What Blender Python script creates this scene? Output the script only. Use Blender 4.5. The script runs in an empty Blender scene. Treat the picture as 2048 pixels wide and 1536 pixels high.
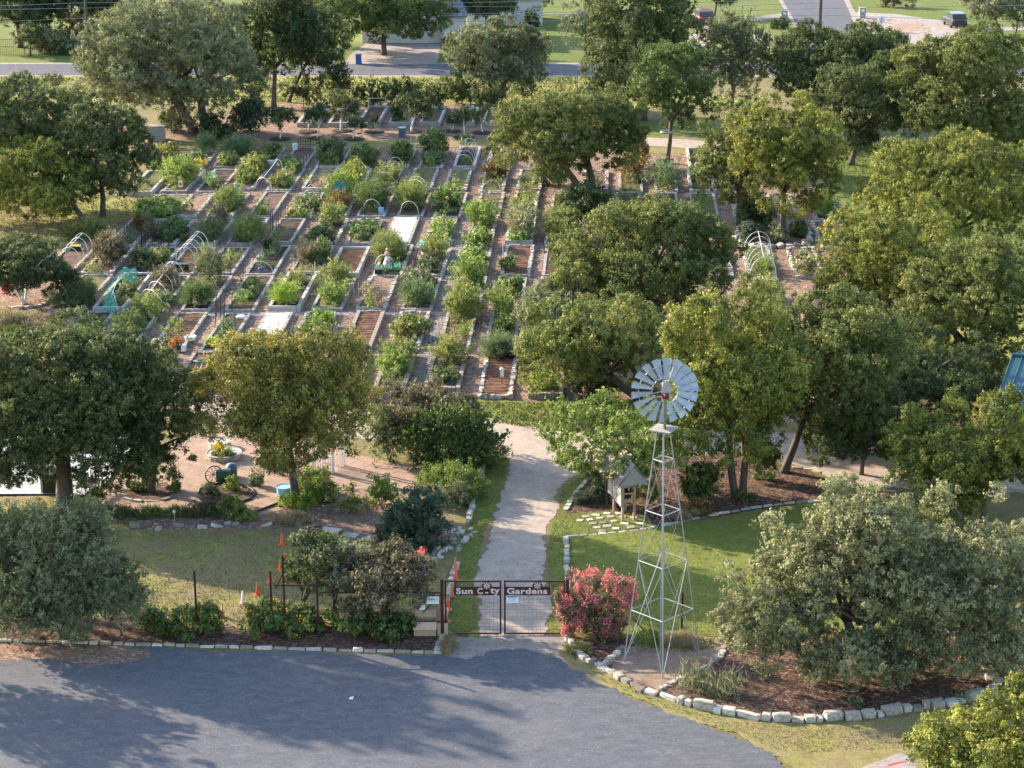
import bpy, bmesh, math, random
import numpy as np
from mathutils import Vector, Matrix
from mathutils.geometry import tessellate_polygon
from mathutils import noise as mnoise

S = bpy.context.scene
C = S.collection
R = math.radians
# ------------------------------------------------------------------ camera, world, sun, exposure
F, TH, H = 4138.0, R(17.86), 35.0
cd = bpy.data.cameras.new("camera"); cam = bpy.data.objects.new("camera", cd); C.objects.link(cam)
cam.location = (0, 0, H); cam.rotation_euler = (R(90) - TH, 0, 0)
cd.sensor_width = 36; cd.lens = 36 * F / 2048; cd.clip_end = 3000; cd.clip_start = 1
S.camera = cam
SUN_EL = R(20.5); SUN_AZ = math.atan2(-0.835, 0.55)
W = bpy.data.worlds.new("World"); S.world = W; W.use_nodes = True
nt = W.node_tree; bg = nt.nodes["Background"]
sky = nt.nodes.new("ShaderNodeTexSky"); sky.sky_type = 'NISHITA'; sky.sun_disc = False
sky.sun_elevation = SUN_EL; sky.sun_rotation = SUN_AZ % (2 * math.pi)
nt.links.new(sky.outputs[0], bg.inputs[0]); bg.inputs[1].default_value = 0.15
sd = bpy.data.lights.new("sun", 'SUN'); sd.energy = 4.6; sd.angle = R(0.6); sd.color = (1.0, 0.85, 0.66)
so = bpy.data.objects.new("sun", sd); C.objects.link(so)
sdir = Vector((math.sin(SUN_AZ) * math.cos(SUN_EL), math.cos(SUN_AZ) * math.cos(SUN_EL), math.sin(SUN_EL)))
so.rotation_euler = sdir.to_track_quat('Z', 'Y').to_euler(); so.location = (0, 0, 60)
S.view_settings.view_transform = 'Standard'; S.view_settings.look = 'None'
S.view_settings.exposure = 1.82; S.view_settings.gamma = 1.0
S.cycles.max_bounces = 5; S.cycles.diffuse_bounces = 3; S.cycles.transmission_bounces = 3
S.cycles.transparent_max_bounces = 6

# ------------------------------------------------------------------ photo-pixel helpers
def ray(px, py):
    dx = (px - 1024) / F; dy = (py - 768) / F
    return Vector((dx, math.cos(TH) - dy * math.sin(TH), -math.sin(TH) - dy * math.cos(TH)))
def G(px, py, z=0.0):
    r = ray(px, py); t = (z - H) / r.z
    return Vector((r.x * t, r.y * t, z))
def RY(px, py, Y):
    r = ray(px, py); t = Y / r.y
    return Vector((r.x * t, Y, H + r.z * t))
def PM(p):                                   # photo pixels per metre at a point
    return F / (p[1] * math.cos(TH) + (H - p[2]) * math.sin(TH))

# ------------------------------------------------------------------ tagging
def tag(o, label=None, cat=None, group=None, kind=None):
    if label: o['label'] = label
    if cat: o['category'] = cat
    if group: o['group'] = group
    if kind: o['kind'] = kind
    return o
def thing(name, label, cat, loc=(0, 0, 0), rz=0.0, group=None):
    o = bpy.data.objects.new(name, None); C.objects.link(o)
    o.empty_display_size = .3
    o.location = loc; o.rotation_euler = (0, 0, rz)
    return tag(o, label, cat, group)
def link(name, me, mat=None, parent=None, loc=None):
    o = bpy.data.objects.new(name, me); C.objects.link(o)
    if mat is not None and len(me.materials) == 0: me.materials.append(mat)
    if parent: o.parent = parent
    if loc is not None: o.location = loc
    return o
def copy_tree(o, parent=None):
    c = o.copy(); C.objects.link(c)
    if parent: c.parent = parent
    for ch in list(o.children): copy_tree(ch, c)
    return c

# ------------------------------------------------------------------ materials
def newmat(name):
    m = bpy.data.materials.new(name); m.use_nodes = True
    n = m.node_tree; b = n.nodes["Principled BSDF"]
    return m, n, b
def N(n, t, **kw):
    x = n.nodes.new(t)
    for k, v in kw.items():
        if k.startswith('i_'):
            x.inputs[k[2:].replace('_', ' ')].default_value = v
        else: setattr(x, k, v)
    return x
def ramp(n, fac, stops):
    r = n.nodes.new("ShaderNodeValToRGB"); e = r.color_ramp.elements
    while len(e) < len(stops): e.new(0.5)
    for k, (p, c) in enumerate(stops): e[k].position = p; e[k].color = (*c, 1)
    n.links.new(fac, r.inputs[0]); return r.outputs[0]
def mix(n, fac, a, b, mode='MIX'):
    m = n.nodes.new("ShaderNodeMix"); m.data_type = 'RGBA'; m.blend_type = mode
    for s, v in ((m.inputs[0], fac), (m.inputs[6], a), (m.inputs[7], b)):
        if isinstance(v, (float, int)): s.default_value = v
        elif isinstance(v, tuple): s.default_value = (*v, 1)
        else: n.links.new(v, s)
    return m.outputs[2]
def plain(name, c, rough=.6, metal=0.0, var=.12, scale=3.0, spec=.4):
    m, n, b = newmat(name)
    tc = N(n, "ShaderNodeTexCoord"); no = N(n, "ShaderNodeTexNoise", i_Scale=scale, i_Detail=5.0)
    n.links.new(tc.outputs['Object'], no.inputs['Vector'])
    col = ramp(n, no.outputs[0], [(.3, tuple(x * (1 - var) for x in c)), (.7, tuple(min(1, x * (1 + var)) for x in c))])
    n.links.new(col, b.inputs['Base Color']); b.inputs['Roughness'].default_value = rough
    b.inputs['Metallic'].default_value = metal; b.inputs['Specular IOR Level'].default_value = spec
    return m
def groundmat(name, stops, patch=.35, fine=9.0, patchcols=None, bump=.05, cell=0.0, cellcols=None, pf=.6, rough=.95, rot=0):
    """fine noise through stops, mixed with broad patches and optional chips (voronoi cells)"""
    m, n, b = newmat(name); tc = N(n, "ShaderNodeTexCoord")
    a = N(n, "ShaderNodeTexNoise", i_Scale=fine, i_Detail=8.0, i_Roughness=.7)
    n.links.new(tc.outputs['Object'], a.inputs['Vector'])
    col = ramp(n, a.outputs[0], stops)
    hgt = a.outputs[0]
    if cell:
        v = N(n, "ShaderNodeTexVoronoi", i_Scale=cell); n.links.new(tc.outputs['Object'], v.inputs['Vector'])
        sp = N(n, "ShaderNodeSeparateColor"); n.links.new(v.outputs['Color'], sp.inputs[0])
        cc = ramp(n, sp.outputs[0], cellcols)
        col = mix(n, .75, col, cc); hgt = sp.outputs[1]
    md = N(n, "ShaderNodeTexNoise", i_Scale=1.7, i_Detail=9.0, i_Roughness=.78); n.links.new(tc.outputs['Object'], md.inputs['Vector'])
    col = mix(n, 1.0, col, ramp(n, md.outputs[0], [(.30, (.55, .55, .55)), (.5, (1.0, 1.0, 1.0)), (.70, (1.45, 1.42, 1.35))]), 'MULTIPLY')
    if patchcols:
        p = N(n, "ShaderNodeTexNoise", i_Scale=patch, i_Detail=6.0, i_Roughness=.62, i_Distortion=.4)
        n.links.new(tc.outputs['Object'], p.inputs['Vector'])
        fr = ramp(n, p.outputs[0], [(.42, (0, 0, 0)), (.62, (1, 1, 1))])
        mm = N(n, "ShaderNodeMath", operation='MULTIPLY'); mm.inputs[1].default_value = pf
        n.links.new(fr, mm.inputs[0])
        a2 = ramp(n, a.outputs[0], patchcols)
        col = mix(n, mm.outputs[0], col, a2)
    n.links.new(col, b.inputs['Base Color']); b.inputs['Roughness'].default_value = rough
    b.inputs['Specular IOR Level'].default_value = .15
    bp = N(n, "ShaderNodeBump", i_Strength=.6, i_Distance=bump); n.links.new(hgt, bp.inputs['Height'])
    n.links.new(bp.outputs[0], b.inputs['Normal'])
    return m
FM = {}
def leafmat(key):
    if key in FM: return FM[key]
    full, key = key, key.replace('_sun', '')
    pal = dict(
        oak=((.026, .042, .017), (.082, .106, .040), (.17, .185, .075)),
        dark=((.020, .036, .015), (.055, .082, .032), (.11, .135, .055)),
        grey=((.062, .075, .040), (.155, .172, .090), (.28, .29, .16)),
        silver=((.075, .085, .040), (.215, .218, .108), (.38, .37, .20)),
        olive=((.040, .055, .018), (.120, .142, .042), (.23, .24, .07)),
        yellow=((.045, .062, .016), (.160, .178, .040), (.34, .33, .065)),
        gold=((.050, .060, .016), (.185, .175, .045), (.40, .33, .07)),
        green=((.035, .062, .020), (.080, .120, .035), (.14, .18, .055)),
        bright=((.060, .100, .022), (.145, .200, .045), (.24, .29, .075)),
        lime=((.150, .220, .030), (.300, .420, .060), (.42, .50, .09)),
        fern=((.045, .075, .035), (.095, .140, .062), (.15, .20, .09)),
        bluegreen=((.028, .048, .030), (.060, .090, .055), (.10, .135, .085)),
        rust=((.080, .050, .025), (.170, .110, .040), (.24, .17, .06)),
        tomato=((.060, .085, .025), (.150, .180, .050), (.25, .23, .07)),
        redleaf=((.060, .050, .035), (.125, .110, .065), (.20, .16, .11)),
        pink=((.42, .09, .09), (.72, .20, .19), (.88, .45, .40)),
        yflower=((.45, .30, .02), (.70, .50, .03), (.8, .62, .06)),
        oflower=((.40, .12, .02), (.65, .22, .02), (.75, .4, .04)),
        red=((.30, .03, .03), (.50, .05, .05), (.6, .1, .1)),
        straw=((.16, .12, .07), (.30, .24, .14), (.40, .33, .20)),
    )[key]
    gain = 1.0 if key in ('pink', 'yflower', 'oflower', 'red', 'lime') else 1.18
    pal = tuple(tuple(min(.9, v * gain) for v in c_) for c_ in pal)
    if full != key: pal = tuple(tuple(min(.8, v * 1.28 + .008) for v in c_) for c_ in pal)  # lighter copy for bed plants: sunlight put into the leaf colour
    m = bpy.data.materials.new("foliage_" + full); m.use_nodes = True; n = m.node_tree
    n.nodes.clear()
    out = N(n, "ShaderNodeOutputMaterial"); at = N(n, "ShaderNodeAttribute", attribute_name="tint")
    col = ramp(n, at.outputs['Fac'], [(0.05, pal[0]), (.55, pal[1]), (.98, pal[2])])
    pb = N(n, "ShaderNodeBsdfPrincipled"); pb.inputs['Roughness'].default_value = .65
    pb.inputs['Specular IOR Level'].default_value = .22
    tr = N(n, "ShaderNodeBsdfTranslucent"); mx = N(n, "ShaderNodeMixShader"); mx.inputs[0].default_value = .28
    n.links.new(col, pb.inputs['Base Color'])
    tcol = mix(n, .5, col, (.30, .34, .04), 'MIX') if key not in ('pink', 'red', 'oflower', 'yflower') else col
    tcol2 = mix(n, 1.0, tcol, col, 'MIX'); n.links.new(mix(n, .35, col, tcol), tr.inputs[0])
    n.links.new(pb.outputs[0], mx.inputs[1]); n.links.new(tr.outputs[0], mx.inputs[2]); n.links.new(mx.outputs[0], out.inputs[0])
    FM[full] = m; return m
M = {}
M['bark'] = plain('bark', (.085, .070, .055), .9, var=.35, scale=9)
M['barkpale'] = plain('bark_pale', (.16, .13, .10), .9, var=.3, scale=9)
M['whitewash'] = plain('whitewashed_bark', (.62, .60, .56), .8, var=.15, scale=8)
M['block'] = plain('cinder_block', (.31, .285, .255), .92, var=.28, scale=5, spec=.2)
M['concrete'] = plain('pale_concrete_block', (.40, .37, .33), .9, var=.14, scale=4, spec=.2)
M['stone'] = plain('limestone', (.38, .34, .295), .9, var=.3, scale=5, spec=.2)
M['brick'] = plain('edging_brick', (.29, .24, .20), .9, var=.25, scale=6, spec=.2)
M['darkhole'] = plain('shaded_core', (.06, .05, .045), .95)
M['wood'] = plain('timber', (.38, .25, .14), .75, var=.2, scale=6)
M['greywood'] = plain('weathered_board', (.27, .25, .22), .85, var=.2, scale=6)
M['steel'] = plain('galvanised_steel', (.31, .32, .335), .5, .35, var=.12, scale=2)
M['blade'] = plain('galvanised_blade', (.30, .36, .45), .5, .25, var=.1, scale=2)
M['white'] = plain('white_plastic', (.74, .73, .70), .45, var=.06)
M['pvc'] = plain('white_pvc_pipe', (.55, .54, .52), .5, var=.08)
M['darkmetal'] = plain('dark_iron', (.035, .03, .03), .55, .3)
M['rust'] = plain('brown_gate_steel', (.060, .020, .018), .5, .3, var=.2)
M['maroon'] = plain('maroon_iron', (.12, .015, .03), .5, .1)
M['orange'] = plain('orange_plastic', (.80, .12, .015), .45, var=.1, scale=6)
M['fadedorange'] = plain('faded_orange_plastic', (.70, .16, .05), .5, var=.15, scale=6)
M['card'] = plain('cardboard', (.46, .31, .20), .85, var=.08)
M['cardin'] = plain('cardboard_flap', (.52, .37, .25), .85, var=.08)
M['netting'] = plain('green_netting', (.03, .25, .15), .6, var=.25, scale=4)
M['shade'] = plain('dark_shade_cloth', (.02, .14, .10), .7, var=.3, scale=4)
M['sheet'] = plain('white_ground_sheet', (.50, .48, .45), .6, var=.38, scale=1.6)
M['teal'] = plain('teal_metal_roof', (.03, .095, .115), .42, .35, var=.1, scale=1)
M['shingle'] = None
M['blue'] = plain('blue_plastic', (.02, .09, .30), .4, var=.1)
M['slate'] = plain('slate_blue_plastic', (.06, .11, .17), .45, var=.1)
M['lightblue'] = plain('light_blue_plastic', (.25, .45, .62), .45)
M['greenplastic'] = plain('green_plastic', (.03, .10, .07), .45)
M['black'] = plain('black_rubber', (.015, .015, .016), .6)
M['glass'] = plain('dark_glass', (.03, .035, .04), .1, spec=.8)
M['terracotta'] = plain('terracotta', (.34, .14, .08), .8)
M['stucco'] = plain('white_stucco', (.60, .59, .57), .9, var=.05, scale=2)
M['garagedoor'] = plain('garage_door_paint', (.62, .61, .59), .6, var=.04)
M['carred'] = plain('maroon_car_paint', (.12, .01, .02), .25, .2, var=.05, spec=.7)
M['carblue'] = plain('dark_blue_car_paint', (.035, .04, .06), .22, .3, var=.05, spec=.7)
M['red'] = plain('red_paint', (.50, .03, .03), .5)
M['yellowp'] = plain('yellow_paint', (.65, .45, .05), .5)
M['signtext'] = plain('dark_sign_ink', (.05, .07, .12), .6, var=.02)
M['bluesign'] = plain('blue_sign_band', (.10, .22, .40), .5, var=.02)
M['pine'] = plain('light_lumber', (.34, .22, .13), .75, var=.18, scale=7)

# ------------------------------------------------------------------ mesh helpers
class MB:
    def __init__(s): s.v = []; s.f = []
    def box(s, c, d, rz=0.0, jit=0.0, rnd=None, tilt=None):
        cx, cy, cz = c; a, b, h = d[0] / 2, d[1] / 2, d[2] / 2; o = len(s.v); cs, sn = math.cos(rz), math.sin(rz)
        for dz in (-h, h):
            for dx, dy in ((-a, -b), (a, -b), (a, b), (-a, b)):
                if jit: dx += rnd.uniform(-jit, jit); dy += rnd.uniform(-jit, jit); z = dz + rnd.uniform(-jit, jit)
                else: z = dz
                s.v.append((cx + dx * cs - dy * sn, cy + dx * sn + dy * cs, cz + z))
        for q in ((0, 3, 2, 1), (4, 5, 6, 7), (0, 1, 5, 4), (1, 2, 6, 5), (2, 3, 7, 6), (3, 0, 4, 7)):
            s.f.append(tuple(o + k for k in q))
    def tube(s, pts, rad, n=6, cap=True):
        pts = [Vector(p) for p in pts]; o = len(s.v)
        if not hasattr(rad, '__len__'): rad = [rad] * len(pts)
        prev = None
        for i, p in enumerate(pts):
            t = (pts[min(i + 1, len(pts) - 1)] - pts[max(i - 1, 0)])
            if t.length < 1e-6: t = Vector((0, 0, 1))
            t.normalize()
            u = t.cross(Vector((0, 0, 1)) if abs(t.z) < .9 else Vector((1, 0, 0))).normalized() if prev is None else (prev - t * prev.dot(t)).normalized()
            prev = u; w = t.cross(u)
            for k in range(n):
                a = 2 * math.pi * k / n
                s.v.append(tuple(p + (u * math.cos(a) + w * math.sin(a)) * rad[i]))
        for i in range(len(pts) - 1):
            for k in range(n):
                a, b = o + i * n + k, o + i * n + (k + 1) % n
                s.f.append((a, b, b + n, a + n))
        if cap:
            s.f.append(tuple(o + k for k in range(n))[::-1]); s.f.append(tuple(o + (len(pts) - 1) * n + k for k in range(n)))
    def lathe(s, prof, c=(0, 0, 0), n=14):
        o = len(s.v)
        for r, z in prof:
            for k in range(n):
                a = 2 * math.pi * k / n; s.v.append((c[0] + r * math.cos(a), c[1] + r * math.sin(a), c[2] + z))
        for i in range(len(prof) - 1):
            for k in range(n):
                a, b = o + i * n + k, o + i * n + (k + 1) % n; s.f.append((a, b, b + n, a + n))
        s.f.append(tuple(o + (len(prof) - 1) * n + k for k in range(n)))
    def prism(s, poly, axis_pts):
        """closed polygon (list of Vector) extruded by vector axis_pts"""
        o = len(s.v); n = len(poly)
        for p in poly: s.v.append(tuple(p))
        for p in poly: s.v.append(tuple(Vector(p) + axis_pts))
        s.f.append(tuple(o + k for k in range(n))[::-1]); s.f.append(tuple(o + n + k for k in range(n)))
        for k in range(n): s.f.append((o + k, o + (k + 1) % n, o + n + (k + 1) % n, o + n + k))
    def quad(s, a, b, c, d):
        o = len(s.v); s.v += [tuple(a), tuple(b), tuple(c), tuple(d)]; s.f.append((o, o + 1, o + 2, o + 3))
    def mesh(s, name, smooth=False):
        me = bpy.data.meshes.new(name); me.from_pydata(s.v, [], s.f); me.update()
        if smooth: me.shade_smooth()
        return me
    def build(s, name, mat, parent=None, smooth=False, loc=None):
        return link(name, s.mesh(name, smooth), mat, parent, loc)

def noisy(pts, step, amp, seed, closed=True):
    out = []; n = len(pts); rn = random.Random(seed); ox = rn.uniform(0, 99)
    for i in range(n if closed else n - 1):
        a, b = pts[i], pts[(i + 1) % n]; L = (b - a).length; k = max(1, int(L / step))
        for j in range(k):
            p = a.lerp(b, j / k); d = (b - a).normalized(); nn = Vector((-d.y, d.x, 0))
            q = mnoise.noise(Vector((p.x * .35 + ox, p.y * .35, 0))) * 2 * amp + mnoise.noise(Vector((p.x * 1.7, p.y * 1.7, ox))) * amp + mnoise.noise(Vector((p.x * 6, p.y * 6, ox))) * amp * .9 + rn.uniform(-.5, .5) * min(amp, .1)
            out.append(p + nn * q)
    return out
LAYER = [0]
OCX0, OCY0, OCS = -400, -80, 12
OCC = np.zeros((150, 260), int)          # how many sheets already lie over each cell, in photo pixels
def level(px):
    yy, xx = np.mgrid[0:OCC.shape[0], 0:OCC.shape[1]]; X = OCX0 + (xx + .5) * OCS; Y = OCY0 + (yy + .5) * OCS
    ins = np.zeros(OCC.shape, bool); n = len(px)
    for i in range(n):
        (x0, y0), (x1, y1) = px[i], px[(i + 1) % n]
        if y0 != y1: ins ^= ((y0 > Y) != (y1 > Y)) & (X < (x1 - x0) * (Y - y0) / (y1 - y0) + x0)
        k = max(1, int(max(abs(x1 - x0), abs(y1 - y0)) / 6))
        for j in range(k + 1):
            a = int((x0 + (x1 - x0) * j / k - OCX0) / OCS); b = int((y0 + (y1 - y0) * j / k - OCY0) / OCS)
            if 0 <= a < OCC.shape[1] and 0 <= b < OCC.shape[0]: ins[max(0, b - 1):b + 2, max(0, a - 1):a + 2] = True
    l = int(OCC[ins].max()) + 1 if ins.any() else 1
    OCC[ins] = l; return l
def patch(name, px, mat, amp=.12, step=.3, z=None, world=False):
    LAYER[0] += 1; zz = .0016 * level(px) if z is None else z
    pts = [Vector((p[0], p[1], 0)) for p in px] if world else [G(*p) for p in px]
    if amp: pts = noisy(pts, min(step, .16) if sum(p.y for p in pts) / len(pts) < 125 else step, amp, LAYER[0])
    tris = tessellate_polygon([[Vector((p.x, p.y, 0)) for p in pts]])
    me = bpy.data.meshes.new(name)
    me.from_pydata([(p.x, p.y, zz) for p in pts], [], [t[::-1] for t in tris]); me.update()
    bm = bmesh.new(); bm.from_mesh(me); bmesh.ops.recalc_face_normals(bm, faces=bm.faces)
    if bm.faces and sum(f.normal.z for f in bm.faces) < 0: bmesh.ops.reverse_faces(bm, faces=bm.faces)
    bm.to_mesh(me); bm.free()
    o = link(name, me, mat); return tag(o, kind='structure')

# ------------------------------------------------------------------ ground surfaces
g_dry = groundmat('dry_turf', [(.3, (.10, .10, .035)), (.5, (.16, .145, .055)), (.72, (.24, .20, .09))], .18, 14, [(.3, (.19, .135, .075)), (.7, (.27, .20, .12))], pf=.65)
g_lawn = groundmat('green_lawn', [(.3, (.095, .120, .024)), (.5, (.145, .170, .036)), (.72, (.20, .215, .055))], .22, 16, [(.3, (.14, .15, .040)), (.7, (.21, .21, .06))], pf=.5)
g_farlawn = groundmat('far_lawn_turf', [(.3, (.07, .10, .022)), (.5, (.11, .145, .032)), (.72, (.16, .185, .05))], .12, 6, [(.3, (.13, .14, .04)), (.7, (.19, .19, .06))], pf=.5)
g_meadow = groundmat('meadow_grass', [(.3, (.17, .19, .04)), (.5, (.26, .27, .065)), (.72, (.34, .33, .09))], .1, 5, [(.3, (.21, .20, .06)), (.7, (.30, .26, .10))], pf=.6)
g_sparse = groundmat('worn_lawn', [(.3, (.145, .135, .04)), (.5, (.22, .20, .065)), (.72, (.30, .26, .11))], .35, 13, [(.3, (.18, .135, .085)), (.7, (.29, .22, .14))], pf=.75)
g_dirt = groundmat('caliche_drive', [(.25, (.23, .18, .145)), (.5, (.35, .285, .235)), (.75, (.47, .395, .335))], .5, 18, [(.3, (.27, .215, .175)), (.7, (.49, .415, .355))], pf=.7, bump=.03)
g_path = groundmat('granite_path', [(.25, (.22, .145, .105)), (.5, (.31, .21, .155)), (.75, (.42, .30, .235))], .4, 20, [(.3, (.20, .145, .11)), (.7, (.34, .26, .21))], pf=.5, bump=.02)
chips = [(0, (.075, .042, .030)), (.35, (.17, .10, .072)), (.65, (.27, .175, .13)), (.9, (.40, .30, .24)), (1, (.50, .42, .36))]
g_mulch = groundmat('wood_chip_mulch', [(.3, (.10, .07, .055)), (.7, (.26, .19, .15))], .3, 9, [(.3, (.22, .13, .085)), (.7, (.34, .21, .14))], cell=11, cellcols=chips, pf=.5, bump=.05)
chips2 = [(0, (.035, .018, .013)), (.4, (.085, .045, .03)), (.7, (.15, .085, .06)), (1, (.30, .20, .15))]
g_mulch2 = groundmat('dark_bark_mulch', [(.3, (.04, .024, .018)), (.7, (.12, .075, .055))], .5, 9, [(.3, (.08, .05, .04)), (.7, (.14, .10, .08))], cell=9, cellcols=chips2, pf=.4, bump=.06)
g_soil = groundmat('garden_soil', [(.3, (.075, .045, .032)), (.5, (.12, .078, .056)), (.75, (.20, .14, .105))], .9, 9, [(.3, (.10, .065, .05)), (.7, (.16, .115, .09))], bump=.05)
g_soilred = groundmat('tilled_soil', [(.3, (.10, .05, .03)), (.5, (.16, .085, .052)), (.75, (.23, .135, .09))], .9, 9, bump=.05)
g_soilorange = groundmat('bare_orange_soil', [(.3, (.16, .075, .03)), (.5, (.23, .115, .05)), (.75, (.30, .16, .08))], .9, 9, bump=.04)
g_soildark = groundmat('dark_compost', [(.3, (.03, .024, .02)), (.5, (.055, .045, .036)), (.75, (.10, .085, .07))], .9, 9, bump=.05)
g_soilweed = groundmat('weedy_soil', [(.3, (.09, .08, .035)), (.5, (.15, .13, .06)), (.75, (.24, .19, .10))], 1.2, 8, [(.3, (.08, .12, .03)), (.7, (.13, .19, .045))], bump=.08)
g_soilstraw = groundmat('dead_leaf_litter', [(.3, (.12, .075, .05)), (.5, (.24, .16, .11)), (.75, (.36, .26, .19))], 1.2, 14, bump=.08)

def asphaltmat():
    m, n, b = newmat('chip_seal_asphalt'); tc = N(n, "ShaderNodeTexCoord")
    a = N(n, "ShaderNodeTexNoise", i_Scale=22.0, i_Detail=8.0, i_Roughness=.75); n.links.new(tc.outputs['Object'], a.inputs[0])
    col = ramp(n, a.outputs[0], [(.3, (.060, .062, .072)), (.55, (.112, .115, .130)), (.78, (.21, .213, .228))])
    v = N(n, "ShaderNodeTexVoronoi", i_Scale=7.0); n.links.new(tc.outputs['Object'], v.inputs[0])
    sp = N(n, "ShaderNodeSeparateColor"); n.links.new(v.outputs['Color'], sp.inputs[0])
    d = N(n, "ShaderNodeMath", operation='LESS_THAN'); d.inputs[1].default_value = .10; n.links.new(v.outputs['Distance'], d.inputs[0])
    c = N(n, "ShaderNodeMath", operation='GREATER_THAN'); c.inputs[1].default_value = .86; n.links.new(sp.outputs[0], c.inputs[0])
    e = N(n, "ShaderNodeMath", operation='MULTIPLY'); n.links.new(d.outputs[0], e.inputs[0]); n.links.new(c.outputs[0], e.inputs[1])
    # dusty edges: broad noise
    p = N(n, "ShaderNodeTexNoise", i_Scale=.16, i_Detail=7.0, i_Roughness=.65); n.links.new(tc.outputs['Object'], p.inputs[0])
    pr = ramp(n, p.outputs[0], [(.50, (0, 0, 0)), (.72, (1, 1, 1))])
    md = N(n, "ShaderNodeTexNoise", i_Scale=1.1, i_Detail=10.0, i_Roughness=.75, i_Distortion=.6); mpx = N(n, "ShaderNodeMapping"); mpx.inputs['Scale'].default_value = (1.2, 2.6, 1); n.links.new(tc.outputs['Object'], mpx.inputs[0]); n.links.new(mpx.outputs[0], md.inputs[0])
    col = mix(n, 1.0, col, ramp(n, md.outputs[0], [(.32, (.75, .75, .77)), (.5, (1.0, 1.0, 1.0)), (.68, (1.35, 1.34, 1.3))]), 'MULTIPLY')
    pm = N(n, "ShaderNodeMath", operation='MULTIPLY'); pm.inputs[1].default_value = .45; n.links.new(pr, pm.inputs[0])
    col = mix(n, pm.outputs[0], col, (.17, .155, .145))
    col = mix(n, e.outputs[0], col, (.50, .49, .46))
    n.links.new(col, b.inputs['Base Color']); b.inputs['Roughness'].default_value = .9; b.inputs['Specular IOR Level'].default_value = .2
    bp = N(n, "ShaderNodeBump", i_Strength=.5, i_Distance=.03); n.links.new(a.outputs[0], bp.inputs['Height']); n.links.new(bp.outputs[0], b.inputs['Normal'])
    return m
g_asph = asphaltmat()
g_road = groundmat('street_asphalt', [(.3, (.085, .085, .098)), (.7, (.125, .125, .142))], .1, 6, [(.3, (.10, .10, .115)), (.7, (.14, .14, .155))], pf=.5, bump=.01)
g_conc = groundmat('concrete_slab', [(.3, (.26, .22, .20)), (.7, (.36, .31, .285))], .25, 8, [(.3, (.21, .17, .16)), (.7, (.32, .27, .25))], pf=.4, bump=.01)
g_patio = groundmat('white_patio_concrete', [(.3, (.38, .39, .41)), (.7, (.48, .49, .51))], .25, 8, bump=.005)
def brickmat(name, c1, c2, mo, sc, rot=0.0, bw=.5, rh=.25, ms=.03):
    m, n, b = newmat(name); tc = N(n, "ShaderNodeTexCoord"); mp = N(n, "ShaderNodeMapping"); mp.inputs['Rotation'].default_value = (0, 0, rot)
    n.links.new(tc.outputs['Object'], mp.inputs[0])
    t = N(n, "ShaderNodeTexBrick", i_Scale=sc); n.links.new(mp.outputs[0], t.inputs['Vector'])
    t.inputs['Color1'].default_value = (*c1, 1); t.inputs['Color2'].default_value = (*c2, 1); t.inputs['Mortar'].default_value = (*mo, 1)
    t.inputs['Mortar Size'].default_value = ms; t.inputs['Brick Width'].default_value = bw; t.inputs['Row Height'].default_value = rh
    no = N(n, "ShaderNodeTexNoise", i_Scale=1.3, i_Detail=7.0); n.links.new(tc.outputs['Object'], no.inputs[0])
    col = mix(n, .8, t.outputs[0], ramp(n, no.outputs[0], [(.3, (.45, .42, .38)), (.7, (1.0, 1.0, 1.0))]), 'MULTIPLY')
    n.links.new(col, b.inputs['Base Color']); b.inputs['Roughness'].default_value = .9; b.inputs['Specular IOR Level'].default_value = .2
    return m
M['pavers'] = brickmat('paver_bricks', (.36, .33, .30), (.27, .25, .24), (.10, .08, .06), 1.0, R(-2.6), .42, .2, .035)
M['shingle'] = brickmat('roof_shingles', (.36, .31, .29), (.29, .25, .235), (.20, .17, .16), 1.0, 0, .5, .22, .03)
M['greyshingle'] = brickmat('grey_shingles', (.30, .31, .34), (.22, .23, .26), (.13, .13, .14), 1.0, 0, .6, .3, .04)

me = bpy.data.meshes.new('ground')
me.from_pydata([(-700, -60, 0), (700, -60, 0), (700, 1400, 0), (-700, 1400, 0)], [], [(0, 1, 2, 3)])
tag(link('ground', me, g_dry), kind='structure')

patch('meadow', [(-300, 153), (1250, 153), (1500, 205), (1250, 222), (880, 205), (520, 207), (-300, 212)], g_meadow, .3)
patch('far_lawn', [(-300, -60), (2400, -60), (2400, 125), (-300, 125)], g_farlawn, 0)
patch('street', [(-400, 128), (2600, 128), (2600, 152), (-400, 151)], g_road, 0)
patch('street_kerb', [(-400, 125.6), (2600, 126), (2600, 128.4), (-400, 128)], g_conc, 0)
patch('near_street_kerb', [(-400, 150.6), (2600, 151.6), (2600, 153.4), (-400, 152.4)], g_conc, 0)
patch('side_street_edge', [(1540, -30), (1684, -30), (1760, 131), (1632, 131)], g_conc, 0)
patch('side_street', [(1548, -30), (1674, -30), (1748, 133), (1640, 133)], g_road, 0)
patch('driveway_apron', [(690, 127), (700, 110), (735, 84), (884, 85), (873, 126), (868, 127.5)], g_conc, .05)
patch('far_driveway', [(1395, 68), (1405, 50), (1450, 42), (1570, 26), (1580, 33), (1450, 50), (1420, 62), (1415, 72)], g_conc, .05)
patch('neighbour_driveway', [(1380, 68), (1418, 70), (1450, 66), (1490, 70), (1560, 74), (1600, 74), (1604, 82), (1500, 80), (1440, 80), (1400, 96), (1370, 100)], g_conc, .05)
patch('right_driveway', [(1700, 24), (1790, 28), (1890, 42), (1940, 56), (2100, 52), (2100, 58), (1945, 64), (1880, 84), (1840, 130), (1740, 130), (1716, 60)], g_conc, .1)
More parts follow.
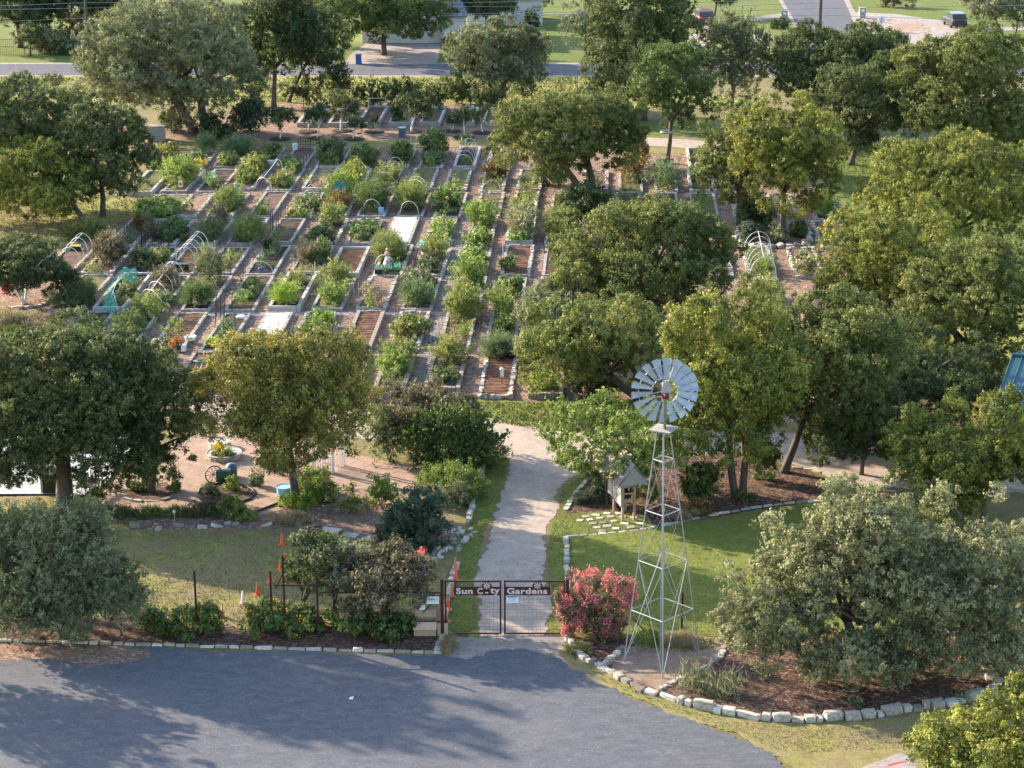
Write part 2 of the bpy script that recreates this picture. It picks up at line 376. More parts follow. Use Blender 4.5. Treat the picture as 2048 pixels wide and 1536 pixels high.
g_cobble = groundmat('river_rock', [(.3, (.20, .16, .13)), (.7, (.36, .30, .25))], .3, 3, cell=3.0, cellcols=[(0, (.12, .10, .085)), (.5, (.30, .24, .20)), (1, (.5, .43, .37))], bump=.1)
patch('rock_bed', [(1716, 38), (1760, 36), (1840, 44), (1872, 56), (1850, 66), (1790, 68), (1740, 60), (1720, 50)], g_cobble, .2)
patch('gravel_ring', [(1780, 52), (1800, 46), (1835, 47), (1850, 54), (1830, 62), (1795, 63)], g_path, .1)
patch('house_lawn', [(880, 122), (905, 92), (1000, 60), (1150, 50), (1250, 60), (1330, 124)], g_farlawn, .2)
patch('orchard_floor', [(250, 300), (300, 262), (430, 236), (560, 208), (900, 205), (1250, 215), (1340, 235), (1300, 250), (1240, 286), (460, 286)], g_mulch, .3)
patch('grass_lane', [(300, 282), (470, 278), (1000, 279), (1240, 278), (1240, 292), (1000, 293), (300, 296)], g_sparse, .25)
patch('garden_floor', [(90, 640), (-20, 600), (-20, 560), (110, 520), (130, 470), (230, 400), (300, 345), (310, 300), (470, 292), (1000, 292), (1240, 312), (1440, 300), (1500, 320), (1640, 380), (1730, 480), (1760, 620), (1790, 800), (1720, 850), (1480, 850), (1330, 800), (938, 799), (850, 806), (560, 812), (380, 800), (230, 850), (60, 760)], g_mulch, .25)
patch('left_grass', [(-60, 430), (60, 420), (130, 392), (250, 392), (330, 396), (280, 430), (215, 470), (60, 530), (-60, 560)], g_sparse, .3)
patch('bright_grass', [(140, 410), (240, 392), (330, 392), (310, 415), (250, 440), (170, 446), (110, 430)], g_meadow, .4)
patch('back_path', [(1225, 272), (1330, 277), (1450, 284), (1700, 262), (1700, 276), (1450, 303), (1330, 294), (1225, 287)], g_dirt, .2)
patch('back_grass', [(1225, 240), (1420, 235), (1430, 262), (1340, 272), (1225, 268)], g_farlawn, .3)
patch('grass_strip', [(1240, 293), (1330, 297), (1440, 304), (1440, 312), (1330, 306), (1240, 303)], g_sparse, .2)
patch('side_lawn', [(1640, 310), (1700, 285), (2200, 270), (2200, 840), (2000, 820), (1900, 780), (1760, 740), (1740, 600), (1728, 480), (1660, 385)], g_farlawn, .4)
patch('sunny_lawn', [(1920, 600), (2200, 560), (2200, 860), (1990, 830), (1925, 760)], g_meadow, .5)
patch('front_grass_strip', [(925, 800), (1060, 803), (1330, 800), (1500, 820), (1500, 850), (1330, 862), (1200, 862), (1080, 862), (1000, 845), (930, 835)], g_lawn, .2, step=.3)
patch('cross_drive', [(380, 800), (560, 822), (760, 826), (940, 834), (1010, 842), (1080, 860), (1200, 868), (1400, 862), (1660, 868), (1800, 866), (2200, 880), (2200, 990), (1900, 985), (1740, 968), (1620, 938), (1480, 905), (1300, 915), (1180, 930), (1140, 960), (1110, 985), (1020, 950), (1018, 925), (985, 890), (900, 876), (760, 876), (560, 868), (380, 850)], g_dirt, .2, step=.3)
patch('drive', [(962, 1276), (958, 1200), (952, 1165), (975, 1095), (996, 1010), (1022, 940), (1030, 920), (1125, 925), (1114, 985), (1100, 1060), (1088, 1100), (1098, 1180), (1092, 1276)], g_dirt, .16, step=.25)
patch('drive_lawn', [(880, 1276), (893, 1180), (920, 1090), (940, 1000), (968, 930), (1000, 905), (1015, 925), (1010, 950), (985, 1010), (962, 1098), (940, 1165), (950, 1200), (955, 1276)], g_lawn, .18, step=.25)
patch('verge_lawn', [(1094, 1276), (1108, 1190), (1095, 1110), (1110, 1040), (1124, 985), (1150, 960), (1190, 950), (1160, 985), (1133, 1022), (1150, 1028), (1300, 1062), (1133, 1075), (1134, 1270)], g_lawn, .16, step=.25)
patch('front_lawn', [(1134, 1280), (1132, 1076), (1250, 1066), (1330, 1052), (1420, 1038), (1520, 1020), (1620, 1008), (1900, 1000), (1900, 1285), (1420, 1290), (1250, 1284)], g_lawn, .04, step=.5)
patch('left_lawn', [(-200, 1240), (-200, 990), (120, 994), (190, 1040), (270, 1058), (560, 1052), (740, 1076), (800, 1100), (885, 1112), (893, 1130), (880, 1275), (560, 1265), (380, 1240), (250, 1242)], g_sparse, .25)
patch('gravel_garden', [(190, 1000), (236, 940), (262, 905), (380, 868), (560, 868), (700, 905), (790, 928), (850, 930), (868, 960), (868, 1010), (790, 990), (770, 985), (700, 975), (650, 1010), (560, 1020), (500, 1040), (200, 1038)], g_path, .15, step=.3)
patch('mulch_beds', [(255, 1042), (500, 1030), (560, 1018), (690, 968), (800, 1000), (870, 1020), (900, 1060), (885, 1108), (790, 1090), (740, 1072), (560, 1056), (270, 1060)], g_mulch, .2)
patch('ring_bed', [(398, 990), (420, 972), (470, 965), (510, 985), (505, 1000), (470, 1012), (420, 1010)], g_mulch2, .04)
patch('oak_bed', [(245, 996), (270, 975), (330, 965), (350, 985), (320, 1003), (270, 1004)], g_mulch2, .05)
patch('front_mulch', [(-200, 1288), (-200, 1226), (60, 1240), (250, 1236), (400, 1240), (520, 1262), (700, 1252), (880, 1262), (880, 1304), (700, 1299), (250, 1290)], g_mulch2, .15)
patch('kiosk_island', [(1131, 1026), (1140, 1005), (1170, 965), (1200, 945), (1290, 920), (1480, 908), (1610, 940), (1650, 960), (1780, 985), (1780, 1010), (1620, 1004), (1520, 1018), (1420, 1036), (1330, 1050), (1290, 1062), (1180, 1048)], g_mulch2, .06)
patch('stepping_grass', [(1140, 1028), (1220, 1022), (1290, 1035), (1310, 1052), (1240, 1064), (1140, 1072)], g_lawn, .1)
patch('windmill_bed', [(1134, 1276), (1144, 1298), (1200, 1334), (1285, 1382), (1400, 1416), (1500, 1436), (1640, 1442), (1760, 1430), (1900, 1408), (1985, 1380), (1990, 1330), (2100, 1290), (2100, 1240), (1700, 1262), (1450, 1272), (1250, 1278)], g_mulch2, .04)
g_reddirt = groundmat('reddish_dirt', [(.3, (.16, .10, .07)), (.5, (.24, .16, .115)), (.75, (.33, .25, .19))], .8, 10, [(.3, (.20, .17, .14)), (.7, (.34, .29, .24))], pf=.5, bump=.04)
patch('bare_dirt', [(1208, 1322), (1232, 1300), (1300, 1282), (1440, 1284), (1450, 1300), (1436, 1332), (1380, 1362), (1322, 1382), (1270, 1366)], g_reddirt, .15, step=.25)
patch('weedy_edge', [(1250, 1278), (1300, 1268), (1440, 1276), (1440, 1290), (1390, 1302), (1330, 1302), (1270, 1292)], g_sparse, .15, step=.25)
patch('parking_lot', [(-300, 1640), (-300, 1300), (-100, 1296), (230, 1297), (500, 1302), (700, 1308), (885, 1314), (950, 1300), (1010, 1290), (1090, 1296), (1140, 1330), (1200, 1362), (1290, 1410), (1400, 1448), (1500, 1484), (1560, 1520), (1640, 1640)], g_asph, .16, step=.25)
g_apron = groundmat('dusty_apron', [(.25, (.17, .145, .125)), (.5, (.25, .215, .185)), (.75, (.36, .31, .265))], .6, 20, [(.3, (.22, .18, .15)), (.7, (.36, .30, .25))], pf=.6, bump=.03)
patch('drive_apron', [(882, 1276), (900, 1312), (940, 1318), (980, 1302), (1010, 1296), (1060, 1300), (1110, 1310), (1150, 1330), (1140, 1300), (1128, 1276)], g_apron, .22, step=.2)
patch('dry_verge', [(1130, 1278), (1150, 1300), (1200, 1340), (1290, 1390), (1400, 1425), (1500, 1444), (1640, 1450), (1830, 1430), (2100, 1400), (2100, 1640), (1660, 1640), (1600, 1545), (1545, 1506), (1470, 1468), (1390, 1444), (1290, 1408), (1210, 1370), (1150, 1335), (1118, 1305)], g_sparse, .16, step=.2)
patch('corner_slab', [(1700, 1545), (1800, 1506), (1830, 1520), (1830, 1640), (1640, 1640)], g_conc, .05)
patch('red_kerb_line', [(1775, 1531), (1812, 1523), (1813, 1525), (1777, 1533.5)], M['red'], 0)
patch('edge_gravel', [(-200, 1296), (60, 1292), (240, 1298), (300, 1312), (180, 1330), (60, 1322), (-200, 1330)], g_mulch, .25, step=.25)
patch('patio_slab', [(-200, 992), (100, 991), (193, 993), (262, 905), (300, 862), (-200, 862)], g_patio, 0, z=.09)
patch('brick_path', [(826, 800), (856, 800), (892, 624), (936, 438), (946, 395), (932, 395), (921, 438), (863, 624)], M['pavers'], .04)
patch('lower_cross_path', [(385, 625.6), (900, 623.5), (900, 629.5), (385, 632.5)], g_conc, .03)
patch('upper_cross_path', [(640, 434.5), (925, 434.5), (925, 439.5), (640, 439.5)], g_conc, .03)

# ------------------------------------------------------------------ foliage
def unit(a): return a / np.maximum(np.linalg.norm(a, axis=1, keepdims=True), 1e-9)
def foliage(sets, s, seed, lai=2.2, clump=None, aspect=.62, style='leaf', rough=.38, inner=.16, nmax=260000, gap=0.0):
    """sets: list of (cx,cy,cz,rx,ry,rz) lobes; returns tri-leaf arrays"""
    rg = np.random.default_rng(seed)
    L = np.array(sets, float); A = np.array([4 * math.pi * (((a * b) ** 1.6 + (a * c) ** 1.6 + (b * c) ** 1.6) / 3) ** (1 / 1.6) for _, _, _, a, b, c in sets])
    area = .5 * s * 1.5 * s * aspect * 1.6; per = 26 if s > .09 else 34
    n = int(min(nmax, lai * A.sum() * .62 / area))
    nc = max(14, n // per); clump = clump or s * 3.1
    li = rg.choice(len(L), nc, p=A / A.sum()); d = unit(rg.normal(size=(nc, 3)) + np.array([0, 0, .22]))
    rad = np.where(rg.random(nc) < inner, rg.uniform(.35, .8, nc), rg.uniform(.82, 1.16, nc))
    cc = L[li, :3] + d * L[li, 3:] * rad[:, None]
    # drop clumps deep inside other lobes
    q = ((cc[:, None, :] - L[None, :, :3]) / L[None, :, 3:]); mn = np.linalg.norm(q, axis=2).min(axis=1)
    keep = (mn > .62) | (rg.random(nc) < .22)
    if gap: # thin out by a low frequency pattern
        w = np.sin(cc[:, 0] * 1.9 + seed) * np.sin(cc[:, 1] * 2.3 + 1.3 * seed) * np.sin(cc[:, 2] * 2.1 + .7 * seed)
        keep &= (w > -gap * .5) | (rg.random(nc) < .35)
    cc = cc[keep]; d = d[keep]; nc = len(cc)
    cs = clump * rg.uniform(.55, 1.35, nc)
    lt = rg.normal(0, .16, len(L)); ct = np.clip(rg.normal(.48, .2, nc) + lt[li[keep]] + .10 * np.sin(cc[:, 0] * 1.3 + seed) * np.cos(cc[:, 2] * 1.7 + cc[:, 1]), 0, 1)
    k = np.repeat(np.arange(nc), per); m = len(k)
    od = unit(d[k] * .55 + rg.normal(size=(m, 3)) * .8)
    if style == 'shoot':
        ud = unit(d * .9 + rg.normal(size=(nc, 3)) * .55 + np.array([0, 0, .55])); up = unit(ud[k] + rg.normal(size=(m, 3)) * .12); tt = rg.random(m)[:, None]
        p = cc[k] + up * tt * cs[k][:, None] * 2.6 + rg.normal(size=(m, 3)) * cs[k][:, None] * .28 * (1.1 - tt)
    else:
        p = cc[k] + od * (cs[k] * rg.uniform(.2, 1.15, m))[:, None]
    nr = unit(od + rg.normal(size=(m, 3)) * rough)
    u = unit(np.cross(nr, rg.normal(size=(m, 3))))
    if style in ('fern', 'grass', 'shoot'): u = unit(u * .7 + (ud[k] if style == 'shoot' else np.array([0, 0, 1.0])) * .8 + d[k] * .3); nr = unit(np.cross(u, rg.normal(size=(m, 3))))
    v = np.cross(nr, u)
    sz = s * rg.uniform(.6, 1.35, m)[:, None]
    a = p - u * sz * .75 - v * sz * aspect * .8; b = p - u * sz * .75 + v * sz * aspect * .8; c = p + u * sz * .95
    if style != 'fern' and style != 'grass': a = p - u * sz * .55 - v * sz * aspect; b = p - u * sz * .35 + v * sz * aspect
    V = np.stack([a, b, c], 1).reshape(-1, 3)
    t = np.clip(ct[k] * .85 + rg.random(m) * .2, 0, 1)
    return V, np.repeat(t, 3)
def leafmesh(name, V, T):
    me = bpy.data.meshes.new(name); nv = len(V); nf = nv // 3
    me.vertices.add(nv); me.vertices.foreach_set('co', V.astype(np.float32).ravel())
    me.loops.add(nv); me.loops.foreach_set('vertex_index', np.arange(nv, dtype=np.int32))
    me.polygons.add(nf); me.polygons.foreach_set('loop_start', np.arange(0, nv, 3, dtype=np.int32))
    at = me.attributes.new('tint', 'FLOAT', 'POINT'); at.data.foreach_set('value', T.astype(np.float32))
    me.update(); return me
def lobes(c, r, K, seed, frac=(.24, .46), spread=.62, flat=False, up=.1):
    """irregular crown: overlapping lobes of unlike size filling a squarish outline, with small sprays standing out of it"""
    rn = random.Random(seed); out = [(c[0], c[1], c[2] - r[2] * .1, r[0] * .5, r[1] * .5, r[2] * .48)]
    def sq(d):
        n4 = (d.x ** 4 + d.y ** 4 + d.z ** 4) ** .25; n2 = 1.0; return d / (n4 * .55 + n2 * .45)
    for i in range(int(K * 1.5)):
        a = 2.399 * i + rn.uniform(-.5, .5); z = rn.uniform(-.8, .95) if not flat else rn.uniform(-.4, .7); q = math.sqrt(1 - z * z)
        f = rn.uniform(*frac) * (1.1 if i % 3 == 0 else .85); d = sq(Vector((q * math.cos(a), q * math.sin(a), z + up * .5)).normalized()); k = (1.02 - f) * rn.uniform(.72, 1.06)
        out.append((c[0] + r[0] * k * d.x, c[1] + r[1] * k * d.y, c[2] + r[2] * k * d.z, r[0] * f * rn.uniform(.85, 1.2), r[1] * f, r[2] * f * rn.uniform(.65, .95)))
    for i in range(int(K * 3.5)):
        d = sq(Vector((rn.gauss(0, 1), rn.gauss(0, 1), rn.gauss(.15, .9))).normalized()); f = rn.uniform(.06, .19); k = rn.uniform(.86, 1.06) - f * .5
        out.append((c[0] + r[0] * k * d.x, c[1] + r[1] * k * d.y, c[2] + r[2] * k * d.z, r[0] * f * rn.uniform(.8, 1.4), r[1] * f, r[2] * f))
    return out
TREES = []
def leafsize(P, k=1.5, lo=.07, hi=.21):
    return max(lo, min(hi, k / (PM(P) / 2)))
def limbs(base, cen, r, seed, rt, trunks=1, lean=None, n=6, mat='bark', name='trunk', parent=None):
    rn = random.Random(seed + 5); mb = MB()
    for t in range(trunks):
        ang = 2 * math.pi * t / max(1, trunks) + rn.uniform(0, 1)
        b = Vector((rn.uniform(-.1, .1), rn.uniform(-.1, .1), 0)) if trunks == 1 else Vector((math.cos(ang) * rt * 1.4, math.sin(ang) * rt * 1.4, 0))
        top = Vector(cen) + Vector((math.cos(ang), math.sin(ang), 0)) * (0 if trunks == 1 else r[0] * .3)
        fork = b.lerp(top, .55) + Vector((rn.uniform(-.15, .15), rn.uniform(-.15, .15), 0))
        if lean: fork = b + Vector(lean)
        mid = b.lerp(fork, .5) + Vector((rn.uniform(-.12, .12), rn.uniform(-.08, .08), 0))
        mb.tube([b + Vector((0, 0, -.1)), b.lerp(mid, .3), mid, fork], [rt * 1.35, rt, rt * .9, rt * .75], 8)
        for i in range(n):
            a = ang + 2 * math.pi * i / n + rn.uniform(-.4, .4); z = rn.uniform(-.35, .7)
            e = Vector(cen) + Vector((r[0] * .72 * math.cos(a), r[1] * .72 * math.sin(a), r[2] * z))
            m1 = fork.lerp(e, .5) + Vector((rn.uniform(-.3, .3), rn.uniform(-.3, .3), -.05 * (e - fork).length + rn.uniform(0, .5)))
            mb.tube([fork - (fork - mid) * .08, m1, e], [rt * .55, rt * .32, rt * .1], 5)
    return mb.build(name, M[mat], parent, smooth=True)
def tree(name, label, base, box, key, seed, depth=.9, K=9, rt=.2, trunks=1, lai=2.2, cat='tree', group=None, mat='bark', lean=None,
         s=None, gap=.22, style='leaf', yoff=0.0, clump=None, extra=None, crowns=None, zmin=.35, aspect=.62, sc=1.0, up=.15, frac=(.24, .46)):
    B = G(*base); t = thing(name, label, cat, B, 0, group)
    x0, y0, x1, y1 = box; Yc = B.y + yoff
    c = RY((x0 + x1) / 2, (y0 + y1) / 2, Yc); m = PM(c); rx = (x1 - x0) / 2 / m; hh = (y1 - y0) / 2 / m; ry = rx * depth
    ph = math.atan2(H - c.z, c.y)
    q = hh * hh - (ry * math.sin(ph)) ** 2
    rz = math.sqrt(max(q, (.4 * hh) ** 2)) / math.cos(ph)
    if c.z - rz < zmin:      # keep the crown above the ground
        top = c.z + rz; rz = (top - zmin) / 2; c.z = zmin + rz
    lc = (c.x - B.x, c.y - B.y, c.z)
    s = (s or leafsize(c)) * sc * (.78 if (s or 1) > .088 else .82)
    L = lobes(lc, (rx, ry, rz), K, seed, up=up, frac=frac)
    if extra:
        for (a0, b0, a1, b1, dy) in extra:
            e = RY((a0 + a1) / 2, (b0 + b1) / 2, Yc + dy); mm = PM(e); er = (a1 - a0) / 2 / mm; ez = (b1 - b0) / 2 / mm
            L += lobes((e.x - B.x, e.y - B.y, e.z), (er, er * .9, ez), 4, seed + 7)
    V, T = foliage(L, s, seed, lai, clump, style=style, gap=gap, aspect=aspect)
    V[:, 2] = np.maximum(V[:, 2], .03)
    link('crown', leafmesh('crown', V, T), leafmat(key), t)
    limbs(B, lc, (rx, ry, rz), seed, rt, trunks, lean, mat=mat, parent=t)
    TREES.append(t); return t
def bush(name, label, box, h, key, seed, z0=0.0, cat='bush', group=None, K=6, s=None, style='leaf', lai=2.4, aspect=.62, sc=1.0, stem=True, flowers=None, gap=0., frac=(.24, .46), flat=False):
    x0, y0, x1, y1 = box; F0 = G((x0 + x1) / 2, y1, z0).y; Bk = G((x0 + x1) / 2, y0, z0 + h * .8).y
    ry = max((Bk - F0) / 2, .28); Yc = F0 + ry
    c = RY((x0 + x1) / 2, (y0 + y1) / 2, Yc); m = PM((c.x, Yc, z0 + h / 2)); rx = (x1 - x0) / 2 / m
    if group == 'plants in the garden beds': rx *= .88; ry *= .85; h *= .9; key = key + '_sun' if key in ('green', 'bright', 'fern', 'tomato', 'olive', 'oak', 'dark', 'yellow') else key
    t = thing(name, label, cat, (c.x, Yc, z0), 0, group)
    s = (s or leafsize((c.x, Yc, z0), 1.45, .055, .2)) * sc
    L = lobes((0, 0, h * .46), (rx, ry, h * .56), K, seed, frac=frac, flat=flat)
    V, T = foliage(L, s, seed, lai, style=style, aspect=aspect, gap=gap)
    V[:, 2] = np.maximum(V[:, 2], .02)
    link('foliage', leafmesh('foliage', V, T), leafmat(key), t)
    if stem:
        mb = MB(); rn = random.Random(seed)
        for i in range(4):
            a = rn.uniform(0, 6.28); mb.tube([(0, 0, -.05), (rx * .3 * math.cos(a), ry * .3 * math.sin(a), h * .4), (rx * .6 * math.cos(a), ry * .6 * math.sin(a), h * .75)], [.03, .02, .008], 4)
        mb.build('stem', M['barkpale'], t)
    if flowers:
        fk, cnt, top = flowers; cnt = int(cnt); rg = np.random.default_rng(seed + 3)
        L2 = np.array(L[1:]); li = rg.integers(0, len(L2), cnt)
        d = unit(rg.normal(size=(cnt, 3)) + np.array([0, 0, top])); p = L2[li, :3] + d * L2[li, 3:] * 1.02
        ext = (p / np.array([rx, ry, h * .56])); 
        sel = np.linalg.norm((p - np.array([0, 0, h * .46])) / np.array([rx, ry, h * .56]), axis=1) > .72
        p = p[sel]; per = 10; kk = np.repeat(np.arange(len(p)), per); mm = len(kk)
        q = p[kk] + rg.normal(size=(mm, 3)) * s * np.array([.8, .8, 1.4]); nr = unit(rg.normal(size=(mm, 3)) + d[sel][kk]); u = unit(np.cross(nr, rg.normal(size=(mm, 3)))); v = np.cross(nr, u)
        fs = s * .75; Vf = np.stack([q - u * fs * .5 - v * fs * .5, q - u * fs * .4 + v * fs * .5, q + u * fs * .6], 1).reshape(-1, 3)
        link('flowers', leafmesh('flowers', Vf, np.repeat(rg.random(mm), 3)), leafmat(fk), t)['kind'] = 'stuff'
    return t
exec_parts = []
# ------------------------------------------------------------------ trees and large shrubs
gA = 'trees around the garden'
def TR(*a, **k): k.setdefault('group', gA); return tree(*a, **k)
TR('oak_tree', 'large dark green oak over the white patio slab at the left edge', (130, 1008), (-90, 640, 335, 985), 'oak', 11, depth=.55, gap=.6, K=13, rt=.42, lai=2.6, extra=[(120, 650, 290, 760, -.5), (-60, 860, 120, 1000, -1)], s=.095, up=.2)
TR('oak_tree', 'smaller dark oak right of the patio, standing in a stone edged bed', (298, 985), (205, 690, 425, 965), 'oak', 12, depth=.65, gap=.55, K=9, rt=.2, lai=2.6, s=.095)
TR('elm_tree', 'elm with golden brown top standing beside the blue planter tub', (592, 1008), (392, 655, 752, 925), 'gold', 13, depth=.7, K=13, rt=.2, lai=2.1, s=.085, extra=[(455, 800, 720, 960, -.5)], clump=.3, gap=.3)
TR('plum_tree', 'low purplish brown tree above the green thicket by the brick path', (828, 905), (738, 752, 948, 880), 'redleaf', 14, K=9, rt=.14, lai=1.7, s=.11, gap=.4)
TR('elm_tree', 'tall multi trunk elm with yellow green top right of the windmill wheel', (1478, 992), (1330, 560, 1600, 925), 'yellow', 15, K=12, rt=.19, trunks=2, lai=2.4, s=.1, clump=.3)
TR('elm_tree', 'shaded olive elm behind the right end of the mulch island', (1566, 945), (1480, 575, 1800, 905), 'olive', 16, K=11, rt=.2, lai=2.4, s=.105)
TR('oak_tree', 'round olive green oak in the middle of the garden beds', (1300, 655), (1090, 390, 1468, 668), 'olive', 17, K=12, rt=.25, lai=2.4, s=.11, extra=[(1100, 480, 1250, 640, -1)])
TR('elm_tree', 'spreading elm with a low side branch at the front right corner of the beds', (1292, 800), (1040, 582, 1352, 800), 'tomato', 18, K=11, rt=.22, trunks=2, lai=2.1, s=.105, gap=.3)
TR('elm_tree', 'forked elm with white trunk scar behind the dark hedge in the beds', (1178, 392), (972, 170, 1278, 362), 'olive', 19, K=12, rt=.3, trunks=2, lai=2.3)
TR('elm_tree', 'twin crowned elm standing in the rock ringed bed', (1562, 480), (1455, 190, 1692, 425), 'yellow', 20, K=12, rt=.26, lai=2.3)
TR('elm_tree', 'lower left neighbour of the elm in the rock ringed bed', (1478, 450), (1400, 205, 1545, 415), 'olive', 21, K=9, rt=.16, lai=2.2)
TR('elm_tree', 'elm with a white ring feeder on its bare trunk above the green bench', (1333, 326), (1255, 78, 1450, 262), 'green', 22, K=9, rt=.2, lai=2.1)
TR('live_oak', 'huge grey green live oak left of the house and street', (400, 268), (158, -10, 520, 238), 'grey', 23, K=13, rt=.4, trunks=3, lai=2.4, extra=[(160, 60, 300, 200, -2)])
TR('oak_tree', 'dark tall oak between the huge grey oak and the driveway', (548, 214), (470, -60, 640, 195), 'dark', 24, K=9, rt=.25, lai=2.3)
TR('oak_tree', 'dark oak with slim trunk at the left of the driveway lawn', (578, 204), (560, 0, 697, 165), 'dark', 25, K=8, rt=.18, lai=2.2)
TR('pecan_tree', 'leafy tree shading the garage doors of the white house', (770, 110), (632, -60, 905, 82), 'green', 26, K=10, rt=.3, lai=2.2)
TR('live_oak', 'rounded pale olive oak on the verge in front of the street', (992, 206), (886, 40, 1094, 196), 'grey', 27, K=10, rt=.25, trunks=2, lai=2.3)
TR('oak_tree', 'big dark oak at the top centre beside the side street', (1285, 240), (1168, -60, 1400, 222), 'oak', 28, K=12, rt=.35, lai=2.4)
TR('juniper_tree', 'ragged juniper between the red car and the side street', (1462, 235), (1400, 32, 1535, 218), 'grey', 29, K=9, rt=.18, lai=2.1, style='shoot')
TR('oak_tree', 'broad dark oak hiding the foot of the side street', (1690, 240), (1542, 42, 1812, 215), 'oak', 30, K=13, rt=.3, lai=2.4)
TR('oak_tree', 'greyish oak with a drooping lower branch over the side lawn', (1700, 330), (1626, 115, 1818, 285), 'oak', 31, K=10, rt=.25, lai=2.2, extra=[(1680, 240, 1762, 318, -1)])
TR('elm_tree', 'wide dull green elm below the parked dark blue car', (1930, 345), (1786, 62, 2075, 300), 'olive', 32, K=13, rt=.3, lai=2.3)
TR('elm_tree', 'dark elm cut by the right edge above the yellow green elms', (2060, 330), (1990, 180, 2150, 330), 'green', 33, K=8, rt=.25, lai=2.2)
TR('elm_tree', 'bright yellow green elm at the right of the side lawn', (1900, 540), (1740, 258, 2100, 520), 'yellow', 34, K=13, rt=.25, lai=2.2)
TR('elm_tree', 'olive elm with pale twigs left of the forked trunk', (1760, 700), (1632, 392, 1930, 690), 'yellow', 35, K=12, rt=.22, lai=2.1)
TR('oak_tree', 'forked oak standing against the sunny lawn left of the teal roof', (1968, 765), (1800, 470, 2090, 750), 'olive', 36, K=12, rt=.25, trunks=2, lai=2.2)
TR('oak_tree', 'very dark oak in the shade behind the mulch island', (1850, 860), (1620, 640, 1990, 835), 'dark', 37, K=10, rt=.25, lai=2.3)
TR('oak_tree', 'dark low tree above the right end of the gravel road', (1720, 948), (1600, 775, 1850, 948), 'dark', 38, K=8, rt=.12, lai=2.3)
TR('elm_tree', 'feathery yellow green elm in front of the teal roof', (1960, 1070), (1785, 790, 2085, 1050), 'yellow', 39, K=12, rt=.2, trunks=2, lai=2.1, s=.1, style='leaf', gap=.3, extra=[(1770, 820, 1920, 960, 0), (1960, 770, 2060, 850, 0)])
TR('redbud_tree', 'open thin leaved tree behind the windmill tower, over the kiosk roof', (1262, 985), (1090, 780, 1425, 950), 'bright', 40, K=13, rt=.1, trunks=3, lai=1.2, s=.11, gap=.9, frac=(.2, .34))
TR('live_oak', 'big low silvery live oak on the bark mulch in the right foreground', (1740, 1345), (1560, 980, 1860, 1330), 'silver', 41, K=10, rt=.16, trunks=4, gap=0, lai=2.6, s=.085, depth=.7, extra=[(1424, 1120, 1640, 1325, -.8), (1500, 1020, 1720, 1230, .2), (1640, 948, 1880, 1180, 1.4), (1830, 965, 2130, 1240, .8), (1590, 1200, 1830, 1415, -1.6), (1760, 1160, 2060, 1395, -1.0), (1930, 1180, 2170, 1390, -.2), (1860, 1080, 2110, 1300, -.6), (1700, 1050, 1960, 1290, -1.2), (1450, 1180, 1600, 1340, -1.2)], zmin=.1)
TR('pecan_tree', 'tall pecan standing beyond the left edge of the dry lawn', (-368, 1086), (-560, 520, -210, 775), 'green', 49, K=9, rt=.3, lai=1.7, s=.2)  # added out of view so its shadow fills in across the parking lot
TR('oak_tree', 'oak standing beyond the left end of the parking lot kerb', (-270, 1330), (-420, 1040, -110, 1250), 'oak', 48, K=9, rt=.25, lai=1.6, s=.16)
TR('elm_tree', 'yellow green tree top in the bottom right corner', (1960, 1640), (1830, 1410, 2130, 1600), 'yellow', 42, K=11, rt=.15, lai=2.4, s=.1, extra=[(1960, 1352, 2130, 1500, .3)])
TR('desert_willow', 'feathery grey green desert willow at the left edge behind the kerb', (130, 1275), (-40, 1030, 240, 1260), 'grey', 43, K=12, rt=.07, trunks=5, lai=2.8, s=.095, style='shoot', aspect=.4, zmin=.1, depth=.7, extra=[(150, 1120, 285, 1265, -.4), (-80, 1100, 90, 1282, -.6), (60, 1005, 200, 1120, .3), (40, 1150, 190, 1288, -1.0), (-60, 1020, 60, 1130, .3)])
TR('live_oak', 'dark live oak filling the upper left edge', (62, 410), (-110, 150, 165, 345), 'oak', 44, K=11, rt=.3, lai=2.3)
TR('live_oak', 'round live oak with dark underside left of the raised white bed', (206, 432), (100, 195, 306, 402), 'oak', 45, K=11, rt=.22, lai=2.4)
TR('elm_tree', 'leaning elm with sunlit yellow green top at the left edge', (172, 447), (-70, 272, 178, 455), 'yellow', 46, K=12, rt=.2, lai=2.2, lean=(-1.6, .2, 2.6))
TR('holly_tree', 'dark glossy holly with several white stems at the left edge', (48, 608), (-70, 478, 148, 600), 'dark', 47, K=9, rt=.07, trunks=5, lai=2.4, mat='whitewash')
gB = 'trees beyond the street'
TR('oak_tree', 'dark tree mass at the top left corner behind the iron fence', (40, 95), (-60, -60, 108, 72), 'dark', 50, K=8, rt=.3, group=gB)
TR('oak_tree', 'second dark tree from the left along the top edge', (140, 90), (70, -50, 225, 66), 'dark', 51, K=8, rt=.3, group=gB)
TR('myrtle_tree', 'orange brown little tree left of the huge grey live oak', (153, 105), (128, 22, 182, 84), 'rust', 52, K=6, rt=.08, group=gB)
TR('small_tree', 'small flat topped tree in front of the iron fence', (62, 112), (30, 48, 86, 92), 'oak', 53, K=6, rt=.12, group=gB)
TR('oak_tree', 'dark tree right of the garage wing', (975, 70), (905, -60, 1040, 62), 'dark', 54, K=8, rt=.2, group=gB)
TR('oak_tree', 'pale olive tree just left of the big dark top centre oak', (1172, 108), (1120, 0, 1215, 85), 'grey', 55, K=7, rt=.15, group=gB, lai=1.5)
TR('oak_tree', 'small dark tree behind the far driveway and the red car', (1428, 32), (1395, -40, 1480, 14), 'oak', 56, K=6, rt=.15, group=gB)
TR('live_oak', 'thin grey oak at the top right corner, left of a pair', (2008, 75), (1925, -30, 2035, 48), 'grey', 57, K=8, rt=.13, group=gB, lai=1.7)
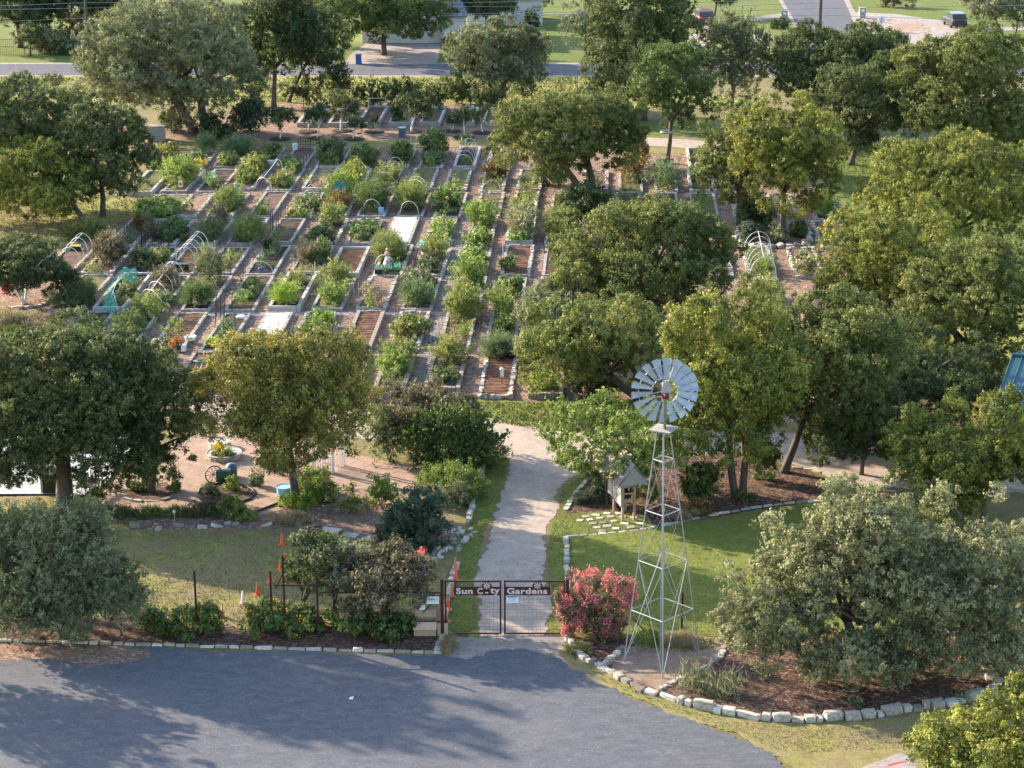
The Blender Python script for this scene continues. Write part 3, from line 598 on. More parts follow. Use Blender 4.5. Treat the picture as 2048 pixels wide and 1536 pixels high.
TR('live_oak', 'thin grey oak at the top right corner, right of a pair', (2030, 72), (1995, -20, 2085, 60), 'grey', 58, K=8, rt=.13, group=gB, lai=1.7)
TR('oak_tree', 'green tree glimpsed at the top edge above the house lawn', (1075, 30), (1040, -70, 1125, 18), 'oak', 59, K=6, rt=.15, group=gB)
TR('oak_tree', 'dark tree at the top edge left of the house', (690, 92), (600, -70, 712, 70), 'dark', 60, K=7, rt=.2, group=gB)
TR('oak_tree', 'dark tree between the top left corner and the huge grey oak', (215, 80), (170, -60, 270, 60), 'dark', 61, K=7, rt=.2, group=gB)
# orchard: trunks painted white
gO = 'young fruit trees with white painted trunks'
ORC = [((560, 279), (527, 212, 594, 258), 'far left, with a wide dark crown', 1), ((616, 264), (603, 214, 640, 250), 'behind and right of the far left one', 1), ((635, 277), (612, 208, 662, 246), 'second in the front line from the left', 1),
       ((684, 262), (645, 180, 716, 246), 'wide, gnarled, left of the pipe goal frame', 2), ((708, 279), (694, 232, 733, 262), 'small and round, front line under the goal frame', 1), ((747, 264), (738, 232, 757, 252), 'very thin sapling in front of the goal frame bed', 0),
       ((823, 264), (787, 182, 888, 236), 'largest, with a white forked trunk beside the blue bin', 2), ((902, 263), (893, 225, 920, 250), 'thin one right of the large forked tree', 0), ((927, 275), (909, 205, 947, 254), 'upright, left of the hoop covered bed', 1), ((964, 266), (946, 208, 984, 249), 'rightmost before the big forked elm', 1)]
for i, (b, bx, d, big) in enumerate(ORC):
    tree('fruit_tree', 'fruit tree with white painted trunk, ' + d, b, bx, 'dark' if i % 3 else 'oak', 70 + i, K=6, rt=(.035, .06, .11)[big], lai=2.0, group=gO, mat='whitewash', cat='tree', zmin=.5)
    p = G(*b); mb = MB(); mb.lathe([(.95, 0), (.8, .05), (.3, .07)], (p.x, p.y, .05), 12)
    tag(mb.build('mulch_ring', g_soildark), kind='structure')

# ------------------------------------------------------------------ shrubs outside the beds
gS = 'shrubs'
def SH(name, label, box, h, key, seed, **k): k.setdefault('group', gS); k.setdefault('cat', 'shrub'); return bush(name, label, box, h, key, seed, **k)
gL = 'yellow flowered lantana bushes along the front kerb'
for i, (bx, h, lb) in enumerate([((275, 1212, 352, 1284), 1.0, 'leftmost, beside the desert willow'), ((345, 1205, 446, 1290), 1.2, 'left of the small orange cone'), ((484, 1195, 572, 1288), 1.2, 'right of the white cone'),
                                 ((560, 1208, 642, 1284), 1.0, 'between the two brown fence posts'), ((655, 1192, 745, 1288), 1.3, 'under the crape myrtles'), ((735, 1215, 826, 1292), 1.0, 'beside the cardboard boxes')]):
    bush('lantana_bush', 'dark green lantana with yellow flowers, ' + lb, bx, h, 'green', 100 + i, group=gL, cat='bush', flowers=('yflower', 16, .6), s=.085)
SH('crape_myrtle', 'pink flowering crape myrtle beside the right gate post', (1118, 1160, 1272, 1290), 2.7, 'redleaf', 110, K=10, flowers=('pink', 1100, .5), s=.085, gap=.2)
gC = 'leggy crape myrtles behind the front fence'
tree('crape_myrtle', 'thin leaved crape myrtle behind the brown fence posts, left of three', (600, 1236), (562, 1068, 692, 1190), 'oak', 111, K=9, rt=.05, trunks=4, lai=2.0, group=gC, gap=.4, cat='tree', frac=(.2, .34), s=.1)
tree('crape_myrtle', 'thin leaved crape myrtle in the middle of the three by the fence', (664, 1240), (612, 1068, 738, 1195), 'grey', 112, depth=1.1, K=9, rt=.05, trunks=4, lai=2.0, group=gC, gap=.4, cat='tree', frac=(.2, .34), s=.1)
t = tree('crape_myrtle', 'reddish crape myrtle with faded pink blooms left of the gate sign', (765, 1252), (672, 1084, 868, 1235), 'redleaf', 113, depth=1.1, K=12, rt=.05, trunks=5, lai=2.0, group=gC, gap=.35, cat='tree', frac=(.2, .34), s=.1)
bush('bloom_cluster', 'faded pink blossom heads at the top of the reddish crape myrtle', (792, 1098, 866, 1150), .5, 'pink', 114, z0=2.0, cat='blossom', K=5, s=.07, lai=.35, stem=False, gap=.8)
SH('dense_shrub', 'very dark rounded shrub above the white boulder row by the drive', (770, 985, 898, 1112), 2.4, 'bluegreen', 115, K=9, s=.09)
SH('low_shrub', 'pale blue green mound left of the very dark shrub', (748, 1045, 830, 1100), 1.0, 'bluegreen', 116, s=.09)
SH('tall_shrub', 'tall feathery thicket under the purplish tree', (728, 848, 830, 928), 2.4, 'grey', 117, style='shoot', K=8, s=.11, aspect=.45)
SH('tall_shrub', 'dense dark green thicket beside the gravel road bend', (818, 842, 990, 950), 2.6, 'green', 118, K=11, style='shoot', s=.12, aspect=.5)
SH('wild_shrub', 'arching yellow green branches overhanging the drive corner', (925, 858, 1000, 950), 1.8, 'olive', 119, K=7, gap=.6, lai=1.2, style='shoot')
SH('flowering_shrub', 'yellow green flowering clump left of the stone wall top', (845, 935, 962, 1012), 1.2, 'bright', 120, K=8, flowers=('yflower', 30, .5), style='shoot', aspect=.45)
SH('grey_shrub', 'grey green clump beside the small white plant marker', (868, 975, 935, 1022), 1.0, 'grey', 121, style='shoot', aspect=.4)
SH('bright_shrub', 'bright lime green upright bush in the gravel garden', (738, 965, 792, 1028), 1.5, 'bright', 122, style='shoot')
SH('bright_shrub', 'large bright green bush at the foot of the golden elm', (592, 935, 668, 1018), 1.4, 'bright', 123, K=9)
SH('bright_shrub', 'leafy yellow green bush around the golden elm trunk base', (556, 985, 636, 1022), .7, 'lime', 124)
SH('brown_shrub', 'thin brown twiggy bush right of the large bright green bush', (660, 975, 740, 1035), 1.3, 'tomato', 125, gap=.6, lai=1.1)
SH('dry_grass_clump', 'dry brownish grass clump in front of the gravel garden', (532, 1022, 622, 1056), .6, 'straw', 126, style='grass', aspect=.18, lai=1.6)
SH('olive_shrub', 'rounded olive bush left of the lime green clump by the rocks', (438, 992, 486, 1046), 1.1, 'tomato', 127)
SH('bright_shrub', 'small lime green clump beside the rounded olive bush', (472, 1014, 510, 1046), .6, 'bright', 128)
for i, (x0, x1, d, k) in enumerate([(158, 205, 'leftmost, under the oak trunk', 'bright'), (205, 262, 'second from the left', 'green'), (262, 330, 'third from the left', 'green'), (330, 392, 'fourth, left of the plant marker', 'green'), (392, 442, 'rightmost, next to the olive bush', 'oak')]):
    SH('liriope_row', 'low strappy green border plant above the lawn, ' + d, (x0, 1012, x1, 1040), .45, k, 130 + i, style='grass', aspect=.22, group='strappy border plants above the left lawn', K=5)
SH('purple_shrub', 'dull brownish shrub between the two right border plants', (372, 1002, 428, 1040), .7, 'redleaf', 136)
SH('clipped_hedge', 'clipped bright green box hedge, upper of two beside the path', (520, 900, 558, 922), .6, 'bright', 137, stem=False)
SH('clipped_hedge', 'clipped bright green box hedge, lower of two beside the path', (514, 918, 560, 940), .6, 'bright', 138, stem=False)
SH('shrub', 'grey green bush on the rim of the rock bed by the sculpture', (496, 950, 526, 976), .7, 'grey', 139)
SH('shrub', 'yellow green plants inside the dark edged ring bed', (448, 958, 478, 984), .6, 'bright', 140)
SH('shrub', 'dark green plants at the left inside the ring bed', (405, 966, 440, 994), .5, 'oak', 141)
SH('shrub', 'pale bush in the long planter by the path', (420, 900, 470, 925), .5, 'tomato', 142)
SH('shrub', 'bushy green plant beside the clipped hedges', (556, 920, 590, 955), 1.0, 'green', 143)
SH('shrub', 'low green plants in the oak bed, left clump', (250, 965, 285, 985), .5, 'green', 144)
SH('shrub', 'dark rounded bush against the smaller oak trunk', (282, 955, 314, 985), .9, 'dark', 145)
SH('shrub', 'low green tuft in the oak bed, right clump', (335, 962, 362, 988), .5, 'green', 146)
SH('shrub', 'yellow green bush at the corner of the patio', (178, 985, 208, 1012), .8, 'olive', 147)
SH('sage_shrub', 'grey green bush behind the kiosk stepping stones', (1178, 965, 1232, 1010), 1.2, 'bluegreen', 148)
SH('grass_clump', 'blue green grassy clump left of the kiosk', (1146, 985, 1190, 1012), .5, 'bluegreen', 149, style='grass', aspect=.2)
SH('dark_shrub', 'large dark green bush right of the windmill tower on the island', (1365, 925, 1452, 1012), 2.0, 'green', 150, K=9)
SH('yellow_shrub', 'yellowish bush between kiosk and tower', (1268, 968, 1330, 1012), 1.3, 'tomato', 151, gap=.3)
SH('brown_shrub', 'reddish brown dry bush at the foot of the dark green bush', (1365, 1000, 1425, 1038), .8, 'rust', 152, gap=.4)
SH('dark_shrub', 'dark leafy shrub between the two elm trunks on the island', (1490, 895, 1560, 965), 1.9, 'green', 153, K=8)
SH('dry_grass_clump', 'straw coloured grasses below the tower on the island', (1330, 1015, 1400, 1045), .5, 'straw', 154, style='grass', aspect=.18, lai=1.4)
SH('dark_shrub', 'dark undergrowth beyond the gravel road behind the island', (1600, 838, 1790, 905), 2.2, 'dark', 199, K=9)
SH('small_shrub', 'small yellowish plant right of the double elm trunk', (1475, 980, 1508, 1008), .5, 'olive', 155)
SH('shrub', 'pinkish weedy clump left of the kiosk by the stone curve', (1155, 925, 1200, 962), .8, 'tomato', 156, gap=.5)
gY = 'strappy grass tufts in the windmill bed'
SH('grass_tuft', 'long leaved green tuft right of the tower foot, left of two', (1368, 1340, 1428, 1392), .6, 'grey', 157, style='grass', aspect=.12, group=gY, K=4, s=.24, lai=2)
SH('grass_tuft', 'long leaved green tuft right of the tower foot, right of two', (1424, 1352, 1472, 1402), .55, 'grey', 158, style='grass', aspect=.12, group=gY, K=4, s=.24, lai=2)
SH('weeds', 'yellow green weeds behind the windmill tower feet', (1262, 1258, 1325, 1296), .5, 'bright', 159, style='grass', aspect=.2, lai=1.2)
SH('weeds', 'tall dry weeds at the right of the windmill tower feet', (1330, 1262, 1400, 1302), .5, 'straw', 160, style='grass', aspect=.15, lai=1.2)
SH('weeds', 'dry weeds beside the corner stones left of the gate', (882, 1266, 915, 1312), .5, 'straw', 161, style='grass', aspect=.15, lai=1.1)
SH('weeds', 'green weeds along the stone arc near the gate post', (1133, 1282, 1178, 1316), .35, 'olive', 162, style='grass', aspect=.2, lai=.9)
SH('ornamental_grass', 'tall dry topped ornamental grass mass at the left edge', (-60, 620, 118, 680), 1.3, 'straw', 163, style='grass', aspect=.2, K=8)
SH('ornamental_grass', 'green lower part of the ornamental grass at the left edge', (-60, 655, 105, 700), .9, 'green', 164, style='grass', aspect=.25, K=8)
SH('yucca', 'pale yucca like leaves under the left elm', (130, 452, 208, 482), .9, 'olive', 165, style='shoot', aspect=.35)
SH('dark_shrub', 'big dark rounded bush at the left end of the orchard', (466, 200, 534, 268), 3.4, 'bluegreen', 166, K=8)
SH('dark_shrub', 'dark shrub in front of the huge grey live oak', (400, 232, 470, 285), 2.2, 'dark', 167, K=7)
SH('shrub', 'light green vine on the wire fence under the huge grey oak', (322, 222, 362, 268), 2.0, 'green', 168)
for i, (x0, y0, x1, y1, h, k, d) in enumerate([(575, 168, 650, 212, 2.6, 'oak', 'first from the left'), (645, 165, 700, 205, 3.0, 'oak', 'second from the left, tall'), (700, 188, 790, 216, 2.0, 'dark', 'third, behind the goal frame'), (775, 176, 850, 214, 2.2, 'oak', 'fourth from the left'), (850, 190, 900, 216, 1.8, 'dark', 'fifth, left of the green mound'), (885, 162, 962, 208, 3.2, 'green', 'largest, before the olive oak'), (940, 185, 1010, 222, 2.4, 'oak', 'rightmost')]):
    SH('hedge_shrub', 'brushy shrub on the fence line behind the orchard, ' + d, (x0, y0, x1, y1), h, k, 170 + i, group='brush along the orchard fence', style='shoot' if i < 5 else 'leaf')
SH('dark_shrub', 'dark leafy hedge below the forked elm trunk', (1118, 372, 1232, 440), 2.2, 'dark', 180, K=9)
SH('dark_shrub', 'bushy plants under the forked elm, bright green in part', (1060, 335, 1130, 372), 1.8, 'green', 181)
SH('rust_shrub', 'tall rusty orange bush right of the forked elm', (1252, 278, 1292, 345), 2.6, 'rust', 182, K=7)
SH('canna_clump', 'dark big leaved clump in the rock ringed bed', (1478, 402, 1545, 462), 2.0, 'dark', 183, K=8, sc=1.5)
SH('dark_shrub', 'dark low shrub at the front of the rock ringed bed', (1476, 448, 1522, 488), 1.2, 'bluegreen', 184)
SH('grey_shrub', 'greyish shrub right of the elm trunk in the rock ring', (1528, 455, 1575, 490), 1.0, 'grey', 185)
SH('dark_shrub', 'dark shrub on the right side of the rock ring', (1580, 445, 1612, 478), .9, 'green', 186)
SH('fence_shrub', 'silvery round shrub behind the iron fence, left of two', (66, 62, 118, 112), 2.6, 'silver', 187)
SH('fence_shrub', 'silvery shrub behind the iron fence, right of two', (110, 66, 160, 112), 2.4, 'grey', 188)
SH('trimmed_bush', 'trimmed dark ball bush by the side street, left of two', (1543, 40, 1560, 58), 1.2, 'dark', 189, stem=False)
SH('trimmed_bush', 'trimmed dark ball bush by the side street, right of two', (1557, 41, 1578, 58), 1.1, 'dark', 190, stem=False)
SH('round_bush', 'wide pinkish grey bush at the top edge of the far lawn', (1757, -12, 1835, 15), 2.0, 'redleaf', 191, stem=False)
SH('bush', 'dark bushes beside the house wing', (1050, 22, 1085, 58), 2.4, 'dark', 192)
SH('bush', 'low green bush at the corner of the house wing', (888, 82, 905, 92), .7, 'green', 193)
SH('yard_shrub', 'leafy green shrub hanging over the far kerb right of the broad oak', (1765, 70, 1812, 112), 3.0, 'green', 194)
SH('dark_shrub', 'shadowed undergrowth under the middle of the garden oaks', (1120, 700, 1210, 770), 1.8, 'olive', 195, K=8)
SH('dark_shrub', 'shadowed shrub beneath the front corner elm', (1150, 760, 1240, 805), 1.2, 'dark', 196, K=7)
SH('pale_shrub', 'pale grey green bushy tree left of the front corner elm', (1040, 560, 1180, 740), 3.6, 'grey', 197, K=10, gap=.3)
SH('red_flower_bush', 'red flowering plant stand at the far left edge of the beds', (4, 566, 24, 594), .7, 'red', 198, z0=.9, K=4, cat='plant')

# ------------------------------------------------------------------ raised beds
ORD = ['first', 'second', 'third', 'fourth', 'fifth', 'sixth', 'seventh', 'eighth', 'ninth', 'tenth', 'eleventh', 'twelfth', 'thirteenth', 'fourteenth', 'fifteenth', 'sixteenth', 'seventeenth', 'eighteenth', 'nineteenth']
SOIL = dict(bare=g_soil, till=g_soilred, orange=g_soilorange, dark=g_soildark, weed=g_soilweed, dead=g_soilstraw, sheet=M['sheet'], green=g_soilweed)
SOILN = dict(bare='bare soil', till='tilled brown rows', orange='bare orange soil', dark='dark compost', weed='weedy soil', dead='dry dead leaves', sheet='a white ground sheet', green='leafy growth')
KINDN = dict(b='cinder block', c='pale concrete', s='rough stone', r='scalloped brick')
KM = dict(b='block', c='concrete', s='stone', r='brick')
def vpx(x, y, y2): return x + (1225 - x) * (y - y2) / (y + 565.0)
def raised_bed(row, idx, xL, xR, yF, yB, kind='b', soil='bare', h=None, note=''):
    h = h or dict(b=.21, c=.40, s=.22, r=.32)[kind]; rn = random.Random(row * 100 + idx)
    FL, FR, BR, BL = G(xL, yF), G(xR, yF), G(vpx(xR, yF, yB), yB), G(vpx(xL, yF, yB), yB)
    o = (FL + FR + BR + BL) / 4
    lab = f"{KINDN[kind]} bed with {note or SOILN[soil]}, {ORD[idx]} from left in {ORD[row]} row from front"
    t = thing('raised_bed', lab, 'garden bed', o, 0, 'raised garden beds')
    w = {'b': .19, 'c': .21, 's': .22, 'r': .24}[kind]; bl = {'b': .40, 'c': .80, 's': .34, 'r': .21}[kind]
    mb = MB(); jit = {'b': .012, 'c': .004, 's': .045, 'r': .012}[kind]
    def wall(a, b, inset0, inset1, side):
        d = (b - a); L = d.length; d.normalize(); nn = Vector((-d.y, d.x, 0)) * side
        a = a + d * inset0; L -= inset0 + inset1; k = max(1, int(round(L / bl))); ang = math.atan2(d.y, d.x)
        for i in range(k):
            c = a + d * (L * (i + .5) / k) + nn * (w / 2); hh = h + rn.uniform(-1, 1) * jit * 1.2
            if kind == 'r':
                mb.box((c.x - o.x, c.y - o.y, hh / 2), (L / k * .86, w * rn.uniform(.9, 1), hh), ang)
            else:
                ww = w * rn.uniform(.92, 1.04) if kind != 's' else w * rn.uniform(.7, 1.2)
                mb.box((c.x - o.x, c.y - o.y, hh / 2), (L / k - .012, ww, hh), ang + (rn.uniform(-.03, .03) if kind != 'c' else 0) * (4 if kind == 's' else 1), jit, rn)
    wall(FL, BL, 0, 0, -1); wall(FR, BR, 0, 0, 1); wall(FL, FR, w + .01, w + .01, 1); wall(BL, BR, w + .01, w + .01, -1)
    fr = mb.build('frame', M[KM[kind]], t)
    # soil as a rumpled sheet
    nx, ny = 12, 120; zs = h * (.72 if kind != 'c' else .55); vs = []; fs = []
    for j in range(ny + 1):
        for i in range(nx + 1):
            u = .085 + .83 * i / nx; v = .025 + .95 * j / ny
            p = FL.lerp(FR, u).lerp(BL.lerp(BR, u), v)
            q = mnoise.noise(Vector((p.x * 1.1, p.y * 1.1, row))) * .05 + mnoise.noise(Vector((p.x * 4, p.y * 4, idx))) * .025
            if soil == 'till' or (soil in ('bare', 'dark', 'weed') and (row * 3 + idx) % 3): q += .038 * math.sin(p.y * 2 * math.pi / .5 + mnoise.noise(p * .8) * 2)
            if soil == 'sheet': q = q * 1.3 + .06 + .03 * abs(mnoise.noise(Vector((p.x * 9, p.y * 3, 3))))
            vs.append((p.x - o.x, p.y - o.y, zs + q))
    for j in range(ny):
        for i in range(nx): a = j * (nx + 1) + i; fs.append((a, a + 1, a + nx + 2, a + nx + 1))
    me = bpy.data.meshes.new('soil'); me.from_pydata(vs, [], fs); me.update(); me.shade_smooth()
    link('ground_cover' if soil == 'sheet' else 'soil', me, SOIL[soil], t)
    return t
PT = {  # plant kinds: style, size factor, aspect, lai, K, category
    'fern': ('shoot', .95, .22, 2.6, 10, 'fern'), 'bush': ('leaf', 1, .62, 2.2, 9, 'plant'), 'leafy': ('leaf', 1.25, .8, 2.2, 9, 'vegetable plant'),
    'tall': ('shoot', 1.0, .5, 1.8, 9, 'tall plant'), 'corn': ('shoot', 1.4, .3, 1.8, 7, 'vegetable plant'), 'grass': ('grass', 1.6, .14, 2.2, 5, 'herb'), 'thin': ('shoot', .9, .45, 1.0, 6, 'plant')}
NPL = [0]
def plant(row, idx, end, kind, key, box, h, desc, z0=.2, flowers=None, name=None):
    NPL[0] += 1; st, sc, asp, lai, K, cat = PT[kind]
    lab = f"{desc}, {end} of {ORD[idx]} bed from left, {ORD[row]} row from front"
    gl_ = 'x'
    return bush(name or {'fern': 'asparagus_fern', 'bush': 'bushy_plant', 'leafy': 'leafy_plant', 'tall': 'tomato_plant', 'corn': 'tall_plant', 'grass': 'herb_clump', 'thin': 'sparse_plant'}[kind],
                lab, box, h, key, 300 + NPL[0], z0=z0, cat=cat, K=K, style=st, lai=lai, aspect=asp, sc=sc, stem=False, flowers=flowers, gap=.5 if kind == 'thin' else 0, group='plants in the garden beds')
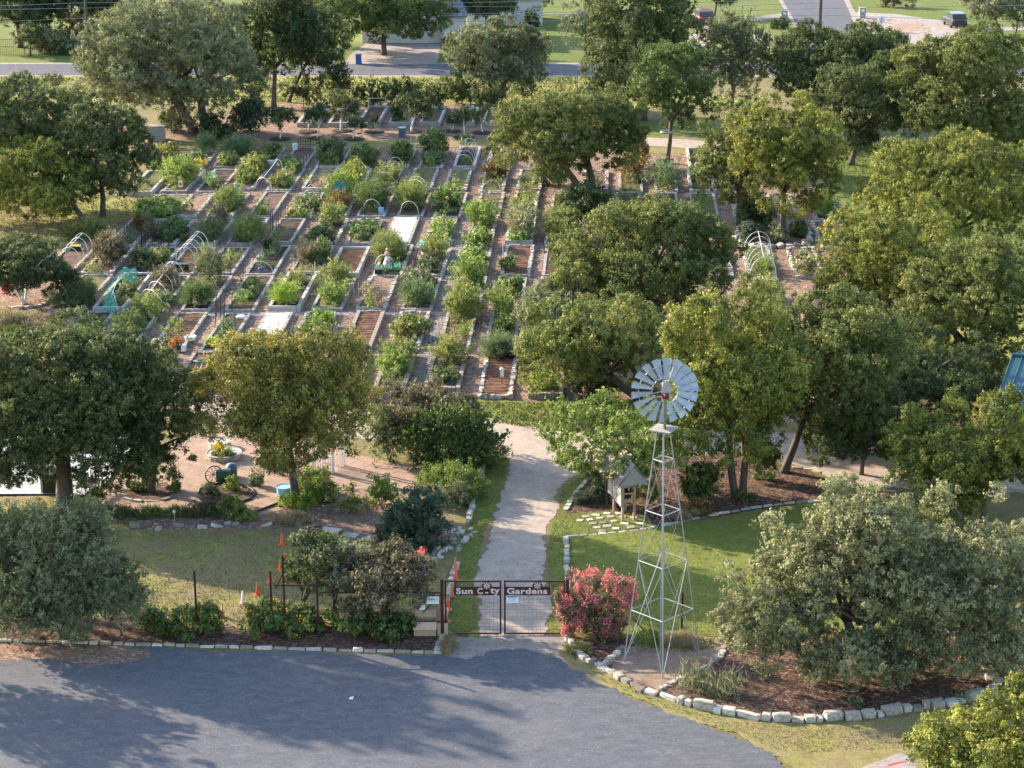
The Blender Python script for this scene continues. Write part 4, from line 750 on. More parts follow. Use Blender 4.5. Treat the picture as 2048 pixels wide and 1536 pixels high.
# rows counted from the front; entries: xL, xR, yF, yB, kind, soil, plants...
ROWS = [
 [ (232, 298, 800, 716, 'b', 'green', ('near', 'bush', 'green', (312, 692, 352, 742), .9, 'green bush beside bent hoops')),
   (330, 398, 800, 713, 'r', 'till'), (432, 500, 800, 712, 'b', 'bare'), (532, 606, 800, 712, 'b', 'weed'), (640, 712, 797, 710, 'r', 'bare'),
   (742, 808, 797, 712, 'r', 'green', ('far', 'tall', 'tomato', (765, 682, 835, 730), 1.1, 'pale feathery bush'), ('near', 'tall', 'bright', (758, 705, 822, 760), .9, 'light green bush')),
   (846, 920, 786, 712, 'r', 'bare', ('far', 'tall', 'tomato', (872, 682, 932, 738), 1.3, 'yellow green bush'), ('near', 'leafy', 'oak', (862, 737, 928, 768), .5, 'dark broad leaved vegetables')),
   (955, 1024, 798, 708, 's', 'till', ('far', 'fern', 'fern', (962, 675, 1028, 722), 1.0, 'airy blue green fern')),
   (1056, 1126, 798, 712, 'r', 'weed', ('near', 'tall', 'lime', (1064, 745, 1105, 785), .8, 'lime green plants')) ],
 [ (110, 172, 700, 629, 'b', 'dark', ('middle', 'thin', 'bright', (150, 648, 205, 690), .8, 'yellow green weeds')),
   (205, 268, 700, 629, 'b', 'dark', ('middle', 'tall', 'green', (225, 632, 290, 672), 1.0, 'dense green bush'), ('far', 'tall', 'tomato', (268, 602, 322, 642), 1.0, 'light green straggling bush')),
   (300, 367, 704, 631, 'b', 'till', ('near', 'thin', 'tomato', (322, 640, 372, 695), 1.4, 'brown drying stalks'), ('front', 'bush', 'oflower', (335, 678, 356, 698), .35, 'orange marigolds')),
   (398, 456, 709, 632, 'b', 'dark', ('near', 'bush', 'lime', (413, 674, 460, 696), .3, 'low chartreuse lettuce row'), ('middle', 'thin', 'fern', (412, 645, 470, 668), .3, 'small cabbage seedlings')),
   (490, 548, 703, 630, 'b', 'sheet'), (575, 640, 703, 630, 's', 'green', ('far', 'leafy', 'lime', (622, 622, 672, 656), .8, 'bright lime bush'), ('middle', 'tall', 'green', (606, 645, 660, 684), .7, 'green leafy plants')),
   (683, 743, 704, 630, 'r', 'till'), (775, 838, 704, 628, 's', 'bare', ('far', 'bush', 'tomato', (778, 626, 864, 680), 1.3, 'broad brownish green bush')),
   (874, 938, 705, 628, 'b', 'bare', ('far', 'tall', 'tomato', (895, 570, 960, 652), 2.0, 'tall vine covered trellis'), ('near', 'thin', 'bright', (918, 650, 942, 682), .6, 'small green plant')),
   (968, 1031, 705, 626, 'b', 'weed', ('far', 'tall', 'bright', (985, 600, 1032, 640), 1.2, 'light green tangle'), ('middle', 'leafy', 'bright', (985, 632, 1030, 664), .7, 'leafy green plants')),
   (1064, 1128, 705, 626, 'b', 'weed') ],
 [ (97, 163, 626, 555, 'b', 'weed', ('middle', 'fern', 'oak', (140, 560, 190, 616), 1.3, 'dark green fine fern'), ('near', 'fern', 'oak', (104, 592, 132, 618), .5, 'small dark fern tuft')),
   (185, 249, 627, 556, 'c', 'dark', ('middle', 'leafy', 'oak', (236, 566, 272, 600), .5, 'dark greens beside the netting')),
   (266, 331, 624, 556, 'b', 'dark', ('near', 'tall', 'tomato', (268, 594, 318, 628), .8, 'pale weedy bush'), ('middle', 'leafy', 'fern', (292, 580, 350, 612), .4, 'low squash leaves'), ('far', 'tall', 'redleaf', (316, 540, 356, 580), 1.1, 'dark reddish bush')),
   (361, 420, 625, 557, 'b', 'dark', ('near', 'fern', 'green', (360, 571, 427, 614), 1.1, 'dense dark green mound'), ('far', 'tall', 'grey', (398, 500, 444, 578), 2.2, 'tall caged tomatoes')),
   (448, 508, 626, 557, 'b', 'bare', ('far', 'leafy', 'oak', (486, 556, 520, 578), .5, 'dark green seedlings'), ('near', 'leafy', 'green', (470, 578, 512, 604), .35, 'small leafy greens')),
   (536, 600, 625, 554, 'c', 'dark', ('near', 'fern', 'lime', (549, 574, 594, 612), .9, 'glowing lime green fern'), ('far', 'thin', 'tomato', (572, 550, 620, 574), .5, 'dry stems')),
   (622, 685, 623, 556, 'b', 'weed', ('far', 'tall', 'tomato', (644, 530, 704, 580), 1.4, 'olive tomato bush'), ('near', 'tall', 'bright', (640, 572, 688, 614), .8, 'yellow green mixed plants')),
   (711, 772, 623, 557, 's', 'dead'),
   (802, 864, 624, 561, 'b', 'bare', ('near', 'fern', 'fern', (804, 568, 868, 614), 1.1, 'feathery green mound'), ('far', 'leafy', 'grey', (808, 536, 868, 578), .9, 'pale squash plants')),
   (895, 958, 632, 558, 'b', 'green', ('far', 'tall', 'bright', (906, 520, 972, 578), 1.9, 'tall bright climbing plants')),
   (984, 1044, 625, 560, 'b', 'weed', ('far', 'leafy', 'green', (988, 556, 1046, 594), 1.2, 'leafy green bush'), ('near', 'tall', 'tomato', (984, 585, 1024, 622), 1.0, 'thin trellised vine')),
   (1073, 1136, 626, 558, 's', 'bare'), (1508, 1566, 622, 564, 'b', 'bare', ('far', 'tall', 'tomato', (1508, 566, 1560, 600), .8, 'dry yellowish plants')) ],
 [ (76, 140, 555, 504, 'b', 'bare'),
   (160, 223, 552, 499, 's', 'bare', ('middle', 'tall', 'redleaf', (180, 468, 248, 540), 1.7, 'large brown green bush')),
   (256, 318, 554, 500, 's', 'dark', ('middle', 'bush', 'dark', (258, 494, 306, 538), 1.2, 'dark green pepper bush'), ('far', 'bush', 'olive', (302, 494, 338, 530), .8, 'olive bush')),
   (330, 386, 553, 500, 'b', 'till'), (408, 467, 551, 500, 'b', 'bare'),
   (490, 549, 554, 497, 'b', 'dark', ('far', 'bush', 'dark', (526, 476, 546, 502), .8, 'small dark tree like pepper'), ('back', 'bush', 'dark', (548, 484, 562, 503), .7, 'second small dark pepper')),
   (577, 639, 554, 497, 'b', 'bare', ('middle', 'tall', 'redleaf', (598, 486, 640, 534), 1.2, 'staked brownish plants'), ('far', 'tall', 'green', (632, 484, 655, 532), 1.0, 'bright green staked tomatoes')),
   (655, 717, 557, 504, 'c', 'orange'),
   (744, 804, 557, 494, 'b', 'dark', ('far', 'fern', 'tomato', (752, 470, 806, 528), 1.4, 'feathery fennel bush')),
   (826, 886, 557, 500, 's', 'weed', ('far', 'tall', 'tomato', (848, 476, 890, 520), 1.2, 'thin brown green tomatoes'), ('near', 'leafy', 'oak', (836, 516, 876, 548), .8, 'dark squash leaves')),
   (911, 973, 553, 500, 'b', 'green', ('middle', 'leafy', 'bright', (925, 490, 975, 550), 1.5, 'lush bright green pepper plants')),
   (1000, 1060, 556, 495, 's', 'till', ('near', 'leafy', 'green', (1000, 512, 1028, 544), .8, 'single tomato plant')),
   (1084, 1146, 556, 496, 'b', 'till'), (1405, 1467, 556, 508, 's', 'bare'), (1498, 1555, 562, 498, 's', 'weed', ('middle', 'thin', 'bright', (1505, 520, 1548, 552), .3, 'pale green seedlings')),
   (1590, 1650, 558, 500, 's', 'bare', ('near', 'leafy', 'silver', (1586, 505, 1632, 560), 1.6, 'pale variegated flowering plants')) ],
 [ (212, 270, 496, 446, 's', 'bare', ('far', 'bush', 'rust', (262, 430, 312, 462), .9, 'reddish brown low shrub')),
   (290, 350, 494, 444, 's', 'bare', ('far', 'bush', 'green', (318, 430, 374, 488), 1.2, 'green thicket behind iron trellis'), ('near', 'tall', 'redleaf', (288, 445, 330, 480), 1.0, 'dull purple brown plants')),
   (372, 432, 492, 443, 'b', 'weed', ('middle', 'fern', 'oak', (402, 446, 436, 486), .7, 'blue green grassy growth'), ('far', 'tall', 'redleaf', (428, 424, 452, 452), .8, 'brown seed heads')),
   (453, 504, 492, 440, 'b', 'bare', ('middle', 'fern', 'tomato', (474, 436, 520, 488), 1.1, 'brownish orange asparagus fern')),
   (530, 584, 489, 442, 'b', 'bare'),
   (612, 673, 490, 442, 's', 'dark', ('middle', 'leafy', 'dark', (616, 450, 664, 486), 1.1, 'dark leafy bush with stakes'), ('far', 'tall', 'tomato', (640, 416, 684, 456), 1.2, 'light green trellised vine')),
   (690, 745, 491, 442, 's', 'green', ('middle', 'leafy', 'green', (698, 434, 762, 482), .6, 'dense pale flowering potato plants')),
   (765, 820, 491, 439, 'b', 'sheet'),
   (846, 899, 493, 440, 's', 'weed', ('middle', 'leafy', 'bright', (864, 440, 908, 478), .7, 'thin leafy vegetables')),
   (930, 984, 493, 440, 's', 'green', ('middle', 'leafy', 'bright', (926, 456, 984, 500), 1.2, 'bright green sprawling plants')),
   (1010, 1065, 492, 438, 'c', 'dark', ('middle', 'tall', 'silver', (1022, 414, 1068, 484), 1.5, 'tall pale green tomatoes'), ('near', 'leafy', 'bright', (1018, 466, 1060, 484), .3, 'low bright lettuce')),
   (1088, 1145, 491, 440, 'b', 'green', ('middle', 'tall', 'tomato', (1090, 420, 1150, 484), 1.4, 'yellow green tangle')),
   (1642, 1692, 500, 446, 's', 'bare') ],
 [ (262, 345, 444, 394, 's', 'green', ('middle', 'leafy', 'bright', (268, 392, 362, 440), .7, 'sprawling sunlit squash vine')),
   (342, 393, 437, 392, 's', 'dead'),
   (410, 465, 438, 390, 's', 'green', ('middle', 'tall', 'tomato', (434, 378, 488, 428), 1.3, 'tall green plants under shade cloth')),
   (495, 545, 437, 388, 'b', 'bare', ('near', 'bush', 'bright', (514, 417, 528, 430), .4, 'small lime plant')),
   (570, 621, 437, 390, 'b', 'weed', ('far', 'leafy', 'green', (584, 390, 640, 424), .6, 'broad leafy green patch'), ('near', 'leafy', 'bright', (572, 418, 620, 434), .4, 'low bright leaves')),
   (640, 694, 437, 394, 's', 'weed', ('far', 'tall', 'bright', (650, 352, 708, 412), 1.8, 'tall tomato tangle with cloth'), ('near', 'tall', 'rust', (655, 392, 692, 424), 1.0, 'rusty lower stems')),
   (713, 770, 437, 391, 'b', 'bare', ('middle', 'fern', 'green', (718, 368, 770, 424), 1.5, 'round dark green asparagus mound')),
   (793, 846, 437, 391, 'b', 'bare', ('middle', 'fern', 'tomato', (792, 372, 852, 424), 1.5, 'round olive asparagus mound')),
   (866, 921, 439, 389, 'b', 'dark', ('far', 'leafy', 'bright', (864, 370, 930, 414), 1.5, 'dense glossy round bush'), ('near', 'leafy', 'green', (866, 404, 895, 424), .6, 'small pale flowering plant')),
   (948, 999, 438, 390, 's', 'bare', ('near', 'tall', 'bright', (938, 402, 986, 458), 1.5, 'tall bright green tomatoes')),
   (1021, 1071, 438, 387, 's', 'weed', ('near', 'tall', 'bright', (1024, 398, 1068, 430), 1.2, 'pale green vines on a frame')),
   (1100, 1150, 438, 392, 'b', 'weed'), (1232, 1284, 438, 390, 'b', 'bare'), (1308, 1360, 438, 390, 'b', 'bare'), (1385, 1438, 436, 392, 'b', 'weed', ('far', 'leafy', 'green', (1396, 386, 1410, 400), .6, 'small dark green plant')),
   (1468, 1520, 438, 394, 's', 'weed', ('far', 'bush', 'rust', (1470, 382, 1502, 406), .9, 'reddish flowering plants')),
   (1546, 1596, 437, 392, 's', 'weed'), (1630, 1684, 443, 402, 's', 'dark', ('middle', 'fern', 'bright', (1626, 392, 1664, 434), 1.3, 'feathery yellow green fennel'), ) ],
 [ (252, 304, 393, 350, 'c', 'weed'),
   (324, 373, 387, 343, 'b', 'weed', ('middle', 'tall', 'bright', (333, 320, 388, 374), 1.3, 'long pale green bush')),
   (390, 440, 388, 343, 'b', 'bare', ('near', 'thin', 'tomato', (408, 352, 440, 380), .8, 'pale leafy plant')),
   (460, 507, 382, 343, 's', 'bare', ('near', 'bush', 'yellow', (470, 334, 514, 370), 1.0, 'yellow green rounded bush')),
   (531, 582, 385, 341, 'b', 'weed', ('near', 'bush', 'tomato', (540, 345, 588, 376), .9, 'round dry olive bush'), ('far', 'leafy', 'bright', (560, 320, 600, 350), .7, 'leafy green patch')),
   (603, 654, 386, 341, 'c', 'dead'),
   (674, 722, 384, 342, 's', 'weed', ('far', 'tall', 'yellow', (690, 330, 728, 378), 1.4, 'yellow green climbing beans')),
   (737, 788, 381, 341, 's', 'weed', ('far', 'tall', 'tomato', (752, 338, 800, 374), .9, 'thin plants under hoops')),
   (812, 863, 382, 340, 's', 'weed'), (886, 933, 383, 343, 's', 'weed'), (959, 1008, 387, 342, 's', 'weed', ('far', 'bush', 'rust', (966, 322, 1016, 360), 1.3, 'rust and olive bush')),
   (1032, 1082, 384, 344, 's', 'weed'), (1165, 1216, 383, 345, 's', 'bare'),
   (1238, 1286, 389, 346, 'b', 'weed', ('far', 'tall', 'rust', (1240, 318, 1286, 362), 1.3, 'tall orange tinted plant')),
   (1310, 1356, 388, 345, 's', 'bare', ('middle', 'corn', 'fern', (1308, 330, 1354, 382), 1.6, 'dense pale green corn')),
   (1380, 1432, 390, 343, 'c', 'bare', ('middle', 'leafy', 'green', (1382, 326, 1425, 366), 1.1, 'bushy green plants')) ],
 [ (350, 402, 345, 308, 's', 'weed', ('middle', 'leafy', 'fern', (362, 308, 416, 330), .6, 'big squash leaves'), ('near', 'bush', 'yflower', (388, 320, 411, 336), .4, 'yellow flowers')),
   (425, 474, 338, 300, 'b', 'bare', ('middle', 'bush', 'tomato', (436, 306, 478, 334), .9, 'dry pale bushes')),
   (498, 545, 336, 300, 'b', 'weed', ('middle', 'bush', 'yellow', (486, 304, 533, 352), 1.2, 'bright olive rounded bush'), ('far', 'bush', 'oak', (500, 290, 562, 318), 1.2, 'dull green thicket')),
   (562, 611, 338, 300, 'b', 'bare', ('near', 'leafy', 'green', (560, 316, 600, 342), .7, 'green leafy clump')),
   (630, 682, 338, 300, 'b', 'weed', ('middle', 'bush', 'oak', (628, 276, 692, 330), 1.9, 'big grey green bush')),
   (690, 738, 338, 300, 'b', 'weed', ('middle', 'bush', 'olive', (700, 288, 758, 336), 1.5, 'olive green thicket')),
   (768, 817, 339, 302, 'b', 'weed', ('middle', 'bush', 'green', (774, 285, 830, 330), 1.6, 'dark green overgrown bush')),
   (836, 885, 340, 303, 's', 'weed', ('far', 'bush', 'green', (838, 262, 898, 314), 2.2, 'tall dark round shrub'), ('near', 'bush', 'fern', (840, 304, 892, 330), .7, 'low light green herb')),
   (906, 950, 342, 302, 'c', 'dark', ('far', 'leafy', 'fern', (916, 274, 946, 290), .9, 'pale broad leaf')), (975, 1022, 341, 302, 'b', 'weed'),
   (1378, 1436, 342, 304, 'c', 'bare') ],
 [ (594, 638, 254, 225, 'c', 'bare'), (656, 698, 254, 225, 'c', 'bare'), (715, 758, 254, 219, 'c', 'bare'), (777, 823, 253, 222, 'c', 'weed', ('middle', 'bush', 'dark', (778, 206, 815, 243), 2.0, 'dark bush behind flower pots')),
   (839, 880, 253, 221, 'c', 'bare'), (907, 948, 253, 222, 'c', 'bare'), (964, 1006, 253, 222, 'c', 'weed') ],
]
for r, row in enumerate(ROWS):
    for i, bd in enumerate(row):
        raised_bed(r, i, *bd[:6])
        rw = random.Random(r * 31 + i); xL_, xR_, yF_, yB_ = bd[:4]
        if bd[5] not in ('orange', 'sheet', 'till') and r < 8:
            for wk in range(2 if rw.random() < .45 else 1):
                yy = yF_ - (yF_ - yB_) * (rw.uniform(.05, .4) if wk == 0 else rw.uniform(.5, .85)); a_ = vpx(xL_, yF_, yy); w_ = (xR_ - xL_) * rw.uniform(.35, .8); a_ += rw.uniform(.12, .6) * ((xR_ - xL_) - w_)
                plant(r, i, ('near half', 'far half')[wk], 'thin', rw.choice(['tomato', 'olive', 'bright', 'fern', 'straw', 'oak']), (a_, yy - rw.uniform(9, 15), a_ + w_, yy), rw.uniform(.2, .5), 'sparse low weeds')
        for (end, kd, key, bx, hh, desc) in bd[6:]:
            plant(r, i, end, kd, key, bx, hh, desc, z0=.32 if bd[4] == 'c' else .18)
for (bx, hh, key, kd, d, nm) in [((310, 284, 362, 318), 1.6, 'yellow', 'bush', 'large yellow green bush behind the raised white bed at the left oak', 'bushy_plant'), ((300, 320, 354, 342), .6, 'bright', 'leafy', 'bright green potato patch between the left oak and the squash leaves', 'leafy_plant'),
                             ((396, 282, 432, 308), 1.4, 'fern', 'fern', 'blue green asparagus behind the big squash leaves', 'asparagus_fern'), ((452, 282, 505, 314), 1.2, 'fern', 'fern', 'blue green asparagus hedge left of the white bucket', 'asparagus_fern'), ((905, 572, 958, 630), 1.9, 'tomato', 'tall', 'tall tomato trellis right of the paver path above the cross path', 'tomato_plant'),
                             ((930, 540, 968, 585), 1.5, 'bright', 'leafy', 'bright bean vines right of the paver path, above the tall trellis', 'bean_plant'), ((985, 582, 1025, 612), 1.2, 'bright', 'tall', 'light green tomatoes inside the pvc frame', 'tomato_plant'), ((205, 478, 232, 500), .8, 'tomato', 'thin', 'dry stems beside the left hoop bed', 'sparse_plant')]:
    st, sc, asp, lai, K, cat = PT[kd]
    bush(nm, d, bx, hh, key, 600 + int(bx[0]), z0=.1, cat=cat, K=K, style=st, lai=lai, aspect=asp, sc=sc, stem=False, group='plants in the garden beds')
# ------------------------------------------------------------------ edging stones
def stonevar(seed, n=18):
    rn = random.Random(seed); bm = bmesh.new()
    for i in range(n):
        v = Vector((rn.uniform(-1, 1), rn.uniform(-1, 1), rn.uniform(-1, 1))); mx_ = max(abs(v.x), abs(v.y), abs(v.z)); v = v / mx_ * rn.uniform(.86, 1.0)
        bm.verts.new((v.x * .5, v.y * .5, v.z * .5 + .5))
    for a in (-1, 1):
        for b in (-1, 1):
            for c in (-1, 1): bm.verts.new((a * rn.uniform(.36, .48), b * rn.uniform(.36, .48), .5 + c * rn.uniform(.34, .47)))
    r = bmesh.ops.convex_hull(bm, input=bm.verts); bmesh.ops.delete(bm, geom=[g for g in r['geom_interior'] if isinstance(g, bmesh.types.BMVert)], context='VERTS')
    me = bpy.data.meshes.new('edging_stone'); bm.to_mesh(me); bm.free(); return me
def ordn(n): return ORD[n - 1] if n <= 12 else f"{n}{'th' if 10 < n % 100 < 14 else {1: 'st', 2: 'nd', 3: 'rd'}.get(n % 10, 'th')}"
STV = [stonevar(k) for k in range(10)]
M['whitestone'] = plain('white_limestone', (.40, .375, .34), .9, var=.42, scale=6, spec=.2)
M['greystone'] = plain('grey_limestone', (.40, .38, .34), .9, var=.3, scale=6, spec=.2)
_n = M['whitestone'].node_tree; _b = _n.nodes['Principled BSDF']; _l = _b.inputs['Base Color'].links[0].from_socket; _oi = N(_n, 'ShaderNodeObjectInfo')
_n.links.new(mix(_n, 1.0, _l, ramp(_n, _oi.outputs['Random'], [(0, (.45, .41, .36)), (.35, (.85, .81, .74)), (.7, (1.1, 1.08, 1.03)), (1, (1.35, 1.33, 1.28))]), 'MULTIPLY'), _b.inputs['Base Color'])
for k, m_ in enumerate(STV): m_.materials.append(M['whitestone'])
def stones(pts, label, group, L=(.38, .55), Wd=(.22, .3), Hh=(.14, .2), seed=1, gap=.03, name='edging_stone', jit=.03, mat=None, cat='stone', density=1.0, end='left'):
    rn = random.Random(seed); cnt = 0; P = [G(*p) for p in pts]; seg = [(P[i + 1] - P[i]).length for i in range(len(P) - 1)]; tot = sum(seg); s_ = 0
    while s_ < tot:
        l = rn.uniform(*L); m_ = s_ + l / 2; k = 0; q = m_
        while k < len(seg) - 1 and q > seg[k]: q -= seg[k]; k += 1
        d = (P[k + 1] - P[k]).normalized(); p = P[k] + d * min(q, seg[k]); nn = Vector((-d.y, d.x, 0))
        if rn.random() < density:
            o = bpy.data.objects.new(name, rn.choice(STV)); C.objects.link(o)
            o.location = (p.x + nn.x * rn.uniform(-jit, jit), p.y + nn.y * rn.uniform(-jit, jit), .0)
            tl = .05 if jit < .15 else .4; o.rotation_euler = (rn.uniform(-tl, tl), rn.uniform(-tl, tl), math.atan2(d.y, d.x) + rn.uniform(-.14, .14) * (jit > .02) + (math.pi if rn.random() < .5 else 0))
            o.scale = (l * rn.uniform(.9, 1.08), rn.uniform(*Wd), rn.uniform(*Hh) * rn.uniform(.75, 1.1)); o.location.z = -.035
            if mat: o.material_slots[0].link = 'OBJECT'; o.material_slots[0].material = mat
            cnt += 1; tag(o, f'{label}, {ordn(cnt)} from {end}', cat, group)
        s_ += l + gap
stones([(-60, 1281), (200, 1288), (420, 1294), (640, 1301), (872, 1306)], 'white kerb block between mulch and parking lot', 'kerb blocks along the parking lot', L=(.36, .74), Wd=(.14, .2), Hh=(.11, .17), seed=3, jit=.02, gap=.02)
stones([(874, 1304), (886, 1270)], 'white block at the kerb corner by the gate', 'corner kerb blocks by the gate', L=(.35, .45), seed=4, end='the front')
stones([(889, 1262), (893, 1215), (903, 1165), (915, 1130)], 'white block in the line behind the left gate post', 'blocks behind the left gate post', L=(.3, .45), seed=5, Hh=(.2, .3), end='the gate')
stones([(936, 1052), (947, 1010), (958, 975), (968, 940), (971, 915)], 'stacked limestone block in the wall left of the drive', 'low wall blocks left of the drive', L=(.3, .48), Wd=(.2, .3), Hh=(.22, .34), seed=6, jit=.06, end='the near end')
stones([(940, 1055), (915, 1082), (900, 1104)], 'loose white rock at the end of the low wall', 'loose rocks by the drive', L=(.16, .36), Wd=(.16, .3), Hh=(.1, .18), seed=7, jit=.5, gap=-.15, end='the wall')
stones([(925, 1060), (890, 1096), (855, 1135)], 'flat white rock between dark shrub and drive lawn', 'flat rocks by the dark shrub', L=(.2, .6), Wd=(.18, .42), Hh=(.08, .16), seed=8, jit=.5, gap=-.1, end='the wall')
stones([(1133, 1076), (1133, 1120), (1136, 1180), (1137, 1240), (1134, 1270)], 'white block bordering the right side of the drive', 'border blocks right of the drive', L=(.35, .5), Wd=(.22, .3), seed=9, end='the far end')
stones([(1135, 1278), (1146, 1298), (1170, 1318), (1200, 1334), (1240, 1358), (1285, 1382)], 'rounded white rock in the arc left of the windmill', 'arc stones left of the windmill', L=(.2, .55), Wd=(.2, .36), Hh=(.14, .3), seed=10, jit=.06, gap=.01, end='the gate')
stones([(1290, 1384), (1340, 1400), (1400, 1416), (1500, 1436), (1560, 1441), (1640, 1442), (1760, 1430), (1900, 1408), (1975, 1390)], 'large rough white rock in the arc round the mulch bed', 'large arc stones in the right foreground', L=(.24, .95), Wd=(.24, .44), Hh=(.18, .42), seed=11, jit=.07, gap=.01)
stones([(1978, 1388), (1990, 1360), (1975, 1335), (1965, 1320)], 'large white rock at the right turn of the arc', 'rocks at the turn of the arc', L=(.4, .7), Wd=(.35, .5), Hh=(.25, .4), seed=12, jit=.15, end='the front')
stones([(1198, 1340), (1212, 1330), (1225, 1318), (1245, 1296)], 'white rock in the spur behind the pink crape myrtle', 'spur rocks left of the tower', L=(.25, .4), Wd=(.22, .32), Hh=(.16, .26), seed=13, end='the front')
stones([(1320, 1380), (1345, 1366), (1385, 1346), (1420, 1332), (1440, 1316), (1448, 1298)], 'small white rock in the spur right of the windmill', 'spur rocks right of the tower', L=(.2, .36), Wd=(.18, .26), Hh=(.12, .2), seed=14)
stones([(1133, 1074), (1180, 1070), (1240, 1064), (1290, 1058), (1310, 1053)], 'flat border stone below the stepping stones', 'border stones below the stepping stones', L=(.35, .55), Wd=(.16, .22), Hh=(.07, .1), seed=15)
stones([(1322, 1052), (1380, 1040), (1440, 1028), (1500, 1017), (1560, 1009), (1625, 1004)], 'long pale stone between right lawn and mulch island', 'border stones of the mulch island', L=(.4, .65), Wd=(.18, .24), Hh=(.09, .13), seed=16)
stones([(1131, 1022), (1140, 1003), (1158, 978), (1180, 957), (1205, 946)], 'white stone in the curved border left of the kiosk', 'curved border stones left of the kiosk', L=(.35, .55), Wd=(.2, .28), Hh=(.1, .16), seed=17, end='the near end')
stones([(1565, 932), (1620, 940), (1660, 952), (1700, 962)], 'pale stone in the border behind the mulch island', 'border stones behind the mulch island', L=(.4, .6), Wd=(.18, .24), Hh=(.1, .14), seed=18)
stones([(262, 1052), (330, 1058), (420, 1055), (500, 1052), (540, 1052)], 'white boulder above the left lawn', 'boulders above the left lawn', L=(.25, .75), Wd=(.22, .45), Hh=(.14, .3), seed=19, jit=.3, gap=.0, density=.8)
stones([(600, 1052), (660, 1062), (720, 1076), (750, 1082)], 'broad flat boulder behind the crape myrtles', 'boulders behind the crape myrtles', L=(.35, 1.2), Wd=(.3, .65), Hh=(.12, .3), seed=20, jit=.35, gap=.0)
stones([(245, 997), (275, 1003), (320, 1003), (336, 998)], 'pale flat stone edging the smaller oak bed', 'edging of the oak bed', L=(.5, .9), Wd=(.2, .25), Hh=(.1, .16), seed=21)
stones([(1478, 458), (1474, 482), (1500, 494), (1560, 496), (1612, 492), (1622, 468), (1600, 450)], 'grey white rock in the ring around the elm', 'rocks of the elm ring bed', L=(.4, .8), Wd=(.35, .5), Hh=(.25, .4), seed=22, jit=.2, end='the left end')
stones([(0, 618), (45, 617), (85, 611), (96, 604)], 'white rock edging the holly bed', 'rocks edging the holly bed', L=(.4, .7), Wd=(.3, .4), Hh=(.15, .25), seed=23)
# stepping stones by the kiosk
rn = random.Random(8)
gst = [(1160, 1042), (1180, 1040), (1200, 1037), (1222, 1034), (1245, 1035), (1268, 1036), (1186, 1048), (1206, 1046), (1228, 1043), (1250, 1048), (1194, 1056), (1215, 1053), (1205, 1063), (1232, 1058), (1262, 1055), (1280, 1048), (1172, 1034), (1192, 1031), (1214, 1028), (1238, 1027)]
for gi, p in enumerate(gst):
    q = G(*p); o = bpy.data.objects.new('stepping_stone', rn.choice(STV)); C.objects.link(o)
    o.location = (q.x, q.y, .0); o.scale = (rn.uniform(.3, .42), rn.uniform(.26, .36), .05); o.rotation_euler = (0, 0, rn.uniform(-.3, .3))
    tag(o, f'square pale stepping stone before the kiosk, {ordn(sorted(gst, key=lambda w: (-w[1], w[0])).index(p) + 1)} nearest to the lawn border', 'stone', 'stepping stones before the kiosk')

# ------------------------------------------------------------------ windmill
fl, ff, fr_ = G(1247, 1325), G(1325.5, 1357), G(1401, 1323)
cen = (fl + fr_) / 2; fb = cen * 2 - ff
hub = RY(1331, 787, cen.y); plat = RY(1327, 857.5, cen.y)
wm = thing('windmill', 'galvanised farm windmill on a four legged lattice tower in the bare dirt bed', 'windmill', cen)
feet = [fl - cen, ff - cen, fr_ - cen, fb - cen]; zt = plat.z - .06; axis_off = Vector((plat.x - cen.x, 0, 0)) * 1.0
tops = [axis_off + f_.normalized() * .24 for f_ in feet]; tops = [Vector((q.x, q.y, zt)) for q in tops]
def legat(i, z): return feet[i].lerp(tops[i], z / zt)
for i in range(4):
    mb = MB(); mb.tube([feet[i] + Vector((0, 0, -.1)), tops[i]], .024 if i != 1 else .032, 6); mb.build('leg', M['steel'], wm)
def zof(py): return RY(1327, py, cen.y).z
RZ = [zof(1219), zof(1120), zof(1020), zof(918)]
for z in RZ:
    mb = MB()
    for i in range(4): mb.tube([legat(i, z), legat((i + 1) % 4, z)], .020, 5)
    mb.build('brace_ring', M['steel'], wm)
mb = MB()
for (z0, z1) in ((0.05, RZ[1]), (RZ[1], RZ[2]), (RZ[2], RZ[3])):
    for i in range(4):
        rr = .014 if z0 < .1 else .004
        mb.tube([legat(i, z0), legat((i + 1) % 4, z1)], rr, 4); mb.tube([legat((i + 1) % 4, z0), legat(i, z1)], rr, 4)
mb.build('cross_brace', M['steel'], wm)
mb = MB(); mb.tube([(axis_off.x * .5, 0, 0), (axis_off.x, 0, hub.z)], .022, 6); mb.build('pump_rod', M['steel'], wm)
mb = MB(); mb.box((axis_off.x, 0, plat.z), (.86, .86, .04), R(-28)); mb.build('platform', M['greywood'], wm)
mb = MB(); mb.tube([(axis_off.x + .05, -.05, plat.z), (axis_off.x + .05, -.05, hub.z - .1)], [.05, .042], 8); mb.build('mast', M['barkpale'], wm)
hx = hub.x - cen.x
mb = MB(); mb.lathe([(.0, -.16), (.12, -.15), (.15, 0), (.13, .12), (.0, .14)], (hx, -.05, hub.z + .02), 10)
mb.lathe([(.0, -.1), (.1, -.09), (.1, .09), (0, .1)], (hx + .02, -.22, hub.z - .02), 10); mb.build('gearbox', M['maroon'], wm, smooth=True)
mb = MB(); q0 = Vector((hx - .14, -.2, hub.z + .08))
mb.prism([q0, q0 + Vector((.34, 0, 0)), q0 + Vector((.34, 0, .22)), q0 + Vector((.2, 0, .42)), q0 + Vector((.02, 0, .4))], Vector((0, .3, 0))); mb.build('gear_hood', M['steel'], wm)
wh = thing('wheel', None, None, (hx + .0, .32, hub.z)); wh.parent = wm; wh.rotation_euler = (R(0), 0, R(4))
